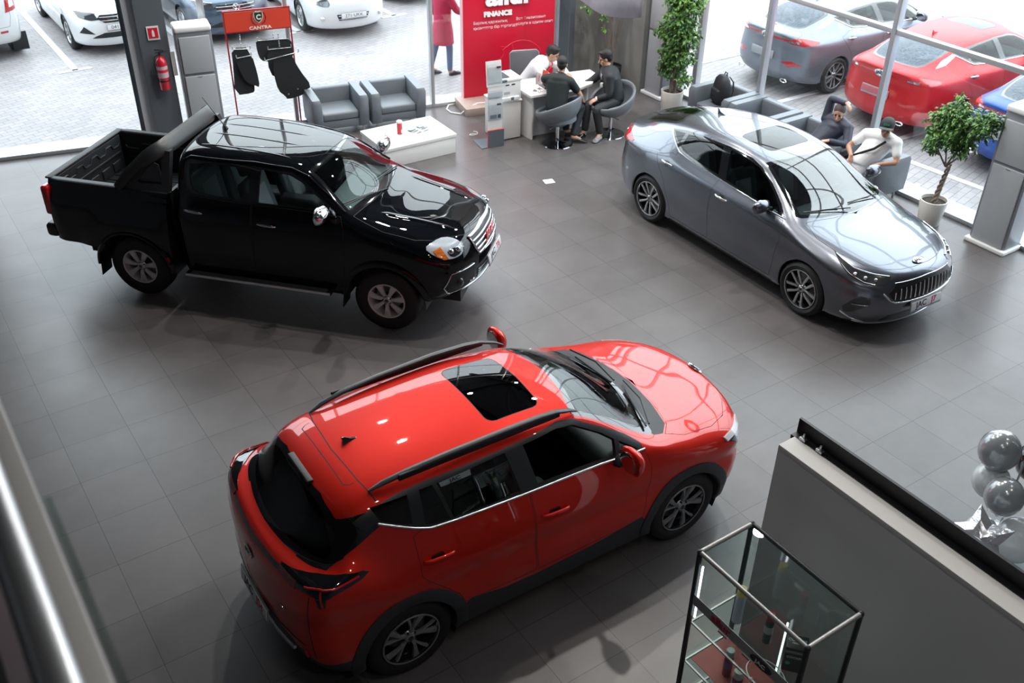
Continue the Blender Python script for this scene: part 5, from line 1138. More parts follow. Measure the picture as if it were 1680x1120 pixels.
def build_simple(root, paint, style, plate_txt):
    S = [[(x*.93, y*.95, .18+(z-.18)*(1.03 if z < 1.1 else 1.03)+(.02 if z > .6 else 0)) for (x, y, z) in st] for st in sedan_body()]
    cb = CarBody(S, .07, 2)
    cb.region('hood', [(x*.93, y*.95) for x, y in [(1.235,-.1),(1.235,0),(1.2,.33),(1.10,.66),(1.35,.735),(1.65,.715),(1.95,.62),(2.13,.45),(2.2,.3),(2.235,.12),(2.24,-.1)]], 'top', gap=.005, extra=lambda c: c.z > .74)
    cb.region('side_window', [(x*.93, .18+(z-.18)*1.03+.02) for x, z in [(.80,1.03),(-.236,1.07),(-1.0,1.12),(-1.1,1.16),(-1.05,1.31),(-.33,1.385),(.06,1.37),(.5,1.22)]], 'side', extra=lambda c: c.z > .95)
    gz = lambda c: c.z > 1.02
    cb.region('windshield', [(x*.93, y*.95) for x, y in [(1.20,-.1),(1.18,.2),(1.12,.45),(1.0,.665),(.29,.53),(.36,.27),(.39,0),(.39,-.1)]], 'top', extra=gz, over=('body',))
    cb.region('rear_window', [(x*.93, y*.95) for x, y in [(-1.46,-.1),(-1.46,0),(-1.42,.28),(-1.35,.48),(-1.65,.50),(-1.99,.44),(-2.07,.28),(-2.09,0),(-2.09,-.1)]], 'top', extra=gz, over=('body',))
    for cx in (1.28, -1.28): cb.region('arch', circle(cx, .32, .35), 'side', extra=lambda c: c.y > .3 and c.z < .8)
    cb.delete('arch')
    lining(cb, root, -1.4, 1.0, ('side_window', 'windshield', 'rear_window'), int_dark)
    cb.finish(root, {'body': ('body_shell', paint), 'gap': ('panel_gap', gapm), 'hood': ('hood', paint), 'side_window': ('side_window', dark_glass), 'windshield': ('windshield', ws_glass), 'rear_window': ('rear_window', dark_glass)}, single=('body', 'hood', 'windshield', 'rear_window'))
    for sy in (1, -1):
        for cx in (1.28, -1.28): wheel(root, cx, .735, .315, .2, .205, 'nine', sy)
        mirror_(cb, root, .52, .88, 1.09, sy, paint)
        if style == 'band':
            drape(cb, 'headlight', [(.40*sy,.70),(.44*sy,.80),(.62*sy,.815),(.74*sy,.83),(.70*sy,.73),(.52*sy,.69)], 'front', lamp_dark, root, off=.006, thick=.01)
            drape_tube(cb, 'light_strip', [(.42*sy,.81),(.72*sy,.838)], 'front', silver_l, root, r=.008, off=.01)
            drape(cb, 'air_inlet', [(.50*sy,.44),(.66*sy,.58),(.74*sy,.46)], 'front', blackplastic, root, off=.006, thick=.01)
        else:
            drape(cb, 'headlight', smooth_poly([(.44*sy,.66),(.46*sy,.80),(.70*sy,.84),(.74*sy,.72),(.60*sy,.65)], 1), 'front', silver_l, root, off=.008, thick=.01)
            p, n = cb.hit('front', .60*sy, .42); b = MB(); b.ball(p+n*.004, .045); b.build('fog_lamp', silver_l, root)
    if style == 'band':
        g_ = drape(cb, 'grille', [(-.42,.72),(-.36,.78),(.36,.78),(.42,.72),(.30,.64),(-.30,.64)], 'front', blackgloss, root, off=.005, thick=.01)
        for z in (.68, .74): drape_tube(cb, 'grille_bar', [(-.38, z), (0, z), (.38, z)], 'front', chrome_soft, g_, r=.006, off=.012)
        p, n = cb.hit('front', 0, .71); M = frame(p+n*.015, (0, 1, 0), n.cross(Vector((0, 1, 0))))
        b = MB(); b.tube([(.066*math.cos(a), .066*math.sin(a), 0) for a in [2*PI*k/28 for k in range(28)]], .006, 6, closed=True)
        for pts in ([(-.035,.052,0),(-.012,.004,0),(0,.03,0),(.012,.004,0),(.035,.052,0)], [(-.058,.022,0),(-.028,-.052,0),(0,-.006,0),(.028,-.052,0),(.058,.022,0)]): b.tube(pts, .0055, 6)
        b.xf(M); b.build('badge', chrome, root)
        drape(cb, 'lower_grille', [(-.50,.40),(-.34,.46),(.34,.46),(.50,.40),(.56,.36),(-.56,.36)], 'front', blackplastic, root, off=.004, thick=.01)
        plate(cb, root, 'front', -.02, .555, .52, .112, plate_txt, '', off=.025, tilt=.05)
    else:
        drape(cb, 'lower_grille', [(-.34,.50),(.34,.50),(.30,.38),(-.30,.38)], 'front', blackplastic, root, off=.004, thick=.01)
        for z in (.41, .47): drape_tube(cb, 'grille_bar', [(-.31, z), (0, z), (.31, z)], 'front', chrome_soft, root, r=.008, off=.01)
        plate(cb, root, 'front', .0, .47, .52, .112, plate_txt, '', off=.03, tilt=.05)
    return cb
white_paint = mat('white car paint', (.72, .73, .74), .3, coat=1)
vw = thing('hatchback_sedan', 'white sedan with black grille band and round emblem parked outside, left of grey column', 'car', (4.60, 22.25, -.105), -PI/2); vw['group'] = 'white and dark sedans parked outside the left windows'
build_simple(vw, white_paint, 'band', '041 RMH')
dk = thing('sedan', 'dark blue-grey sedan parked outside, seen over the red header of the floor mat stand', 'car', (6.70, 21.75, -.105), -PI/2)
build_simple(dk, mat('dark blue grey paint', (.07, .10, .15), .3, .5, coat=1), 'band', '')
cv = thing('sedan', 'white sedan with round fog lamps parked outside above the grey armchairs', 'car', (9.02, 20.85, -.105), math.radians(-96))
build_simple(cv, white_paint, 'plain', '271 UKK')
d2 = thing('sedan', 'dark sedan parked outside furthest right, only its nose beside the person in red', 'car', (11.4, 22.2, -.105), -PI/2)
build_simple(d2, mat('navy paint', (.02, .03, .06), .3, .4, coat=1), 'plain', '')
# white off-roader, tail towards the windows
def build_suv_simple(root, paint):
    S = [[(x*.95, y*.96, z*1.04) for (x, y, z) in st] for st in suv_body()]; cb = CarBody(S, .07, 2)
    cb.region('side_window', [(.75,1.24),(-1.0,1.30),(-1.5,1.33),(-1.35,1.55),(-.2,1.61),(.2,1.58)], 'side', extra=lambda c: c.z > 1.15)
    cb.region('rear_window', [(0,1.25),(.58,1.25),(.50,1.50),(0,1.53)], 'rear', extra=lambda c: c.z > 1.2)
    cb.region('tailgate', [(0,.62),(.62,.62),(.68,.8),(.66,1.2),(0,1.22)], 'rear', gap=.006, over=('body',))
    cb.region('windshield', [(1.05,-.1),(1.05,0),(.95,.60),(.36,.48),(.42,0),(.42,-.1)], 'top', extra=lambda c: c.z > 1.2)
    for cx in (1.235, -1.235): cb.region('arch', circle(cx, .37, .39), 'side', extra=lambda c: c.y > .3 and c.z < .9)
    cb.delete('arch'); lining(cb, root, -1.6, 1.0, ('side_window', 'rear_window', 'windshield'), int_dark)
    cb.finish(root, {'body': ('body_shell', paint), 'gap': ('panel_gap', gapm), 'side_window': ('side_window', dark_glass), 'rear_window': ('rear_window', dark_glass), 'tailgate': ('tailgate', paint), 'windshield': ('windshield', ws_glass)}, single=('body', 'tailgate', 'windshield', 'rear_window'))
    for sy in (1, -1):
        for cx in (1.235, -1.235): wheel(root, cx, .72, .36, .22, .22, 'nine', sy)
        drape(cb, 'taillight', [(.60*sy,.88),(.66*sy,1.2),(.80*sy,1.18),(.82*sy,.90)], 'rear', red_lens, root, off=.008, thick=.012)
        drape(cb, 'lamp_inset', [(.68*sy,.96),(.70*sy,1.08),(.77*sy,1.07),(.78*sy,.97)], 'rear', silver_l, root, off=.014, thick=.006)
        drape(cb, 'rear_reflector', rrect(.50*sy-.07, .52, .50*sy+.07, .56, .01), 'rear', red_lens, root, off=.006, thick=.01)
        mf = MB(); mf.box((-1.70, .76*sy, .27), (.015, .28, .34), bev=.004); mf.build('mud_flap', blackplastic, root)
    pb, nb = cb.hit('rear', -.45, .95); text_mesh('URA', .07, 'model_lettering', chrome, root, frame(pb+nb*.006, (0, -1, 0), (0, 0, 1)), ext=.002)
ws = thing('off_roader', 'white off-road car with black mud flaps seen from behind outside, at the far left edge', 'car', (2.14, 22.78, -.105), PI/2)
build_suv_simple(ws, white_paint)

# ------------------------------------------------------------------ left side: column, extinguisher, air conditioner, mat stand
grey_col = mat('grey column paint', (.10, .115, .135), .5)
m_ = MB(); m_.box((3.85, 15.06, CEIL/2), (.40, .30, CEIL), rz=math.radians(-13.02)); o = m_.build('wall_column', grey_col); o['kind'] = 'structure'; o.name = 'trim_6'
m_ = MB(); m_.box((3.595, 15.155, CEIL/2), (.17, .05, CEIL), rz=math.radians(-13.02)); o = m_.build('trim_7', mat('pale aluminium', (.74, .77, .82), .5)); o['kind'] = 'structure'
ang = math.radians(-13.02); fd = FD; fin = -FN
def onf(px, py_, z): return (px, py_, z)
sg = thing('fire_extinguisher_sign', 'small red fire extinguisher sign with white border on the grey column', 'sign', (3.822, 14.90, 1.77), ang)
m_ = MB(); m_.box((0, -.004, 0), (.17, .006, .20)); m_.build('backing', white_pl, sg)
m_ = MB(); m_.box((0, -.009, 0), (.135, .004, .15)); m_.build('red_field', red_pr, sg)
m_ = MB(); m_.prism([(-.018,-.05),(.018,-.05),(.018,.02),(.010,.035),(.006,.05),(-.006,.05),(-.010,.035),(-.018,.02)], -.014, -.010, 'XZ'); m_.build('pictogram', white_pl, sg)
ex = thing('fire_extinguisher', 'red fire extinguisher with white label hanging on the grey column', 'fire extinguisher', (3.83, 14.80, .96), ang)
redp = mat('extinguisher red', (.50, .012, .03), .22, coat=1)
m_ = MB(); m_.lathe([(.001, 0), (.07, .003), (.078, .02), (.078, .40), (.07, .44), (.045, .475), (.022, .49), (.02, .505), (.001, .505)], n=28); m_.build('cylinder', redp, ex)
m_ = MB(); m_.lathe([(.0788, .19), (.0792, .19), (.0792, .36), (.0788, .36)], n=28); m_.build('label_band', mat('extinguisher label', (.50, .38, .42), .5), ex)
m_ = MB(); m_.lathe([(.0795, .27), (.080, .27), (.080, .31), (.0795, .31)], n=28); m_.build('label_stripe', red_pr, ex)
m_ = MB(); m_.lathe([(.079, .13), (.081, .13), (.081, .15), (.079, .15)], n=28); m_.build('strap', blackplastic, ex)
m_ = MB(); m_.cyl((0, 0, .50), (0, 0, .545), .018); m_.box((.02, -.01, .56), (.16, .022, .018), rz=.3, bev=.004); m_.box((.0, -.02, .59), (.15, .02, .012), rz=-.5, bev=.004); m_.build('valve_lever', blackplastic, ex)
m_ = MB(); m_.tube([(-.01, -.02, .53), (-.08, -.03, .50), (-.10, -.02, .40), (-.095, -.02, .25), (-.09, -.02, .12)], .010, 8); m_.build('hose', blackplastic, ex)
m_ = MB(); m_.box((0, .085, .25), (.06, .02, .3)); m_.build('wall_bracket', blackplastic, ex)
vb = thing('call_box', 'small white wall box beside the fire extinguisher on the grey column', 'box', (4.0, 14.86, 1.25), ang)
m_ = MB(); m_.box((.03, -.01, .05), (.06, .02, .36), bev=.004); m_.build('cover', white_pl, vb)
acg = mat('air conditioner grey panel', (.36, .38, .41), .35); acs = mat('air conditioner side trim', (.24, .25, .28), .35, .2)
def air_con(loc, rz, label, w=.52, d=.36, h=1.85):
    t = thing('air_conditioner', label, 'air conditioner', loc, rz, None)
    m_ = MB(); m_.box((0, 0, .03), (w+.06, d+.08, .06), bev=.015); m_.build('base', white_pl, t)
    m_ = MB(); m_.box((0, .01, .06+(h-.14)/2), (w, d-.02, h-.14), bev=.012); m_.build('housing', acs, t)
    m_ = MB(); m_.box((0, -d/2+.012, .55+.06-.02), (w*.84, .035, 1.06), bev=.008); m_.build('lower_panel', acg, t)
    m_ = MB(); m_.box((0, -d/2+.012, 1.43), (w*.84, .035, .54), bev=.008); m_.build('upper_panel', acg, t)
    m_ = MB(); m_.box((0, 0, h-.045), (w+.01, d+.01, .09), bev=.03); m_.build('top_cap', white_pl, t)
    text_mesh('Haier', .03, 'small_lettering', mat('dark lettering', (.03, .03, .035), .3), t, frame((0, -d/2-.007, 1.10), (1, 0, 0), (0, 0, 1)), ext=.0005)
    return t
air_con((4.36, 14.83, 0), math.radians(-11), 'tall grey floor-standing air conditioner between the grey column and the mat stand')
air_con((11.74, 12.66, 0), -PI/2, 'tall grey floor-standing air conditioner at the concrete corner behind the tall ficus', w=.46, h=1.86)
air_con((11.83, 6.08, 0), -PI/2, 'tall grey floor-standing air conditioner by the right window beside the small ficus', w=.52, h=1.88)
# floor mat stand
rk = thing('mat_stand', 'red metal display stand with orange header board for hanging car floor mats', 'display stand', (5.37, 14.80, 0), ang)
hw = .49
org = mat('orange red header', (.62, .055, .03), .4); rfr = mat('red stand frame', (.30, .015, .02), .4)
for sx_ in (-1, 1):
    m_ = MB(); m_.box((sx_*hw, 0, .95), (.022, .022, 1.9)); m_.build('upright', rfr, rk)
    m_ = MB(); m_.box((sx_*hw, 0, .015), (.03, .42, .03), bev=.004); m_.build('foot', rfr, rk)
m_ = MB(); m_.box((0, 0, 1.905), (2*hw+.03, .03, .02)); m_.build('top_rail', rfr, rk)
m_ = MB(); m_.box((0, -.005, 1.745), (2*hw-.01, .02, .29)); hb = m_.build('header_board', org, rk)
m_ = MB(); m_.box((0, -.005, 1.595), (2*hw, .026, .014)); m_.build('board_edge', rfr, rk)
lt = mat('pale print', (.70, .72, .64), .5); dg = mat('dark green print', (.01, .03, .035), .5)
def shield(k): return [(x*k, z*k) for x, z in [(-.06,.07),(-.03,.078),(0,.072),(.03,.078),(.06,.07),(.058,0),(.04,-.04),(0,-.075),(-.04,-.04),(-.058,0)]]
for k, mm, y in ((1.18, lt, -.018), (1.0, dg, -.021)):
    m_ = MB(); m_.prism([(x+.02, z+1.79) for x, z in shield(k)], y, y+.004, 'XZ'); m_.build('shield_emblem', mm, hb)
text_mesh('C', .10, 'emblem_letter', lt, hb, frame((.02, -.024, 1.79), (1, 0, 0), (0, 0, 1)), bold=.004)
for s_ in (-1, 1):
    m_ = MB(); m_.tube([(.02+s_*.105*math.cos(math.radians(-70+k*17)), -.017, 1.785+.105*math.sin(math.radians(-70+k*17))) for k in range(9)], [(.004 if k % 2 else .012, .003) for k in range(9)], 8); m_.build('laurel', dg, hb)
text_mesh('CANTRA', .066, 'header_lettering', lt, hb, frame((.03, -.018, 1.632), (1, 0, 0), (0, 0, 1)), bold=.002, sx=1.25)
matm = mat('black carpet mat', (.012, .015, .018), .85)
def car_mat(lab, lx, ly, z, pts, rot, tilt, chain, hang=.0, holes=False):
    c_ = rk.matrix_basis if False else Matrix.Translation((5.37, 14.80, 0))@Matrix.Rotation(ang, 4, 'Z')
    p = c_@Vector((lx, ly, z)); t = thing('floor_mat', lab, 'car mat', tuple(p), ang, 'black car floor mats hanging on the red stand')
    R = Matrix.Rotation(tilt, 4, 'X')@Matrix.Rotation(rot, 4, 'Y')
    m_ = MB(); m_.prism(smooth_poly(pts, 1), -.006, .006, 'XZ'); m_.xf(R); m_.build('mat_panel', matm, t)
    w = max(x for x, _ in pts)*.8
    m_ = MB(); m_.cyl((-w, -.012, -.02), (w, -.012, -.02), .006); m_.cyl((-w, -.012, -.02), (-w, -.012, .03), .008); m_.cyl((w, -.012, -.02), (w, -.012, .03), .008); m_.xf(R); m_.build('hanger', chrome_soft, t)
    if chain:
        m_ = MB(); n_ = int(chain/.035)
        for k in range(n_): m_.ball((0, -.02, .02+k*.035), (.010, .006, .016), 8, 6)
        m_.build('chain', chrome_soft, t)
    if holes:
        for (hx, hz) in holes: m_ = MB(); m_.cyl((hx, -.012, hz), (hx, .0, hz), .012); m_.xf(R); m_.build('eyelet', chrome, t)
    return t
car_mat('long black floor mat in the left bundle, behind the shorter curved one', -.30, -.05, 1.37, [(-.15,0),(.15,0),(.165,-.66),(.13,-.72),(-.15,-.74),(-.14,-.3)], .06, 0, .22)
car_mat('short black floor mat with rounded shoulder at the front of the left bundle', -.285, -.12, 1.27, [(-.13,-.02),(.12,.0),(.14,-.3),(.13,-.55),(.06,-.50),(-.06,-.42),(-.12,-.2)], -.10, .05, 0)
car_mat('wide black floor mat at the back of the right bundle', .20, -.03, 1.46, [(-.27,0),(.0,-.01),(.26,-.02),(.30,-.2),(.26,-.36),(-.10,-.36),(-.22,-.33),(-.26,-.2)], .03, 0, .10)
car_mat('black floor mat in the middle of the right bundle', .27, -.08, 1.33, [(-.20,0),(.15,0),(.20,-.3),(.22,-.5),(-.05,-.5),(-.2,-.4)], 0, 0, .24)
car_mat('large black floor mat with two eyelets at the front of the right bundle', .28, -.15, 1.23, [(-.12,-.01),(.14,.0),(.20,-.30),(.33,-.62),(.20,-.66),(.18,-.72),(-.10,-.73),(-.12,-.66),(-.2,-.55),(-.2,-.3),(-.16,-.1)], -.16, .06, 0, holes=((-.06, -.64), (.10, -.60)))
for k, (x, l_) in enumerate(((-.27, .34), (-.10, .16), (-.06, .26))):
    pass
# ------------------------------------------------------------------ armchairs
def armchair(loc, rz, label, group, w=.90, d=.73, first=[None]):
    if first[0] is None:
        t = thing('armchair', label, 'armchair', loc, rz, group)
        h = .63; aw = .15
        for s_ in (-1, 1):
            a = MB(); x = s_*(w/2-aw/2)
            rings = []
            for (y0, y1, z_, k) in ((-d/2+.05, d/2-.01, .13, .94), (-d/2+.01, d/2, .30, 1.0), (-d/2, d/2, h-.05, 1.0), (-d/2+.03, d/2-.02, h, .8)):
                ww = aw/2*k; fl_ = .035*(.4-z_)/.4 if z_ < .4 else 0
                rings.append([(x-ww-(fl_ if s_ > 0 else 0), y0+.012, z_), (x-ww*.85-(fl_ if s_ > 0 else 0), y0, z_), (x+ww*.85+(fl_ if s_ < 0 else 0), y0, z_), (x+ww+(fl_ if s_ < 0 else 0), y0+.012, z_), (x+ww, y1, z_), (x-ww, y1, z_)])
            a.ring_loft(rings); a.build('arm', leather, t, smooth=50)
            for y in (-d/2+.09, d/2-.09): l = MB(); l.cyl((s_*(w/2-.09), y, 0), (s_*(w/2-.09), y, .14), .018, .022, 14); l.build('leg', chrome, t)
        b = MB(); b.box((0, d/2-.075, .385), (w-.29, .15, .49), bev=.035, rot=Matrix.Rotation(-.04, 3, 'X')); b.build('backrest', leather, t)
        b = MB(); b.box((0, .0, .20), (w-.28, d-.10, .13), bev=.02); b.build('seat_base', leather, t)
        b = MB(); b.box((0, -.05, .325), (w-.31, d-.18, .13), bev=.035); b.build('seat_cushion', leather, t)
        first[0] = t; return t
    return dup(first[0], loc, rz, label, group)
armchair((6.28, 14.24, 0), math.radians(-11.5), 'grey leather armchair beside the mat stand, left one of the pair at the coffee table', 'grey armchairs by the coffee table')
armchair((7.20, 14.04, 0), math.radians(-11.5), 'grey leather armchair nearer the red banner, right one of the pair at the coffee table', 'grey armchairs by the coffee table')
for y, lab in ((11.00, 'grey leather armchair holding a black backpack beside the tall ficus'), (10.09, 'empty grey leather armchair between the backpack and the man with raised arm'), (9.15, 'grey leather armchair in which the man in the dark jacket sits'), (8.10, 'grey leather armchair in which the man in a white T-shirt and cap sits')):
    armchair((11.62, y, 0), -PI/2, lab, 'grey armchairs along the right windows')
# coffee table
ct = thing('coffee_table', 'low white box coffee table in front of the two grey armchairs', 'table', (6.815, 12.84, 0), math.radians(-1.5))
m_ = MB(); m_.box((0, 0, .285), (1.22, .85, .05), bev=.004); m_.build('table_top', white_lac, ct)
m_ = MB(); m_.box((0, 0, .13), (1.19, .82, .26), bev=.003); m_.build('box_base', white_lac, ct)
cn = thing('drinks_tin', 'red and white cylindrical tin standing on the coffee table', 'tin', (6.68, 12.86, .31), .5)
m_ = MB(); m_.lathe([(.001, 0), (.042, 0), (.042, .18), (.001, .18)], n=28); m_.build('tin_body', mat('tin red', (.60, .05, .06), .35), cn)
m_ = MB(); m_.lathe([(.001, .178), (.045, .178), (.046, .20), (.03, .215), (.001, .22)], n=28); m_.build('lid', white_pl, cn)
m_ = MB(); m_.box((0, -.043, .05), (.045, .004, .05)); m_.build('label_square', white_pl, cn)
mg = thing('magazine', 'open glossy magazine lying on the coffee table beside the red tin', 'magazine', (6.98, 12.86, .31), .15)
for s_ in (-1, 1):
    m_ = MB(); n_ = 8; rings = []
    for k in range(n_+1): u_ = k/n_; rings.append([(s_*u_*.19, -.13, .004+.022*math.sin(PI*min(1, u_*1.3))*(1-u_)), (s_*u_*.19, .13, .004+.022*math.sin(PI*min(1, u_*1.3))*(1-u_))])
    m_.ring_loft(rings, closed=False); m_.build('page', mat('glossy page', (.55, .60, .63), .25), mg)
    m_ = MB(); m_.box((s_*.09, .03, .028), (.12, .10, .002), rz=.05); m_.build('page_picture', mat('page picture', (.22, .28, .31), .3, noise=(25, .8)), mg)
    m_ = MB(); m_.box((s_*.10, -.07, .026), (.13, .03, .002)); m_.build('page_text', mat('page text', (.10, .12, .14), .4, noise=(60, .9)), mg)
# ------------------------------------------------------------------ red banner wall
BR = .0; br0 = Vector((8.545, 14.03, 0)); bl = 1.63
bn = thing('banner_wall', 'tall red advertising wall with white lettering and a wooden plinth', 'banner', tuple(br0), ang)
redw = mat('banner red', (.62, .008, .035), .38)
m_ = MB(); m_.box((bl/2, .06, 1.42), (bl, .12, 2.58), bev=.003); m_.build('panel', redw, bn)
m_ = MB(); m_.box((-.004, .06, 1.42), (.01, .122, 2.582)); m_.build('side_strip', mat('pale pink edge', (.75, .45, .48), .4), bn)
m_ = MB(); m_.box((bl/2+.02, -.20, .065), (bl+.30, .62, .13), bev=.004); m_.build('plinth', mat('light wood laminate', (.36, .28, .25), .5, noise=(8, .25)), bn)
wl = mat('white raised lettering', (.85, .85, .86), .4); bd = mat('letter side red', (.28, .004, .02), .5)
FMr = lambda x, z, y=-.004: frame((x, y, z), (1, 0, 0), (0, 0, 1))
text_mesh('allur', .42, 'banner_lettering', wl, bn, FMr(.80, 1.785, -.03), ext=.02, bold=.016, sx=1.12)
text_mesh('FINANCE', .105, 'banner_lettering', wl, bn, FMr(.60, 1.505, -.02), ext=.012, bold=.006, sx=1.12)
sm = mat('white print', (.80, .74, .76), .5)
text_mesh('Барлық қаржылық', .066, 'small_print', sm, bn, FMr(.18, 1.375), ext=.001, align='LEFT'); text_mesh('қызметтер бір терезеде', .066, 'small_print', sm, bn, FMr(.18, 1.29), ext=.001, align='LEFT')
text_mesh('Все финансовые', .066, 'small_print', sm, bn, FMr(.93, 1.385), ext=.001, align='LEFT'); text_mesh('услуги в одном окне', .066, 'small_print', sm, bn, FMr(.93, 1.30), ext=.001, align='LEFT')
ol = mat('tone on tone line', (.80, .05, .09), .4)
m_ = MB(); m_.tube([(x, -.002, z) for x, z in [(.62,.72),(.70,.78),(.72,.86),(.66,.95),(.78,.93),(.86,.99),(.90,.84),(.98,.72)]], .004, 6); m_.build('line_drawing', ol, bn)
m_ = MB(); m_.tube([(1.02+.42*math.cos(a), -.002, .62+.40*math.sin(a)) for a in [math.radians(30+110*k/20) for k in range(21)]], .004, 6); m_.build('line_drawing', ol, bn)
cb_ = thing('power_cable', 'white power cable looping on the floor by the red banner', 'cable', (8.3, 14.05, 0))
m_ = MB(); pts = [(.25,.10,.01),(.02,.12,.01),(-.10,-.02,.01),(-.12,-.2,.01),(-.02,-.34,.012),(.10,-.38,.10),(.3,-.36,.14),(.55,-.44,.14),(.85,-.50,.14)]
m_.tube(pts, .012, 8); m_.build('cable', cable_w, cb_)
c2 = thing('cable_coil', 'white cable coil on the floor behind the brochure stand', 'cable', (7.98, 12.82, 0))
m_ = MB(); m_.tube([(.07*math.cos(a), .05*math.sin(a), .01+.004*k) for k, a in enumerate([2*PI*k/10 for k in range(13)])], .006, 6); m_.build('coil', cable_w, c2)
# ------------------------------------------------------------------ desk group
dkr = thing('desk', 'white office desk with angled end at which three men sit', 'desk', (8.6, 12.1, 0))
top = [(.0,.04),(.85,-.07),(1.15,-.01),(1.49,.28),(1.53,.54),(1.16,.62),(.12,.74),(.02,.36)]
m_ = MB(); m_.prism(top, .715, .75); m_.build('desk_top', white_lac, dkr)
edge_m = mat('grey desk panel', (.50, .50, .52), .5)
m_ = MB(); m_.box((.62, .16, .36), (1.04, .025, .70), rz=math.radians(-6)); m_.build('modesty_panel', edge_m, dkr)
m_ = MB(); m_.box((.075, .33, .357), (.03, .46, .714), rz=.03); m_.build('side_panel', white_lac, dkr)
m_ = MB(); m_.box((1.20, .36, .357), (.03, .42, .714)); m_.build('side_panel', white_lac, dkr)
ped = thing('pedestal_cabinet', 'white pedestal cabinet under the printer at the left end of the desk', 'cabinet', (8.39, 12.60, 0), math.radians(-7))
m_ = MB(); m_.box((0, 0, .32), (.42, .42, .60), bev=.003); m_.build('carcass', mat('warm white melamine', (.62, .61, .60), .45), ped)
m_ = MB(); m_.box((0, 0, .63), (.45, .45, .022), bev=.003); m_.build('top_panel', white_lac, ped)
m_ = MB(); m_.box((0, 0, .02), (.38, .38, .04)); m_.build('plinth', blackplastic, ped)
pr = thing('printer', 'white multifunction printer with grey document flap on the pedestal cabinet', 'printer', (8.40, 12.58, .641), math.radians(-7))
m_ = MB(); m_.box((0, 0, .15), (.40, .38, .30), bev=.015); m_.build('body', white_pl, pr)
m_ = MB(); m_.box((0, 0, .325), (.43, .40, .05), bev=.015); m_.build('scanner_lid', white_lac, pr)
m_ = MB(); m_.box((-.08, -.02, .358), (.20, .24, .014), bev=.004); m_.build('document_flap', mat('slate flap', (.06, .09, .11), .35), pr)
m_ = MB(); m_.box((-.13, -.20, .33), (.15, .03, .035), rot=Matrix.Rotation(.5, 3, 'X'), bev=.004); m_.build('control_panel', mat('slate flap', (.06, .09, .11), .35), pr)
for x in (-.04, .06): m_ = MB(); m_.box((x, -.192, .255), (.06, .006, .018)); m_.build('grip_slot', blackplastic, pr)
m_ = MB(); m_.box((-.05, -.193, .13), (.10, .005, .035)); m_.build('vent', mat('vent grey', (.4, .4, .41), .5), pr)
m_ = MB(); m_.box((.0, -.21, .04), (.30, .04, .06), bev=.006); m_.build('paper_tray', white_pl, pr)
m_ = MB(); m_.box((.03, -.232, .045), (.05, .004, .045)); m_.build('tray_mark', mat('dark mark', (.12, .15, .15), .5), pr)
bs = thing('brochure_stand', 'slim acrylic brochure stand with leaflets and red-edged grey foot', 'stand', (8.05, 12.32, 0), math.radians(-10))
fr_m = mat('grey foot', (.10, .125, .15), .5); acr = glass('acrylic', (.9, .93, .94), 1.45)
m_ = MB(); m_.box((0, -.06, .14), (.27, .012, .28)); m_.build('foot_front', fr_m, bs)
m_ = MB(); m_.box((-.12, .12, .006), (.24, .36, .012), rz=.0); m_.build('foot_plate', fr_m, bs)
m_ = MB(); m_.box((0, -.06, .282), (.272, .016, .008)); m_.box((-.137, -.06, .14), (.008, .016, .28)); m_.build('red_edge', mat('red edge', (.65, .04, .04), .4), bs)
m_ = MB(); m_.box((-.01, -.04, .66), (.235, .012, .84)); m_.build('back_board', white_pl, bs)
m_ = MB(); m_.box((-.02, -.02, 1.16), (.25, .014, .38), rot=Matrix.Rotation(-.12, 3, 'X')); m_.build('top_board', white_pl, bs)
for i, (z, y, tl) in enumerate(((1.17, -.035, -.12), (.86, -.055, 0), (.60, -.058, 0))):
    m_ = MB(); m_.box((-.015, y, z), (.215, .004, .29 if i != 1 else .12), rot=Matrix.Rotation(tl, 3, 'X')); lf_ = m_.build('leaflet', mat('leaflet paper', (.72, .73, .76), .35), bs)
    if i != 1:
        for (x, zz, w, h_, cc) in ((-.045, -.10, .11, .06, (.22, .24, .28) if i else (.35, .12, .16)), (.055, -.10, .05, .06, (.10, .11, .13)), (.05, .09, .07, .028, (.06, .06, .07))):
            m_ = MB(); m_.box((x, y-.004, z+zz), (w, .003, h_), rot=Matrix.Rotation(tl, 3, 'X')); m_.build('leaflet_picture', mat('leaflet picture %d' % int(cc[0]*100), cc, .4, noise=(40, .6)), lf_)
    m_ = MB(); m_.box((-.015, y-.022, z-.02), (.235, .004, .24 if i != 1 else .1), rot=Matrix.Rotation(tl, 3, 'X')); m_.build('acrylic_pocket', acr, bs)
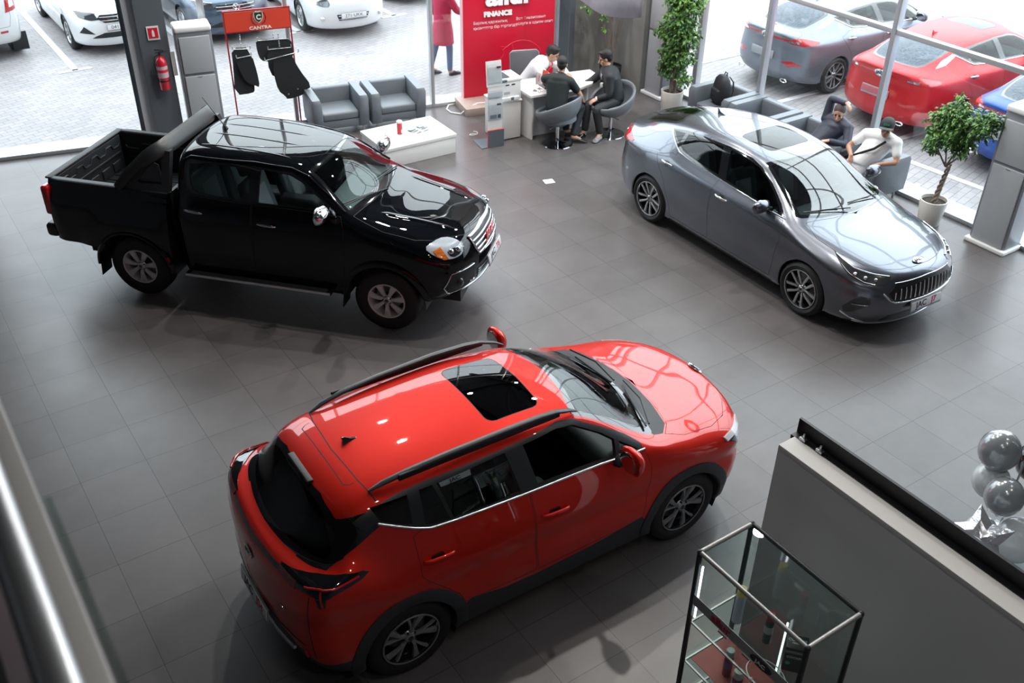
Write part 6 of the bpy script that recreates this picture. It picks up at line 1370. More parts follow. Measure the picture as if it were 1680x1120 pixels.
def tub_chair(loc, rz, label):
    t = thing('tub_chair', label, 'chair', loc, rz, 'grey tub chairs at the white desk')
    sh = mat('grey tub leather', (.16, .18, .205), .4)
    m_ = MB(); n_ = 40; rings = []      # bowl: open side -y (front)
    for (r0, z0, z1, th) in ((.30, .36, .36, 0),):
        pass
    outer, inner = [], []
    prof = [(.14, .34), (.24, .36), (.31, .42), (.345, .50)]
    def rim(a): c_ = math.cos(a); return .50+.30*(.5+.5*math.sin(a))**1.1      # back (+y) high
    K = 8
    for i in range(K+1):
        u_ = i/K; ro, ri = [], []
        for k in range(n_):
            a = 2*PI*k/n_; top_ = rim(a); z_ = .33+(top_-.33)*u_
            r_ = .15+(.36-.15)*math.sin(min(1, u_*1.25)*PI/2)**.8; r_ *= (1+.04*u_)
            ro.append((r_*math.cos(a), r_*.94*math.sin(a), z_)); ri.append(((r_-.045)*math.cos(a), (r_-.045)*.94*math.sin(a), max(z_, .44)-(.0 if u_ < .99 else .0)))
        outer.append(ro); inner.append(ri)
    lip = [[((.375+.012*math.cos(b))*math.cos(2*PI*k/n_)*.955, (.375+.012*math.cos(b))*.94*.955*math.sin(2*PI*k/n_), rim(2*PI*k/n_)+.018*math.sin(b)) for k in range(n_)] for b in (PI*.25, PI*.5, PI*.8)]
    m_.ring_loft(outer+lip+inner[::-1], True, True); m_.build('shell', sh, t, smooth=60)
    m_ = MB(); m_.lathe([(.001, .505), (.20, .50), (.285, .47), (.29, .42), (.001, .42)], n=36); m_.build('seat_cushion', sh, t)
    m_ = MB(); m_.cyl((0, 0, .02), (0, 0, .35), .028, .028, 20); m_.build('column', chrome, t)
    m_ = MB(); m_.lathe([(.001, .045), (.05, .04), (.09, .025), (.235, .012), (.245, 0), (.001, 0)], n=48); m_.build('base_disc', mat('dark chrome', (.25, .27, .29), .08, 1.0), t)
    m_ = MB(); m_.tube([(.02, 0, .30), (.22, -.02, .31)], .007, 8); m_.build('lever', chrome, t)
    return t
tub_chair((8.93, 11.86, 0), math.radians(205), 'grey tub swivel chair in which the man in the black T-shirt sits')
tub_chair((9.88, 11.72, 0), math.radians(272), 'grey tub swivel chair in which the man in the dark suit sits')
oc = thing('office_chair', 'grey mesh office chair behind the desk, under the man in the white shirt', 'chair', (9.22, 13.12, 0), math.radians(-20))
meshm = mat('grey mesh', (.10, .10, .115), .6)
m_ = MB(); m_.box((0, .22, .78), (.46, .03, .44), rot=Matrix.Rotation(-.12, 3, 'X'), bev=.012); m_.build('backrest', meshm, oc)
m_ = MB(); m_.tube([(-.24, .20, .55), (-.24, .24, .98), (-.20, .25, 1.01), (.20, .25, 1.01), (.24, .24, .98), (.24, .20, .55)], .014, 8); m_.build('back_frame', mat('dull chair frame', (.25, .26, .28), .4, .7), oc)
m_ = MB(); m_.box((0, 0, .46), (.48, .46, .07), bev=.025); m_.build('seat', meshm, oc)
m_ = MB(); m_.cyl((0, 0, .06), (0, 0, .43), .03); m_.build('gas_lift', chrome_soft, oc)
m_ = MB()
for k in range(5): a = 2*PI*k/5; m_.box((.15*math.cos(a), .15*math.sin(a), .07), (.30, .035, .025), rz=a, bev=.006); m_.ball((.29*math.cos(a), .29*math.sin(a), .03), .028, 10, 8)
m_.build('star_base', chrome_soft, oc)
lp = thing('laptop', 'dark grey laptop open on the desk in front of the man in the white shirt', 'laptop', (9.14, 12.36, .75), math.radians(172))
m_ = MB(); m_.box((0, 0, .008), (.34, .23, .014), bev=.003); m_.build('keyboard_base', mat('laptop grey', (.12, .13, .15), .4, .5), lp)
m_ = MB(); m_.box((0, .135, .115), (.34, .008, .22), rot=Matrix.Rotation(-.22, 3, 'X'), bev=.003); m_.build('screen_lid', mat('laptop grey', (.12, .13, .15), .4, .5), lp)
pp = thing('document', 'white sheet of paper on the desk under the officer\'s hands', 'paper', (9.52, 12.36, .75), .3)
m_ = MB(); m_.box((0, 0, .002), (.21, .30, .003)); m_.build('sheet', mat('paper white', (.85, .85, .87), .6), pp)
def table_flag(loc, rz, label, c1, txt, lean):
    t = thing('table_flag', label, 'flag', loc, rz, 'small flags on the desk')
    m_ = MB(); m_.lathe([(.001, 0), (.035, 0), (.03, .012), (.001, .014)], n=20); m_.tube([(0, 0, .01), (lean*.3, 0, .30)], .003, 6); m_.build('pole', chrome_soft, t)
    m_ = MB(); n_ = 8; rings = []
    for k in range(n_+1): u_ = k/n_; rings.append([(lean*.3-.01+u_*.10+lean*.05*u_, .015*math.sin(u_*5), .295-.05*u_), (lean*.15+u_*.13, .015*math.sin(u_*5+.6), .09-.02*u_)])
    m_.ring_loft(rings, closed=False); f_ = m_.build('cloth', c1, t, smooth=60)
    if txt: text_mesh(txt, .06, 'flag_print', mat('flag print', (.65, .05, .12), .5), f_, frame((lean*.2+.05, -.012, .19), (.2, 0, 1), (-1, 0, .2)), ext=.001)
    return t
table_flag((8.79, 12.30, .75), .2, 'small white table flag with red lettering on the desk', mat('white flag', (.80, .70, .72), .7), 'allur', .1)
table_flag((8.90, 12.34, .75), .1, 'small orange-red table flag on the desk beside the laptop', mat('orange flag', (.75, .10, .05), .7), '', .25)
gs = thing('glasses', 'pair of spectacles lying on the desk corner', 'spectacles', (8.83, 12.20, .75), .3)
m_ = MB()
for x in (-.035, .035): m_.tube([(x+.026*math.cos(a), 0, .022+.02*math.sin(a)) for a in [2*PI*k/14 for k in range(14)]], .002, 5, closed=True); m_.tube([(x*1.8, 0, .03), (x*1.9, .12, .01)], .002, 5)
m_.build('frame', blackplastic, gs)
# floor paper
fpz = thing('floor_sticker', 'white paper sheet lying on the floor between the pickup and the grey sedan', 'paper', (8.005, 10.79, 0), math.radians(-15))
m_ = MB(); m_.box((0, 0, .002), (.15, .135, .003)); m_.build('sheet', mat('paper white', (.85, .85, .87), .6), fpz)
ts = thing('tissue', 'small crumpled white tissue on the floor beside the red SUV', 'tissue', (2.70, 6.36, 0))
m_ = MB(); m_.box((0, 0, .012), (.05, .03, .02), rz=.6, bev=.008); m_.box((.035, .01, .01), (.03, .03, .014), rz=.1, bev=.005); m_.build('paper_ball', white_pl, ts)
# backpack
bk = thing('backpack', 'black backpack standing on the grey armchair beside the tall ficus', 'bag', (11.60, 11.05, .39), math.radians(-105))
bm_ = mat('black nylon', (.012, .014, .018), .6, bump=(80, .2))
m_ = MB(); rings = []
for (z_, w, d_) in ((0, .13, .09), (.03, .16, .11), (.15, .17, .115), (.30, .165, .105), (.40, .14, .085), (.455, .09, .05), (.47, .04, .02)):
    rings.append([(w*math.copysign(abs(math.cos(a))**.6, math.cos(a)), d_*math.copysign(abs(math.sin(a))**.7, math.sin(a)), z_) for a in [2*PI*k/28 for k in range(28)]])
m_.ring_loft(rings); m_.build('main_body', bm_, bk, smooth=60)
m_ = MB(); m_.box((0, -.10, .15), (.24, .08, .22), bev=.04); m_.build('front_pocket', bm_, bk)
for s_ in (-1, 1):
    m_ = MB(); m_.tube([(s_*.05, .09, .44), (s_*.08, .15, .36), (s_*.10, .16, .22), (s_*.12, .11, .06)], [(.028, .008)]*4, 8, flat=(1, 0, 0)); m_.build('shoulder_strap', mat('strap grey', (.07, .07, .10), .6), bk)
m_ = MB(); m_.tube([(-.04, .04, .45), (-.03, .05, .50), (.03, .05, .50), (.04, .04, .45)], .009, 8); m_.build('carry_handle', bm_, bk)
# ------------------------------------------------------------------ plants
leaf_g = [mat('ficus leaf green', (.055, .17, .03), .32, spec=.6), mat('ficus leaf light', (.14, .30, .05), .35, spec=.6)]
soil = mat('soil', (.035, .025, .02), .9, bump=(60, 1.0)); bark = mat('pale bark', (.20, .16, .13), .7, bump=(30, .6)); potw = mat('white pot', (.68, .67, .64), .35)
def leaf(mb, p, d_, up_, L_, W_):
    d_ = d_.normalized(); s_ = d_.cross(up_); s_ = s_.normalized() if s_.length > 1e-4 else d_.orthogonal(); n_ = s_.cross(d_)
    a = [p, p+d_*L_*.35+s_*W_-n_*W_*.25, p+d_*L_*.75+s_*W_*.6-n_*L_*.10, p+d_*L_-n_*L_*.25, p+d_*L_*.75-s_*W_*.6-n_*L_*.10, p+d_*L_*.35-s_*W_-n_*W_*.25, p+d_*L_*.5+n_*0]
    mb.add(a, [(0, 1, 6), (1, 2, 6), (2, 3, 6), (3, 4, 6), (4, 5, 6), (5, 0, 6)])
def foliage(t, blobs, n_, L_=.065, W_=.016, seed=1, light=.3, hang=.5):
    rd = random.Random(seed); mbs = [MB(), MB()]; tw = MB(); tot = sum(b[3]**2 for b in blobs)
    for b in blobs:
        k = int(n_*b[3]**2/tot)
        for _ in range(k//6):
            v = Vector((rd.gauss(0, 1), rd.gauss(0, 1), rd.gauss(0, 1))).normalized(); r_ = b[3]*rd.random()**.4
            q = Vector((b[0], b[1], b[2]))+Vector((v.x*r_, v.y*r_, v.z*r_*(b[4] if len(b) > 4 else 1)))
            dirn = (v+Vector((0, 0, -hang))).normalized(); tl = rd.uniform(.06, .12)
            tw.tube([q-dirn*tl*.6, q+dirn*tl*.4], .0018, 4)
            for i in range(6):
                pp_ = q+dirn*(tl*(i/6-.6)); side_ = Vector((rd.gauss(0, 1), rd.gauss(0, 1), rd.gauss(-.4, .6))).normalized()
                ld = (dirn*.5+side_).normalized(); top_ = (v.z > -.1 and rd.random() < light*1.6) or rd.random() < light*.4  # pale leaves mostly on the upper half of each clump
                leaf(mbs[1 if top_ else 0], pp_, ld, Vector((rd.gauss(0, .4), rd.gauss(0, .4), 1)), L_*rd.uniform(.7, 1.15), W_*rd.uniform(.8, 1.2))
    tw.build('twigs', bark, t); mbs[0].build('leaves', leaf_g[0], t, smooth=0); mbs[1].build('pale_leaves', leaf_g[1], t, smooth=0)
def pot(t, r0, r1, h, m):
    m_ = MB(); m_.lathe([(.001, 0), (r0*.96, 0), (r0, .012), (r1, h-.01), (r1-.004, h), (r1-.016, h), (r1-.02, h-.05), (.001, h-.05)], n=40); m_.build('pot', m, t)
    m_ = MB(); m_.lathe([(.001, h-.035), (r1*.5, h-.04), (r1-.018, h-.048)], n=30); m_.build('soil', soil, t)
p1 = thing('potted_ficus', 'small round-headed ficus with braided trunk in a white pot by the right window', 'plant', (11.615, 6.93, 0))
pot(p1, .145, .185, .36, potw)
for k in range(3):
    m_ = MB(); m_.tube([(.024*math.cos(q*2.2+2*PI*k/3)+(.02*q), .024*math.sin(q*2.2+2*PI*k/3), .31+q*.075) for q in [i*.5 for i in range(15)]], [.021-.0007*i for i in range(15)], 8); m_.build('braided_stem', bark, p1)
for (dx, dy, dz) in ((.05, .1, 1.3), (0, -.2, 1.4), (-.1, .25, 1.35), (.1, -.35, 1.6)): m_ = MB(); m_.tube([(.05, 0, .82), (dx*.6+.02, dy*.5, 1.05), (dx, dy, dz)], [.014, .010, .004], 6); m_.build('branch', bark, p1)
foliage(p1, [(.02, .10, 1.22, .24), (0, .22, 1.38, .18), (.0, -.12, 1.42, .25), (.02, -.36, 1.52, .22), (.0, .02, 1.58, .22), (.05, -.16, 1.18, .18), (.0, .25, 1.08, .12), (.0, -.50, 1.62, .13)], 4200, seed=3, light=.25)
p2 = thing('potted_ficus', 'tall bushy ficus column in a white pot beside the grey air conditioner', 'plant', (11.33, 11.90, 0))
pot(p2, .16, .19, .40, potw)
for k in range(4): a = 2*PI*k/4; m_ = MB(); m_.tube([(.05*math.cos(a), .05*math.sin(a), .34), (.05*math.cos(a+1), .05*math.sin(a+1), .8), (.06*math.cos(a+2)+.02, .06*math.sin(a+2), 1.4), (.08*math.cos(a+3)+.03, .08*math.sin(a+3)-.05, 2.3)], [.022, .018, .014, .006], 8); m_.build('stem', bark, p2)
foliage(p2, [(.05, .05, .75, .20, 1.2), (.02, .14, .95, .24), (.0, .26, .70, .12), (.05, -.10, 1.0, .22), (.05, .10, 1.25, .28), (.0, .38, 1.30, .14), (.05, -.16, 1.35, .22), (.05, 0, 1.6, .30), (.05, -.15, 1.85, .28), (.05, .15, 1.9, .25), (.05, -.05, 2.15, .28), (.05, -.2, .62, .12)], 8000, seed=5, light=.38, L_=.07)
p3 = thing('potted_tree', 'thin bare-stemmed tree with few pale leaves in a black pot in the concrete corner', 'plant', (11.22, 13.42, 0))
pot(p3, .15, .20, .40, mat('black pot', (.015, .017, .02), .4))
for pts in ([(0, 0, .36), (.03, .05, .9), (-.05, .08, 1.4), (-.25, .1, 1.8), (-.45, .1, 2.1)], [(.02, 0, .36), (-.03, .02, .8), (.02, .05, 1.3), (.10, .06, 1.8), (.14, .05, 2.2)], [(-.02, .02, .36), (-.1, .02, .75), (-.22, .0, 1.2), (-.3, 0, 1.5)], [(.03, 0, .4), (.10, 0, .9), (.15, -.05, 1.25), (.18, -.05, 1.5)], [(0, .03, .4), (0, .05, 1.1), (-.02, .05, 1.7), (.0, .05, 2.4)]):
    m_ = MB(); m_.tube(pts, [.018, .014, .011, .008, .005][:len(pts)], 7); m_.build('stem', bark, p3)
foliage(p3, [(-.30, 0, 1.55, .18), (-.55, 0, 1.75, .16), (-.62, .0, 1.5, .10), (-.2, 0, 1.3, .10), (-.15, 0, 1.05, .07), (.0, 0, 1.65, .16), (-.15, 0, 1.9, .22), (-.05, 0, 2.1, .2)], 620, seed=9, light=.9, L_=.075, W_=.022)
# hanging printed cloth
hc = thing('hanging_cloth', 'pale printed cloth banner hanging above the desk at the top of the view', 'banner', (9.5, 11.6, 2.0))
m_ = MB(); rings = []
for k in range(21):
    u_ = k/20; y = 12.45-1.68*u_-11.6; zb_ = .10-.11*math.sin(PI*min(1, u_*.95))+.07*u_**3
    rings.append([(.03*math.sin(u_*9), y, zb_), (.05*math.sin(u_*7), y, .5), (.04*math.sin(u_*6), y, 1.3)])
m_.ring_loft(rings, closed=False); cl_ = m_.build('cloth', mat('pale printed cloth', (.60, .58, .66), .7, noise=(5, .22)), hc, smooth=60)
sd = cl_.modifiers.new('s', 'SOLIDIFY'); sd.thickness = .004
for y in (.80, -.78): m_ = MB(); m_.tube([(0, y, 1.3), (0, y, CEIL-2.0)], .003, 6); m_.build('suspension_wire', chrome_soft, hc)
# ------------------------------------------------------------------ partition, screen backs, showcase, balloons
pt = thing('partition_wall', 'grey free-standing partition wall with white top edge at lower right', 'partition', (4.33, 3.14, 0))
m_ = MB(); m_.box((0, -2.6, 1.03), (.145, 5.2, 2.06)); m_.build('panel', mat('grey partition paint', (.74, .75, .76), .6, noise=(1.2, .06)), pt)
m_ = MB(); m_.box((0, -2.6, 2.08), (.15, 5.2, .04), bev=.002); m_.build('top_edge', mat('partition top edge', (.62, .61, .60), .6), pt)
m_ = MB(); m_.box((.135, -2.57, 2.0), (.02, 5.2, .42)); m_.build('black_back_board', mat('black board', (.010, .011, .014), .45), pt)
m_ = MB(); m_.box((.10, -2.57, 2.085), (.06, 5.2, .03)); m_.build('black_trough', mat('black board', (.010, .011, .014), .45), pt)
for y in (-.06, -.20): m_ = MB(); m_.box((.088, y, 2.112), (.035, .05, .02), bev=.004); m_.cyl((.088, y, 2.10), (.088, y, 2.15), .008); m_.build('bracket', chrome_soft, pt)
SX0, SX1, SY0, SY1, SH = 3.405, 3.845, 2.05, 2.91, 1.80
sc = thing('glass_showcase', 'aluminium-framed glass display case with glass shelves at lower right', 'display case', ((SX0+SX1)/2, (SY0+SY1)/2, 0))
hx, hy = (SX1-SX0)/2, (SY1-SY0)/2
fa = mat('showcase aluminium', (.34, .335, .33), .38, .55)
fdk = mat('showcase dark post', (.04, .045, .05), .4, .4)
for sx_ in (-1, 1):
    for sy in (-1, 1): m_ = MB(); m_.box((sx_*hx, sy*hy, SH/2), (.026, .026, SH), bev=.004); m_.build('corner_post', fdk, sc)
    m_ = MB(); m_.cyl((sx_*hx, -hy, SH), (sx_*hx, hy, SH), .015); m_.build('top_rail', fa if sx_ < 0 else fdk, sc)
for sy in (-1, 1): m_ = MB(); m_.cyl((-hx, sy*hy, SH), (hx, sy*hy, SH), .015); m_.build('top_rail', fa, sc)
for sx_ in (-1, 1):
    for sy in (-1, 1): m_ = MB(); m_.ball((sx_*hx, sy*hy, SH), .019); m_.build('corner_cap', fdk, sc)
cg = glass('showcase glass', (.93, .97, .96), 1.45)
m_ = MB(); m_.box((0, 0, SH), (2*hx-.02, 2*hy-.02, .005)); m_.build('top_pane', cg, sc)
m_ = MB(); m_.box((-hx, 0, .95), (.005, 2*hy-.02, 1.66)); m_.build('front_pane', cg, sc)
for sy in (-1, 1): m_ = MB(); m_.box((0, sy*hy, .95), (2*hx-.02, .005, 1.66)); m_.build('side_pane', cg, sc)
m_ = MB(); m_.box((hx, 0, .95), (.006, 2*hy-.02, 1.66)); m_.build('back_pane', glass('showcase back glass', (.88, .93, .92), 1.9), sc)
m_ = MB(); m_.box((-hx-.006, 0, 1.40), (.004, 2*hy-.03, .085)); fb = m_.build('front_sign_band', mat('grey sign band', (.33, .335, .36), .5), sc)
text_mesh('allur', .085, 'band_lettering', mat('crimson print', (.42, .01, .06), .4), fb, frame((-hx-.010, .17, 1.40), (0, -1, 0), (0, 0, 1)), bold=.002, sx=1.1)
M = frame((-hx-.009, -.17, 1.395), (0, -1, 0), (0, 0, 1)); oval_badge(fb, M, .085, .034, 'JAC', m=mat('dark badge', (.02, .022, .03), .3), tm=mat('pale print', (.70, .72, .64), .5), name='band_badge')
for z_ in (1.18, .80, .42): m_ = MB(); m_.box((0, 0, z_), (2*hx-.03, 2*hy-.03, .006)); m_.build('shelf', cg, sc)
for z_ in (1.18, .80, .42):
    m_ = MB(); m_.box((-hx+.01, 0, z_-.006), (.012, 2*hy, .012)); m_.box((0, hy-.01, z_-.006), (2*hx, .012, .012)); m_.build('shelf_rail', fa, sc)
m_ = MB(); m_.box((0, 0, .06), (2*hx+.02, 2*hy+.02, .12), bev=.004); m_.build('base_box', fdk, sc)
m_ = MB(); m_.box((-hx+.022, hy-.022, 1.45), (.010, .010, .46)); m_.build('led_strip', mat('led', (1, 1, 1), .5, emit=(.9, .88, 1), es=3.5), sc)
m_ = MB(); m_.box((hx-.02, .0, 1.0), (.010, .010, .62), rot=Matrix.Rotation(0, 3, 'X')); m_.build('led_strip', mat('led back', (1, 1, 1), .5, emit=(.85, .93, .95), es=1.6), sc)
m_ = MB(); m_.box((.005, .10, .810), (.36, .60, .004)); m_.build('red_liner', mat('salmon liner', (.34, .06, .05), .6), sc)
S0 = Vector(((SX0+SX1)/2, (SY0+SY1)/2, 0))
def can(lab, x, y, z, h, r, c1, c2, c3=None, name='spray_can'):
    t = thing(name, lab, 'can', (x, y, z), 0, 'car care products in the glass display case')
    m_ = MB(); m_.lathe([(.001, 0), (r*.96, 0), (r, .006), (r, h*.78), (r*.9, h*.82), (.001, h*.82)], n=24); m_.build('can_body', c1, t)
    m_ = MB(); m_.lathe([(.001, h*.80), (r*.97, h*.80), (r*.95, h*.97), (r*.8, h), (.001, h*.995)], n=24); m_.build('cap', c2, t)
    if c3: m_ = MB(); m_.lathe([(r+.0004, h*.35), (r+.001, h*.35), (r+.001, h*.6), (r+.0004, h*.6)], n=24); m_.build('label', c3, t)
    return t
z1 = 1.184
ms = mat('pale blue can', (.42, .50, .58), .3, .3)
can('spray can with yellow cap on the top glass shelf', 3.66, 2.74, z1+.0, .30, .033, ms, mat('yellow cap', (.62, .50, .14), .4))
can('dark grey spray can with red cap on the top glass shelf', 3.70, 2.52, z1, .25, .028, mat('dark green can', (.05, .09, .10), .3, .4), mat('dull red cap', (.35, .03, .04), .35), mat('can label pale', (.35, .42, .42), .4))
can('red spray bottle with pale cap on the second shelf', 3.56, 2.66, .804, .24, .03, mat('dark red can', (.30, .02, .05), .35), mat('pale cap', (.6, .68, .66), .4), mat('violet label', (.16, .10, .30), .4))
can('white-capped purple and red bottle on the second shelf, nearest the front glass', 3.47, 2.50, .804, .27, .034, mat('purple can', (.28, .02, .14), .35), mat('cream cap', (.72, .68, .62), .4), mat('can label pale', (.35, .42, .42), .4))
def carton(lab, x, y, z, rz, s=1.0):
    t = thing('product_box', lab, 'box', (x, y, z), rz, 'black cartons in the glass display case')
    m_ = MB(); m_.box((0, 0, .095*s), (.12*s, .10*s, .19*s), bev=.003); m_.build('carton', mat('black carton', (.012, .015, .018), .4), t)
    m_ = MB(); m_.box((0, -.0505*s, .16*s), (.121*s, .002, .018*s)); m_.build('grey_stripe', mat('carton stripe', (.18, .20, .21), .5), t)
    tm = mat('pale print', (.70, .72, .64), .5)
    text_mesh('COCKPIT', .024*s, 'top_print', tm, t, frame((0, .012, .191*s), (1, 0, 0), (0, 1, 0)), ext=.0005); text_mesh('PERFECT', .015*s, 'top_print', tm, t, frame((0, -.012, .191*s), (1, 0, 0), (0, 1, 0)), ext=.0005)
    text_mesh('COCKPIT', .022*s, 'side_print', tm, t, frame((0, -.052*s, .12*s), (1, 0, 0), (0, 0, 1)), ext=.0005)
    m_ = MB(); m_.lathe([(.001, -.002), (.014, -.002), (.014, 0), (.001, 0)], (-.035*s, -.051*s, .07*s), axis='Y', n=16); m_.build('green_dot', mat('teal dot', (.05, .35, .30), .4), t)
    return t
carton('black carton with white lettering on the top shelf of the display case', 3.70, 2.30, z1, math.radians(-50), 1.1)
carton('black carton lower down on the second shelf of the display case', 3.60, 2.22, .804, math.radians(-55), .9)
def price(lab, x, y, z):
    t = thing('price_tag', lab, 'price tag', (x, y, z), math.radians(-90), 'price tags in the glass display case')
    m_ = MB(); m_.box((0, 0, .025), (.075, .004, .045), rot=Matrix.Rotation(-.3, 3, 'X')); m_.build('card', white_pl, t)
    m_ = MB(); m_.box((0, -.0052, .010), (.076, .003, .011), rot=Matrix.Rotation(-.3, 3, 'X')); m_.build('red_line', mat('crimson print', (.42, .01, .06), .4), t)
price('white price tag with red line in front of the yellow-capped can', 3.50, 2.70, z1); price('white price tag with red line in front of the dark spray can', 3.50, 2.49, z1)
rg = thing('hose_ring', 'thin white plastic ring standing between the cans in the display case', 'ring', (3.50, 2.33, z1+.01))
m_ = MB(); m_.tube([(.10*math.cos(a), .13*math.sin(a), .004) for a in [2*PI*k/36 for k in range(36)]], .0035, 6, closed=True); m_.ball((-.10, .03, .006), .012, 10, 8); m_.build('ring', white_pl, rg)
# balloons
bg = mat('grey pearl balloon', (.32, .35, .375), .2, .3, coat=1); bw_ = mat('pale grey balloon', (.62, .67, .70), .2, coat=1); bd_ = mat('dark balloon', (.012, .014, .018), .15, coat=1)
def balloon(lab, loc, r, m, tail=.0, tdir=None):
    t = thing('balloon', lab, 'balloon', loc, 0, 'balloons beyond the partition'); m_ = MB(); rings = []
    for i in range(19):
        a = -PI/2+PI*i/18; rr_ = r*math.cos(a); zz = r*math.sin(a)*(1.08 if a > 0 else 1.18)
        if a < 0: rr_ *= (1-.10*(math.sin(-a))**3)
        rings.append([(max(rr_, .003)*math.cos(2*PI*k/28), max(rr_, .003)*math.sin(2*PI*k/28), zz) for k in range(28)])
    m_.ring_loft(rings); m_.build('skin', m, t, smooth=80)
    m_ = MB(); m_.lathe([(.004, -r*1.17), (.012, -r*1.17-.018), (.016, -r*1.17-.028)], n=12); m_.build('knot', m, t)
    return t
balloon('large metallic grey balloon at the top of the balloon column, at the right edge', (6.455, 2.764, 1.30), .155, bg)
balloon('metallic grey balloon directly below the topmost grey balloon', (6.30, 2.545, 1.07), .145, bg)
balloon('pale balloon half hidden behind the two metallic grey balloons', (6.44, 2.74, 1.02), .14, bw_)
balloon('pale glossy balloon at the lower left beside the silver foil star', (6.26, 2.60, .68), .125, bw_)
balloon('big matt pale grey balloon at the bottom of the column, at the right edge', (6.35, 2.36, .74), .17, bw_)
balloon('dark balloon behind the metallic grey ones, at the right edge', (6.80, 2.62, 1.12), .15, bd_)
balloon('white balloon peeking in at the right edge above the grey one', (6.95, 2.72, 1.42), .15, bw_)
fs_ = thing('foil_star_balloon', 'silver foil star balloon with pointed corners behind the partition top', 'balloon', (5.90, 2.44, .94), 0)
foil = mat('silver foil', (.78, .80, .86), .16, .75, bump=(16, .9))
m_ = MB(); n_ = 5; pts = []
for k in range(10): a = 2*PI*k/10+.3; r_ = .25 if k % 2 == 0 else .135; pts.append((r_*math.cos(a), r_*math.sin(a)))
m_.add([(0, 0, .075)]+[(x*.55, y*.55, .055) for x, y in pts]+[(x, y, 0) for x, y in pts]+[(x*.55, y*.55, -.055) for x, y in pts]+[(0, 0, -.075)],
       [(0, 1+k, 1+(k+1) % 10) for k in range(10)]+[(1+k, 11+k, 11+(k+1) % 10, 1+(k+1) % 10) for k in range(10)]+[(11+k, 21+k, 21+(k+1) % 10, 11+(k+1) % 10) for k in range(10)]+[(31, 21+(k+1) % 10, 21+k) for k in range(10)])
m_.xf(Vector((-.75, -.30, .6)).to_track_quat('Z', 'Y').to_matrix().to_4x4()@Matrix.Rotation(.3, 4, 'Z')); m_.build('foil_skin', foil, fs_, smooth=25)
tn = thing('foil_tinsel', 'bunch of crumpled silver tinsel at the foot of the balloons', 'tinsel', (6.12, 2.30, .56)); rd = random.Random(4)
m_ = MB()
for k in range(160):
    a = Vector((rd.gauss(0, .07), rd.gauss(0, .10), rd.gauss(0, .04))); d_ = Vector((rd.gauss(0, 1), rd.gauss(0, 1), rd.gauss(0, 1))).normalized()*.05; e_ = d_.orthogonal().normalized()*.008; m_.add([a, a+e_, a+d_+e_, a+d_], [(0, 1, 2, 3)])
m_.build('strips', foil, tn, smooth=0); tn['kind'] = 'stuff'
sdn = thing('display_podium', 'low grey box carrying the balloon arrangement beyond the partition', 'podium', (6.4, 2.35, 0))
m_ = MB(); m_.box((0, 0, .25), (.6, .7, .50), bev=.01); m_.build('box', mat('grey podium', (.3, .33, .35), .5), sdn)
rst = thing('balloon_pole', 'thin metal pole holding the balloon column', 'pole', (6.55, 2.60, 0)); m_ = MB(); m_.cyl((0, 0, .51), (0, 0, 1.55), .008); m_.lathe([(.001, .53), (.10, .525), (.105, .51), (.001, .51)], n=24); m_.build('pole', chrome_soft, rst)
# ------------------------------------------------------------------ people
skin = mat('skin', (.52, .30, .21), .5); skin_d = mat('tanned skin', (.40, .215, .14), .5); hair_m = mat('dark hair', (.012, .010, .010), .55, bump=(90, .5)); hair_g = mat('short grey brown hair', (.07, .055, .05), .7, bump=(120, .6))
V3 = Vector
def chain(mb, pts, rad, n=14):
    pts = [V3(p) for p in pts]; fine, rr = [], []
    for i in range(len(pts)-1):
        k = max(2, int((pts[i+1]-pts[i]).length/.03))
        for j in range(k): t = j/k; fine.append(pts[i].lerp(pts[i+1], t)); rr.append(rad[i]*(1-t)+rad[i+1]*t)
    fine.append(pts[-1]); rr.append(rad[-1])
    for _ in range(2):
        fine = [fine[0]]+[(fine[i-1]+fine[i]*2+fine[i+1])/4 for i in range(1, len(fine)-1)]+[fine[-1]]
    mb.tube(fine, rr, n); mb.ball(fine[0], rr[0]*.98, n, 8); mb.ball(fine[-1], rr[-1]*.98, n, 8)
def ell(mb, c, r, R=None, n=20, m=14):
    t = MB(); t.ball((0, 0, 0), r, n, m); M = Matrix.Translation(V3(c))@(R.to_4x4() if R is not None else Matrix.Identity(4)); t.xf(M); mb.add(t.v, t.f)
def fuse(mb, name, m, parent, vox=.009, smooth_it=2):
    me = bpy.data.meshes.new('tmp'); me.from_pydata(mb.v, [], mb.f); bm = bmesh.new(); bm.from_mesh(me); bmesh.ops.recalc_face_normals(bm, faces=bm.faces); bm.to_mesh(me); bm.free()
    o = bpy.data.objects.new('tmp', me); COL.objects.link(o)
    r = o.modifiers.new('r', 'REMESH'); r.mode = 'VOXEL'; r.voxel_size = vox; r.use_smooth_shade = True
    if smooth_it: s = o.modifiers.new('s', 'SMOOTH'); s.iterations = smooth_it; s.factor = .5
    bpy.context.view_layer.update(); dg = bpy.context.evaluated_depsgraph_get(); nm = bpy.data.meshes.new_from_object(o.evaluated_get(dg))
    bpy.data.objects.remove(o); nm.name = name; nm.materials.clear(); nm.materials.append(m); nm.shade_smooth()
    q = bpy.data.objects.new(name, nm); COL.objects.link(q); q.parent = parent; return q
def basis(fwd, up=(0, 0, 1)):
    f = V3(fwd).normalized(); u = V3(up); l = u.cross(f).normalized(); u = f.cross(l).normalized()
    return Matrix((f, l, u)).transposed()     # columns: forward, left, up
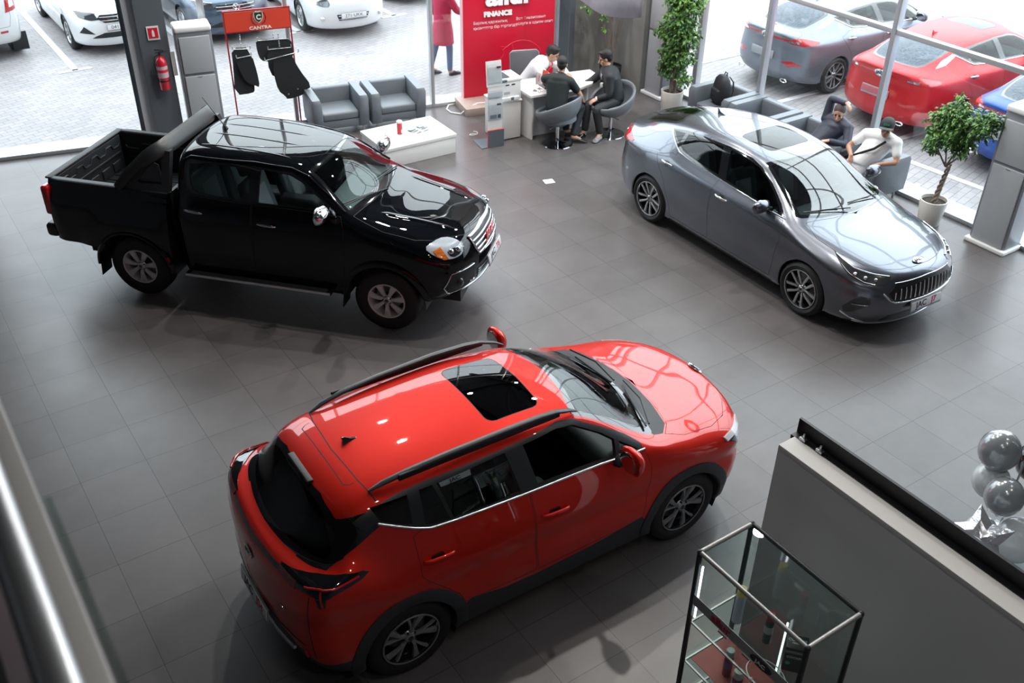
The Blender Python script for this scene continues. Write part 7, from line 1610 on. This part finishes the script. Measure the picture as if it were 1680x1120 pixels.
def head(mb, c, B, s=1.0):
    P = lambda f, l, u: V3(c)+B@V3((f*s, l*s, u*s))
    ell(mb, P(-.010, 0, .035), (.098*s, .076*s, .092*s), B); ell(mb, P(.022, 0, -.045), (.066*s, .056*s, .070*s), B); ell(mb, P(.052, 0, -.088), (.030*s, .032*s, .022*s), B)
    chain(mb, [P(.088, 0, .012), P(.104, 0, -.018), P(.112, 0, -.036)], [.010*s, .012*s, .015*s], 8)      # nose
    for l in (-.035, .035): ell(mb, P(.070, l, .026), (.018*s, .022*s, .010*s), B)                          # brows
    for l in (-.075, .075): ell(mb, P(-.002, l, -.005), (.018*s, .008*s, .030*s), B)                         # ears
    ell(mb, P(.078, 0, -.062), (.018*s, .024*s, .008*s), B); ell(mb, P(.074, 0, -.074), (.018*s, .020*s, .007*s), B)  # lips
    for l in (-.04, .04): ell(mb, P(.055, l, -.025), (.025*s, .020*s, .022*s), B)
def face_parts(t, c, B, s=1.0, lip=(.35, .14, .12)):
    P = lambda f, l, u: V3(c)+B@V3((f*s, l*s, u*s))
    for l in (-.032, .032):
        m_ = MB(); ell(m_, P(.080, l, .006), (.009*s, .014*s, .008*s), B, 10, 8); m_.build('eye', mat('eye dark', (.03, .02, .02), .2), t)
        m_ = MB(); ell(m_, P(.086, l, .031), (.006*s, .022*s, .005*s), B, 10, 6); m_.build('eyebrow', hair_m, t)
    m_ = MB(); ell(m_, P(.094, 0, -.067), (.004*s, .021*s, .006*s), B, 10, 6); m_.build('mouth', mat('lips', lip, .5), t)
def hairdo(t, c, B, m, s=1.0, full=True, top=.0):
    P = lambda f, l, u: V3(c)+B@V3((f*s, l*s, u*s)); m_ = MB()
    k = 1.0 if full else .6
    ell(m_, P(-.022, 0, .050), ((.098+.008*k)*s, (.079+.006*k)*s, (.088+.010*k)*s), B)
    ell(m_, P(-.060, 0, .0), (.055*s, .072*s, .070*s), B)
    if full: ell(m_, P(.045, 0, .105), (.045*s, .055*s, .028*s), B)
    return fuse(m_, 'hair', m, t, .008, 1)
def hand(mb, wrist, fwd, palm_n, side, curl=.5, s=1.0):
    """fwd: wrist to knuckles; palm_n: palm normal; side +1/-1 picks the thumb side"""
    f = V3(fwd).normalized(); n = V3(palm_n); n = (n-f*f.dot(n)).normalized(); l = n.cross(f)*side
    w = V3(wrist); P = lambda a, b, c: w+f*a*s+l*b*s+n*c*s
    for b in (-.026, -.009, .009, .026): chain(mb, [P(-.005, b*.6, 0), P(.045, b*.95, 0), P(.080, b, 0)], [.016*s, .015*s, .0125*s], 8)
    for i, (b, L_) in enumerate(((.029, .068), (.010, .078), (-.010, .072), (-.028, .056))):
        a = curl*.7; p = P(.080, b, 0); q = [p]; d = f.copy()
        for sg_, fr_ in ((.45, .6), (.30, 1.0), (.25, .9)):
            R = Matrix.Rotation(a*fr_, 3, l*side); d = (f*math.cos(a)+n*math.sin(a)); q.append(q[-1]+d*L_*sg_*s); a += curl*.75
        chain(mb, q, [.0105*s, .0095*s, .0088*s, .0078*s], 8)
    chain(mb, [P(.015, .025, .004), P(.045, .050, .018), P(.068, .056, .030)], [.014*s, .0115*s, .009*s], 8)
def lerp(a, b, t): return V3(a).lerp(V3(b), t)
def torso(mb, pel, chest, neck, sh, w=.165, belly=.12, hipw=.15, grow=0):
    pel, chest, neck = V3(pel), V3(chest), V3(neck); L_, R_ = V3(sh[0]), V3(sh[1]); ax = (L_-R_).normalized(); n_ = 9; rings = []
    for i in range(n_+3):
        u = i/(n_-1); c = pel.lerp(chest, u); up = (chest-pel).normalized(); f = ax.cross(up).normalized(); k_ = (1, .86, .62, .3)[max(0, i-n_+1)]
        ww = (hipw*(1-min(u,1))+(w+.02)*min(u,1)+grow-.018*math.sin(PI*min(u,1)))*k_; dd = ((belly*(1-min(u,1))+.115*min(u,1))+grow*.9)*k_
        rings.append([c+ax*ww*math.cos(a)*1.04+f*dd*math.sin(a)*1.04 for a in [2*PI*k/20 for k in range(20)]])
    mb.ring_loft(rings); mb.ball(pel, (hipw+grow, belly+grow, .11+grow)) if False else ell(mb, pel, (belly+grow, hipw+grow, .11+grow), Matrix((ax.cross(V3((0, 0, 1))).normalized(), ax, V3((0, 0, 1)))).transposed())
    chain(mb, [R_, lerp(R_, L_, .5)+(neck-chest)*.25, L_], [.062+grow, .085+grow, .062+grow]); ell(mb, chest.lerp(neck, .25), (.12+grow, w+grow, .09+grow), Matrix((ax.cross((neck-chest).normalized()).normalized(), ax, (neck-chest).normalized())).transposed())
def shoe(t, heel, toe, m, name='shoe', h=.075):
    heel, toe = V3(heel), V3(toe); f = (toe-heel).normalized(); m_ = MB(); l = V3((0, 0, 1)).cross(f).normalized(); rings = []; L_ = (toe-heel).length
    for (a, w, hh) in ((-.04, .020, .05), (-.02, .036, h), (.3, .040, h+.02), (.5, .042, h*.95), (.75, .048, h*.72), (.92, .040, h*.55), (1.0, .018, h*.35)):
        c = heel+f*L_*a; rings.append([c+l*w*math.cos(b)+V3((0, 0, max(0, hh*(.5+.5*math.sin(b))))) for b in [2*PI*k/16 for k in range(16)]])
    m_.ring_loft(rings); o = m_.build(name, m, t, smooth=60)
    s_ = MB(); rings = []
    for (a, w) in ((-.06, .022), (.0, .038), (.35, .040), (.75, .050), (1.03, .020)):
        c = heel+f*L_*a; rings.append([c+l*w+V3((0, 0, .0)), c-l*w, c-l*w+V3((0, 0, .018)), c+l*w+V3((0, 0, .018))])
    s_.ring_loft(rings); s_.build('sole', mat('sole', (.05, .05, .055), .7), o); return o
def person(label, base, J, sk, cat='person', hs=1.0):
    t = thing('person', label, cat, base); o = V3(base)
    return t, {k: ([V3(p)-o for p in v] if isinstance(v, list) else V3(v)-o) for k, v in J.items()}
def body(t, j, sk, hands, hf, s=1.0, belly=.12, fingers=True, bare_feet=False):
    mb = MB(); torso(mb, j['pel'], j['chest'], j['neck'], (j['shL'], j['shR']), belly=belly-.01)
    chain(mb, [lerp(j['chest'], j['neck'], .5), j['neck'], j['head']+V3((0, 0, -.05))], [.075, .056, .052])
    B = basis(hf); head(mb, j['head'], B, s)
    for q in ('L', 'R'):
        chain(mb, [j['sh'+q], j['el'+q], j['wr'+q]], [.052, .040, .027])
        if 'kn'+q in j: chain(mb, [j['hip'+q], j['kn'+q], j['an'+q]], [.082, .056, .038]); chain(mb, [j['an'+q], j['an'+q]+(j['toe'+q]-j['an'+q])*.8], [.036, .026])
        fw, pn, cu_ = hands[q]; hand(mb, j['wr'+q], fw, pn, 1 if q == 'L' else -1, cu_)
    fuse(mb, 'body', sk, t, .0075, 2); return B
def trousers(t, j, m, name='trousers', r=(.098, .072, .058), belly=.13):
    mb = MB(); ax = (j['shL']-j['shR']).normalized()
    ell(mb, j['pel'], (belly+.01, .165, .13), Matrix((ax.cross(V3((0, 0, 1))).normalized(), ax, V3((0, 0, 1)))).transposed())
    for q in ('L', 'R'): chain(mb, [j['hip'+q], j['kn'+q], j['an'+q]+(j['kn'+q]-j['an'+q])*.10], list(r))
    return fuse(mb, name, m, t, .011, 3)
def shirt(t, j, m, name, sleeve='long', grow=.014, belly=.135, cuff=.0):
    mb = MB(); torso(mb, j['pel'], j['chest'], j['neck'], (j['shL'], j['shR']), belly=belly, grow=grow)
    for q in ('L', 'R'):
        if sleeve == 'long': chain(mb, [j['sh'+q], j['el'+q], lerp(j['el'+q], j['wr'+q], .93-cuff)], [.066+grow*.4, .052+grow*.4, .036+grow*.4])
        else: chain(mb, [j['sh'+q], lerp(j['sh'+q], j['el'+q], .58)], [.072, .064])
    chain(mb, [lerp(j['chest'], j['neck'], .55), lerp(j['chest'], j['neck'], .97)], [.085, .066])
    return fuse(mb, name, m, t, .011, 9)
# 1 officer in white shirt, leaning over the desk
hd1 = (9.44, 12.74, 1.06+.02)
t, j = person('man in white shirt and red tie leaning over the desk, writing', (9.25, 13.02, 0), dict(pel=(9.20,13.10,.58), chest=(9.30,12.92,.90), neck=(9.38,12.80,1.00), head=(9.44,12.74,1.10), shL=(9.47,12.93,.93), shR=(9.16,12.78,.93),
    elL=(9.66,12.78,.82), wrL=(9.62,12.56,.79), elR=(9.20,12.56,.83), wrR=(9.40,12.47,.79), hipL=(9.28,13.08,.54), hipR=(9.12,13.04,.54), knL=(9.38,12.78,.50), knR=(9.14,12.74,.50), anL=(9.38,12.80,.10), anR=(9.14,12.78,.10), toeL=(9.40,12.66,.05), toeR=(9.15,12.64,.05)), skin)
B = body(t, j, skin, {'L': ((-.2,-1,-.1), (0,0,-1), .4), 'R': ((1,-.3,-.1), (0,0,-1), .6)}, (.55, -.75, -.38))
face_parts(t, j['head'], B); hairdo(t, j['head'], B, hair_m)
wsh = mat('white shirt cotton', (.76, .77, .80), .7)
shirt(t, j, wsh, 'shirt'); trousers(t, j, mat('dark trousers', (.018, .02, .026), .7))
m_ = MB(); a_ = lerp(j['chest'], j['neck'], .8); dn = (V3(j['pel'])-V3(j['chest'])).normalized(); fw = V3((.5, -.85, 0)).normalized(); m_.tube([a_+fw*.105, a_+fw*.150+dn*.06, a_+fw*.150+dn*.20, a_+fw*.135+dn*.30], [(.016, .008), (.024, .008), (.034, .008), (.012, .006)], 8, flat=(1, .5, 0)); m_.build('tie', red_pr, t)
for q in ('L', 'R'): shoe(t, j['an'+q]*V3((1,1,0)), j['toe'+q]*V3((1,1,0))+V3((0,-.10,0)), blackgloss)
# 2 man in black T-shirt, back to the camera
t, j = person('man in black T-shirt and jeans seated with his back to us, hand on knee', (8.95, 11.90, 0), dict(pel=(8.92,11.90,.58), chest=(8.99,11.97,.95), neck=(9.05,12.00,1.06), head=(9.09,12.02,1.19), shL=(8.86,12.13,.98), shR=(9.12,11.83,.97),
    elL=(9.00,12.26,.80), wrL=(9.22,12.32,.78), elR=(9.30,11.80,.74), wrR=(9.43,11.90,.58), hipL=(8.90,11.98,.54), hipR=(9.00,11.83,.54), knL=(9.30,12.16,.50), knR=(9.40,11.88,.50), anL=(9.22,12.02,.10), anR=(9.16,11.76,.10), toeL=(9.34,11.98,.05), toeR=(9.28,11.68,.05)), skin)
B = body(t, j, skin, {'L': ((1,.3,0), (0,0,-1), .4), 'R': ((.6,.5,-.5), (0,0,-1), .4)}, (.62, .72, -.28))
face_parts(t, j['head'], B); hairdo(t, j['head'], B, hair_m, full=False)
shirt(t, j, mat('black cotton T-shirt', (.010, .016, .018), .75), 't_shirt', 'short'); trousers(t, j, mat('dark blue jeans', (.016, .026, .036), .75))
for q in ('L', 'R'): shoe(t, j['an'+q]*V3((1,1,0)), j['toe'+q]*V3((1,1,0))+(j['toe'+q]-j['an'+q])*V3((1,1,0))*.6, mat('black sports shoe', (.02, .022, .025), .4))
# 3 man in suit
t, j = person('man in dark suit and tie seated sideways, looking towards the desk', (9.9, 11.75, 0), dict(pel=(9.96,11.76,.58), chest=(9.93,11.84,.92), neck=(9.92,11.90,1.04), head=(9.88,11.95,1.17), shL=(9.80,11.72,.95), shR=(9.98,12.03,.96),
    elL=(9.76,11.66,.68), wrL=(9.62,11.78,.62), elR=(9.86,12.22,.74), wrR=(9.70,12.24,.70), hipL=(9.92,11.68,.54), hipR=(9.94,11.86,.54), knL=(9.52,11.66,.50), knR=(9.54,11.90,.51), anL=(9.60,11.62,.10), anR=(9.46,11.84,.10), toeL=(9.50,11.58,.05), toeR=(9.36,11.84,.05)), skin)
B = body(t, j, skin, {'L': ((-.7,.2,-.3), (0,.3,-1), .5), 'R': ((-.4,-.2,-.8), (-.5,-.5,0), .5)}, (-.80, .50, -.28))
face_parts(t, j['head'], B); hairdo(t, j['head'], B, hair_m)
suit = mat('dark charcoal suit', (.016, .020, .024), .7, noise=(140, .3)); jk = shirt(t, j, suit, 'jacket', cuff=.04, grow=.020)
trousers(t, j, suit)
fw = V3((-.86, .50, .1)).normalized(); a_ = lerp(j['chest'], j['neck'], .80); dn = (V3(j['pel'])-V3(j['chest'])).normalized()
m_ = MB(); m_.tube([a_+fw*.06, a_+fw*.125+dn*.05, a_+fw*.150+dn*.12, a_+fw*.150+dn*.18], [(.06, .02), (.055, .012), (.035, .01), (.008, .006)], 10, flat=(.5, .86, 0)); m_.build('shirt_front', wsh, t)
m_ = MB(); m_.tube([a_+fw*.085, a_+fw*.142+dn*.05, a_+fw*.164+dn*.14, a_+fw*.162+dn*.19], [(.014, .006), (.018, .006), (.024, .006), (.012, .004)], 8, flat=(.5, .86, 0)); m_.build('tie', mat('grey patterned tie', (.13, .14, .17), .6), t)
m_ = MB(); m_.tube([j['neck']+V3((0,0,-.03))+fw*.02+V3((.06*math.cos(a), .06*math.sin(a), 0)) for a in [2*PI*k/16 for k in range(16)]], .013, 6, closed=True); m_.build('collar', wsh, t)
for q in ('L', 'R'): m_ = MB(); c_ = lerp(j['el'+q], j['wr'+q], .90); d_ = (j['wr'+q]-j['el'+q]).normalized(); m_.cyl(c_, c_+d_*.035, .038, .036, 16); m_.build('shirt_cuff', wsh, t)
m_ = MB(); c_ = a_+fw*.160+dn*.27; m_.box(c_, (.05, .05, .07), rz=.5, bev=.006); m_.build('name_badge', white_pl, t)
shoe(t, j['anL']*V3((1,1,0)), j['toeL']*V3((1,1,0))+V3((-.08,-.03,0)), mat('grey trainer', (.30, .31, .34), .6, noise=(30, .8))); shoe(t, j['anR']*V3((1,1,0)), j['toeR']*V3((1,1,0))+V3((-.08,0,0)), blackgloss)
# 4 man in dark jacket, arm raised
t, j = person('man in dark blue jacket slouching in an armchair with one arm over his head', (11.6, 8.75, 0), dict(pel=(11.36,8.86,.47), chest=(11.58,8.76,.74), neck=(11.62,8.72,.87), head=(11.58,8.70,.99), shL=(11.62,8.52,.82), shR=(11.60,8.92,.84),
    elL=(11.50,8.40,.63), wrL=(11.26,8.55,.70), elR=(11.64,8.92,1.14), wrR=(11.58,8.60,1.17), hipL=(11.28,8.76,.44), hipR=(11.28,8.94,.44), knL=(10.98,8.66,.50), knR=(10.98,8.96,.50), anL=(10.86,8.66,.10), anR=(10.86,8.98,.10), toeL=(10.72,8.64,.05), toeR=(10.72,9.0,.05)), skin)
B = body(t, j, skin, {'L': ((-.8,.5,-.1), (0,0,-1), .9), 'R': ((-.15,-.9,-.45), (-.3,0,-1), .9)}, (-.86, -.42, -.20))
face_parts(t, j['head'], B); hairdo(t, j['head'], B, hair_g, full=False)
nav = mat('navy nylon jacket', (.030, .034, .060), .5, bump=(14, .5)); shirt(t, j, nav, 'jacket', cuff=.03, grow=.016)
m_ = MB(); fw = V3((-.9, -.2, .25)).normalized(); ell(m_, lerp(j['chest'], j['pel'], .25)+fw*.085, (.06, .065, .16), Matrix.Rotation(.55, 3, 'Y')); m_.build('t_shirt', mat('blue T-shirt', (.03, .07, .12), .7), t)
m_ = MB(); m_.tube([j['neck']+V3((-.02,-.085,.0)), j['neck']+V3((-.085,-.02,-.035)), j['neck']+V3((-.02,.085,.0))], [(.02,.010)]*3, 8); m_.build('collar', nav, t)
trousers(t, j, mat('dark trousers', (.018, .02, .026), .7))
for q in ('L', 'R'): shoe(t, j['an'+q]*V3((1,1,0)), j['toe'+q]*V3((1,1,0))+V3((-.08,0,0)), mat('black sports shoe', (.02, .022, .025), .4))
# 5 man in white T-shirt and cap
t, j = person('heavy-set man in white T-shirt and dark cap sitting in the nearest armchair', (11.55, 7.95, 0), dict(pel=(11.34,8.02,.50), chest=(11.53,7.90,.82), neck=(11.53,7.85,.97), head=(11.47,7.80,1.10), shL=(11.54,7.64,.92), shR=(11.50,8.12,.90),
    elL=(11.46,7.52,.70), wrL=(11.20,7.62,.70), elR=(11.32,8.24,.72), wrR=(11.12,8.02,.70), hipL=(11.24,7.90,.47), hipR=(11.24,8.10,.47), knL=(10.90,7.80,.50), knR=(10.90,8.14,.50), anL=(10.84,7.80,.10), anR=(10.84,8.14,.10), toeL=(10.70,7.78,.05), toeR=(10.70,8.16,.05)), skin_d)
B = body(t, j, skin_d, {'L': ((-.9,.3,-.3), (0,0,-1), .5), 'R': ((-.5,-.4,-.6), (-.2,.3,-.8), .4)}, (-.88, -.44, .06), s=1.05, belly=.17)
face_parts(t, j['head'], B, 1.05)
shirt(t, j, wsh, 't_shirt', 'short', grow=.02, belly=.205)
trousers(t, j, mat('light grey trousers', (.30, .32, .34), .7), belly=.17)
m_ = MB(); P = lambda f, l, u: j['head']+B@V3((f, l, u)); rings = []
for (r_, h_) in ((1.0, .022), (1.02, .06), (.92, .10), (.65, .132), (.30, .146), (.02, .15)): rings.append([P(-.012+.112*r_*math.cos(a), .092*r_*math.sin(a), h_) for a in [2*PI*k/24 for k in range(24)]])
m_.ring_loft(rings); cap = m_.build('cap', mat('black cap', (.015, .02, .022), .7), t, smooth=60)
m_ = MB(); rings = []
for (r_, w_) in ((0, .088), (.03, .082), (.052, .06), (.062, .02)): rings.append([P(.085+r_, -w_, .030-.25*r_), P(.088+r_, 0, .040-.25*r_), P(.085+r_, w_, .030-.25*r_), P(.085+r_, w_, .024-.25*r_), P(.085+r_, -w_, .024-.25*r_)])
m_.ring_loft(rings); m_.build('cap_peak', mat('grey cap peak', (.10, .12, .125), .7), cap, smooth=60)
text_mesh('DIW', .04, 'cap_lettering', mat('green embroidery', (.02, .30, .16), .6), cap, frame(P(.103, 0, .072), B@V3((0, 1, 0))*-1 if False else B@V3((0, 1, 0)), B@V3((-.25, 0, 1))), ext=.002)
m_ = MB(); m_.tube([j['shL']+V3((-.0,.06,.085)), lerp(j['shL'], j['pel'], .3)+V3((-.17,.06,.04)), lerp(j['shR'], j['pel'], .55)+V3((-.20,-.02,-.0)), j['pel']+V3((-.05,.21,.06))], [(.017, .005)]*4, 6); m_.build('shoulder_strap', blackplastic, t)
m_ = MB(); m_.box(j['pel']+V3((-.02,.25,.05)), (.20, .07, .22), bev=.03); m_.build('crossbody_bag', mat('black nylon', (.012, .014, .018), .6), t)
for q in ('L', 'R'): shoe(t, j['an'+q]*V3((1,1,0)), j['toe'+q]*V3((1,1,0))+V3((-.08,0,0)), mat('black sports shoe', (.02, .022, .025), .4))
# 6 passer-by in red coat outside
t, j = person('person in long red coat and jeans walking past outside the left windows', (9.05+.20, 15.85, -.105), dict(pel=(9.02,15.85,.90), chest=(9.03,15.85,1.28), neck=(9.04,15.85,1.42), head=(9.06,15.85,1.57), shL=(9.03,16.02,1.34), shR=(9.05,15.68,1.34),
    elL=(8.96,16.08,1.08), wrL=(9.05,16.06,.86), elR=(9.18,15.60,1.10), wrR=(9.42,15.60,1.00), hipL=(9.0,15.93,.82), hipR=(9.0,15.77,.82), knL=(8.92,15.95,.42), knR=(9.10,15.75,.42), anL=(8.80,15.95,.02), anR=(9.08,15.72,-.03), toeL=(8.94,15.95,-.05), toeR=(9.24,15.72,-.06)), skin)
t.location.x = 9.25
for k_ in j: j[k_] = j[k_]+V3((.20, 0, 0))
B = body(t, j, skin, {'L': ((.3,0,-1), (1,0,0), .4), 'R': ((.8,0,-.4), (0,1,0), .4)}, (1, -.1, 0))
face_parts(t, j['head'], B); hairdo(t, j['head'], B, hair_m)
trousers(t, j, mat('light blue jeans', (.09, .16, .28), .75), r=(.095, .065, .05))
mb = MB(); torso(mb, j['pel'], j['chest'], j['neck'], (j['shL'], j['shR']), grow=.03); rings = []
for (z_, w, d_) in ((0, .17, .16), (-.2, .20, .19), (-.42, .22, .20)): rings.append([j['pel']+V3((d_*math.cos(a), w*math.sin(a), z_)) for a in [2*PI*k/24 for k in range(24)]])
mb.ring_loft(rings)
for q in ('L', 'R'): chain(mb, [j['sh'+q], j['el'+q], lerp(j['el'+q], j['wr'+q], .9)], [.078, .066, .052])
fuse(mb, 'coat', mat('crimson coat', (.42, .012, .06), .7), t, .012, 3)
for q in ('L', 'R'): shoe(t, j['an'+q]*V3((1,1,0))+V3((0,0,0)), j['toe'+q]*V3((1,1,0))+V3((.08,0,0)), mat('dark flat shoe', (.03, .035, .05), .5))
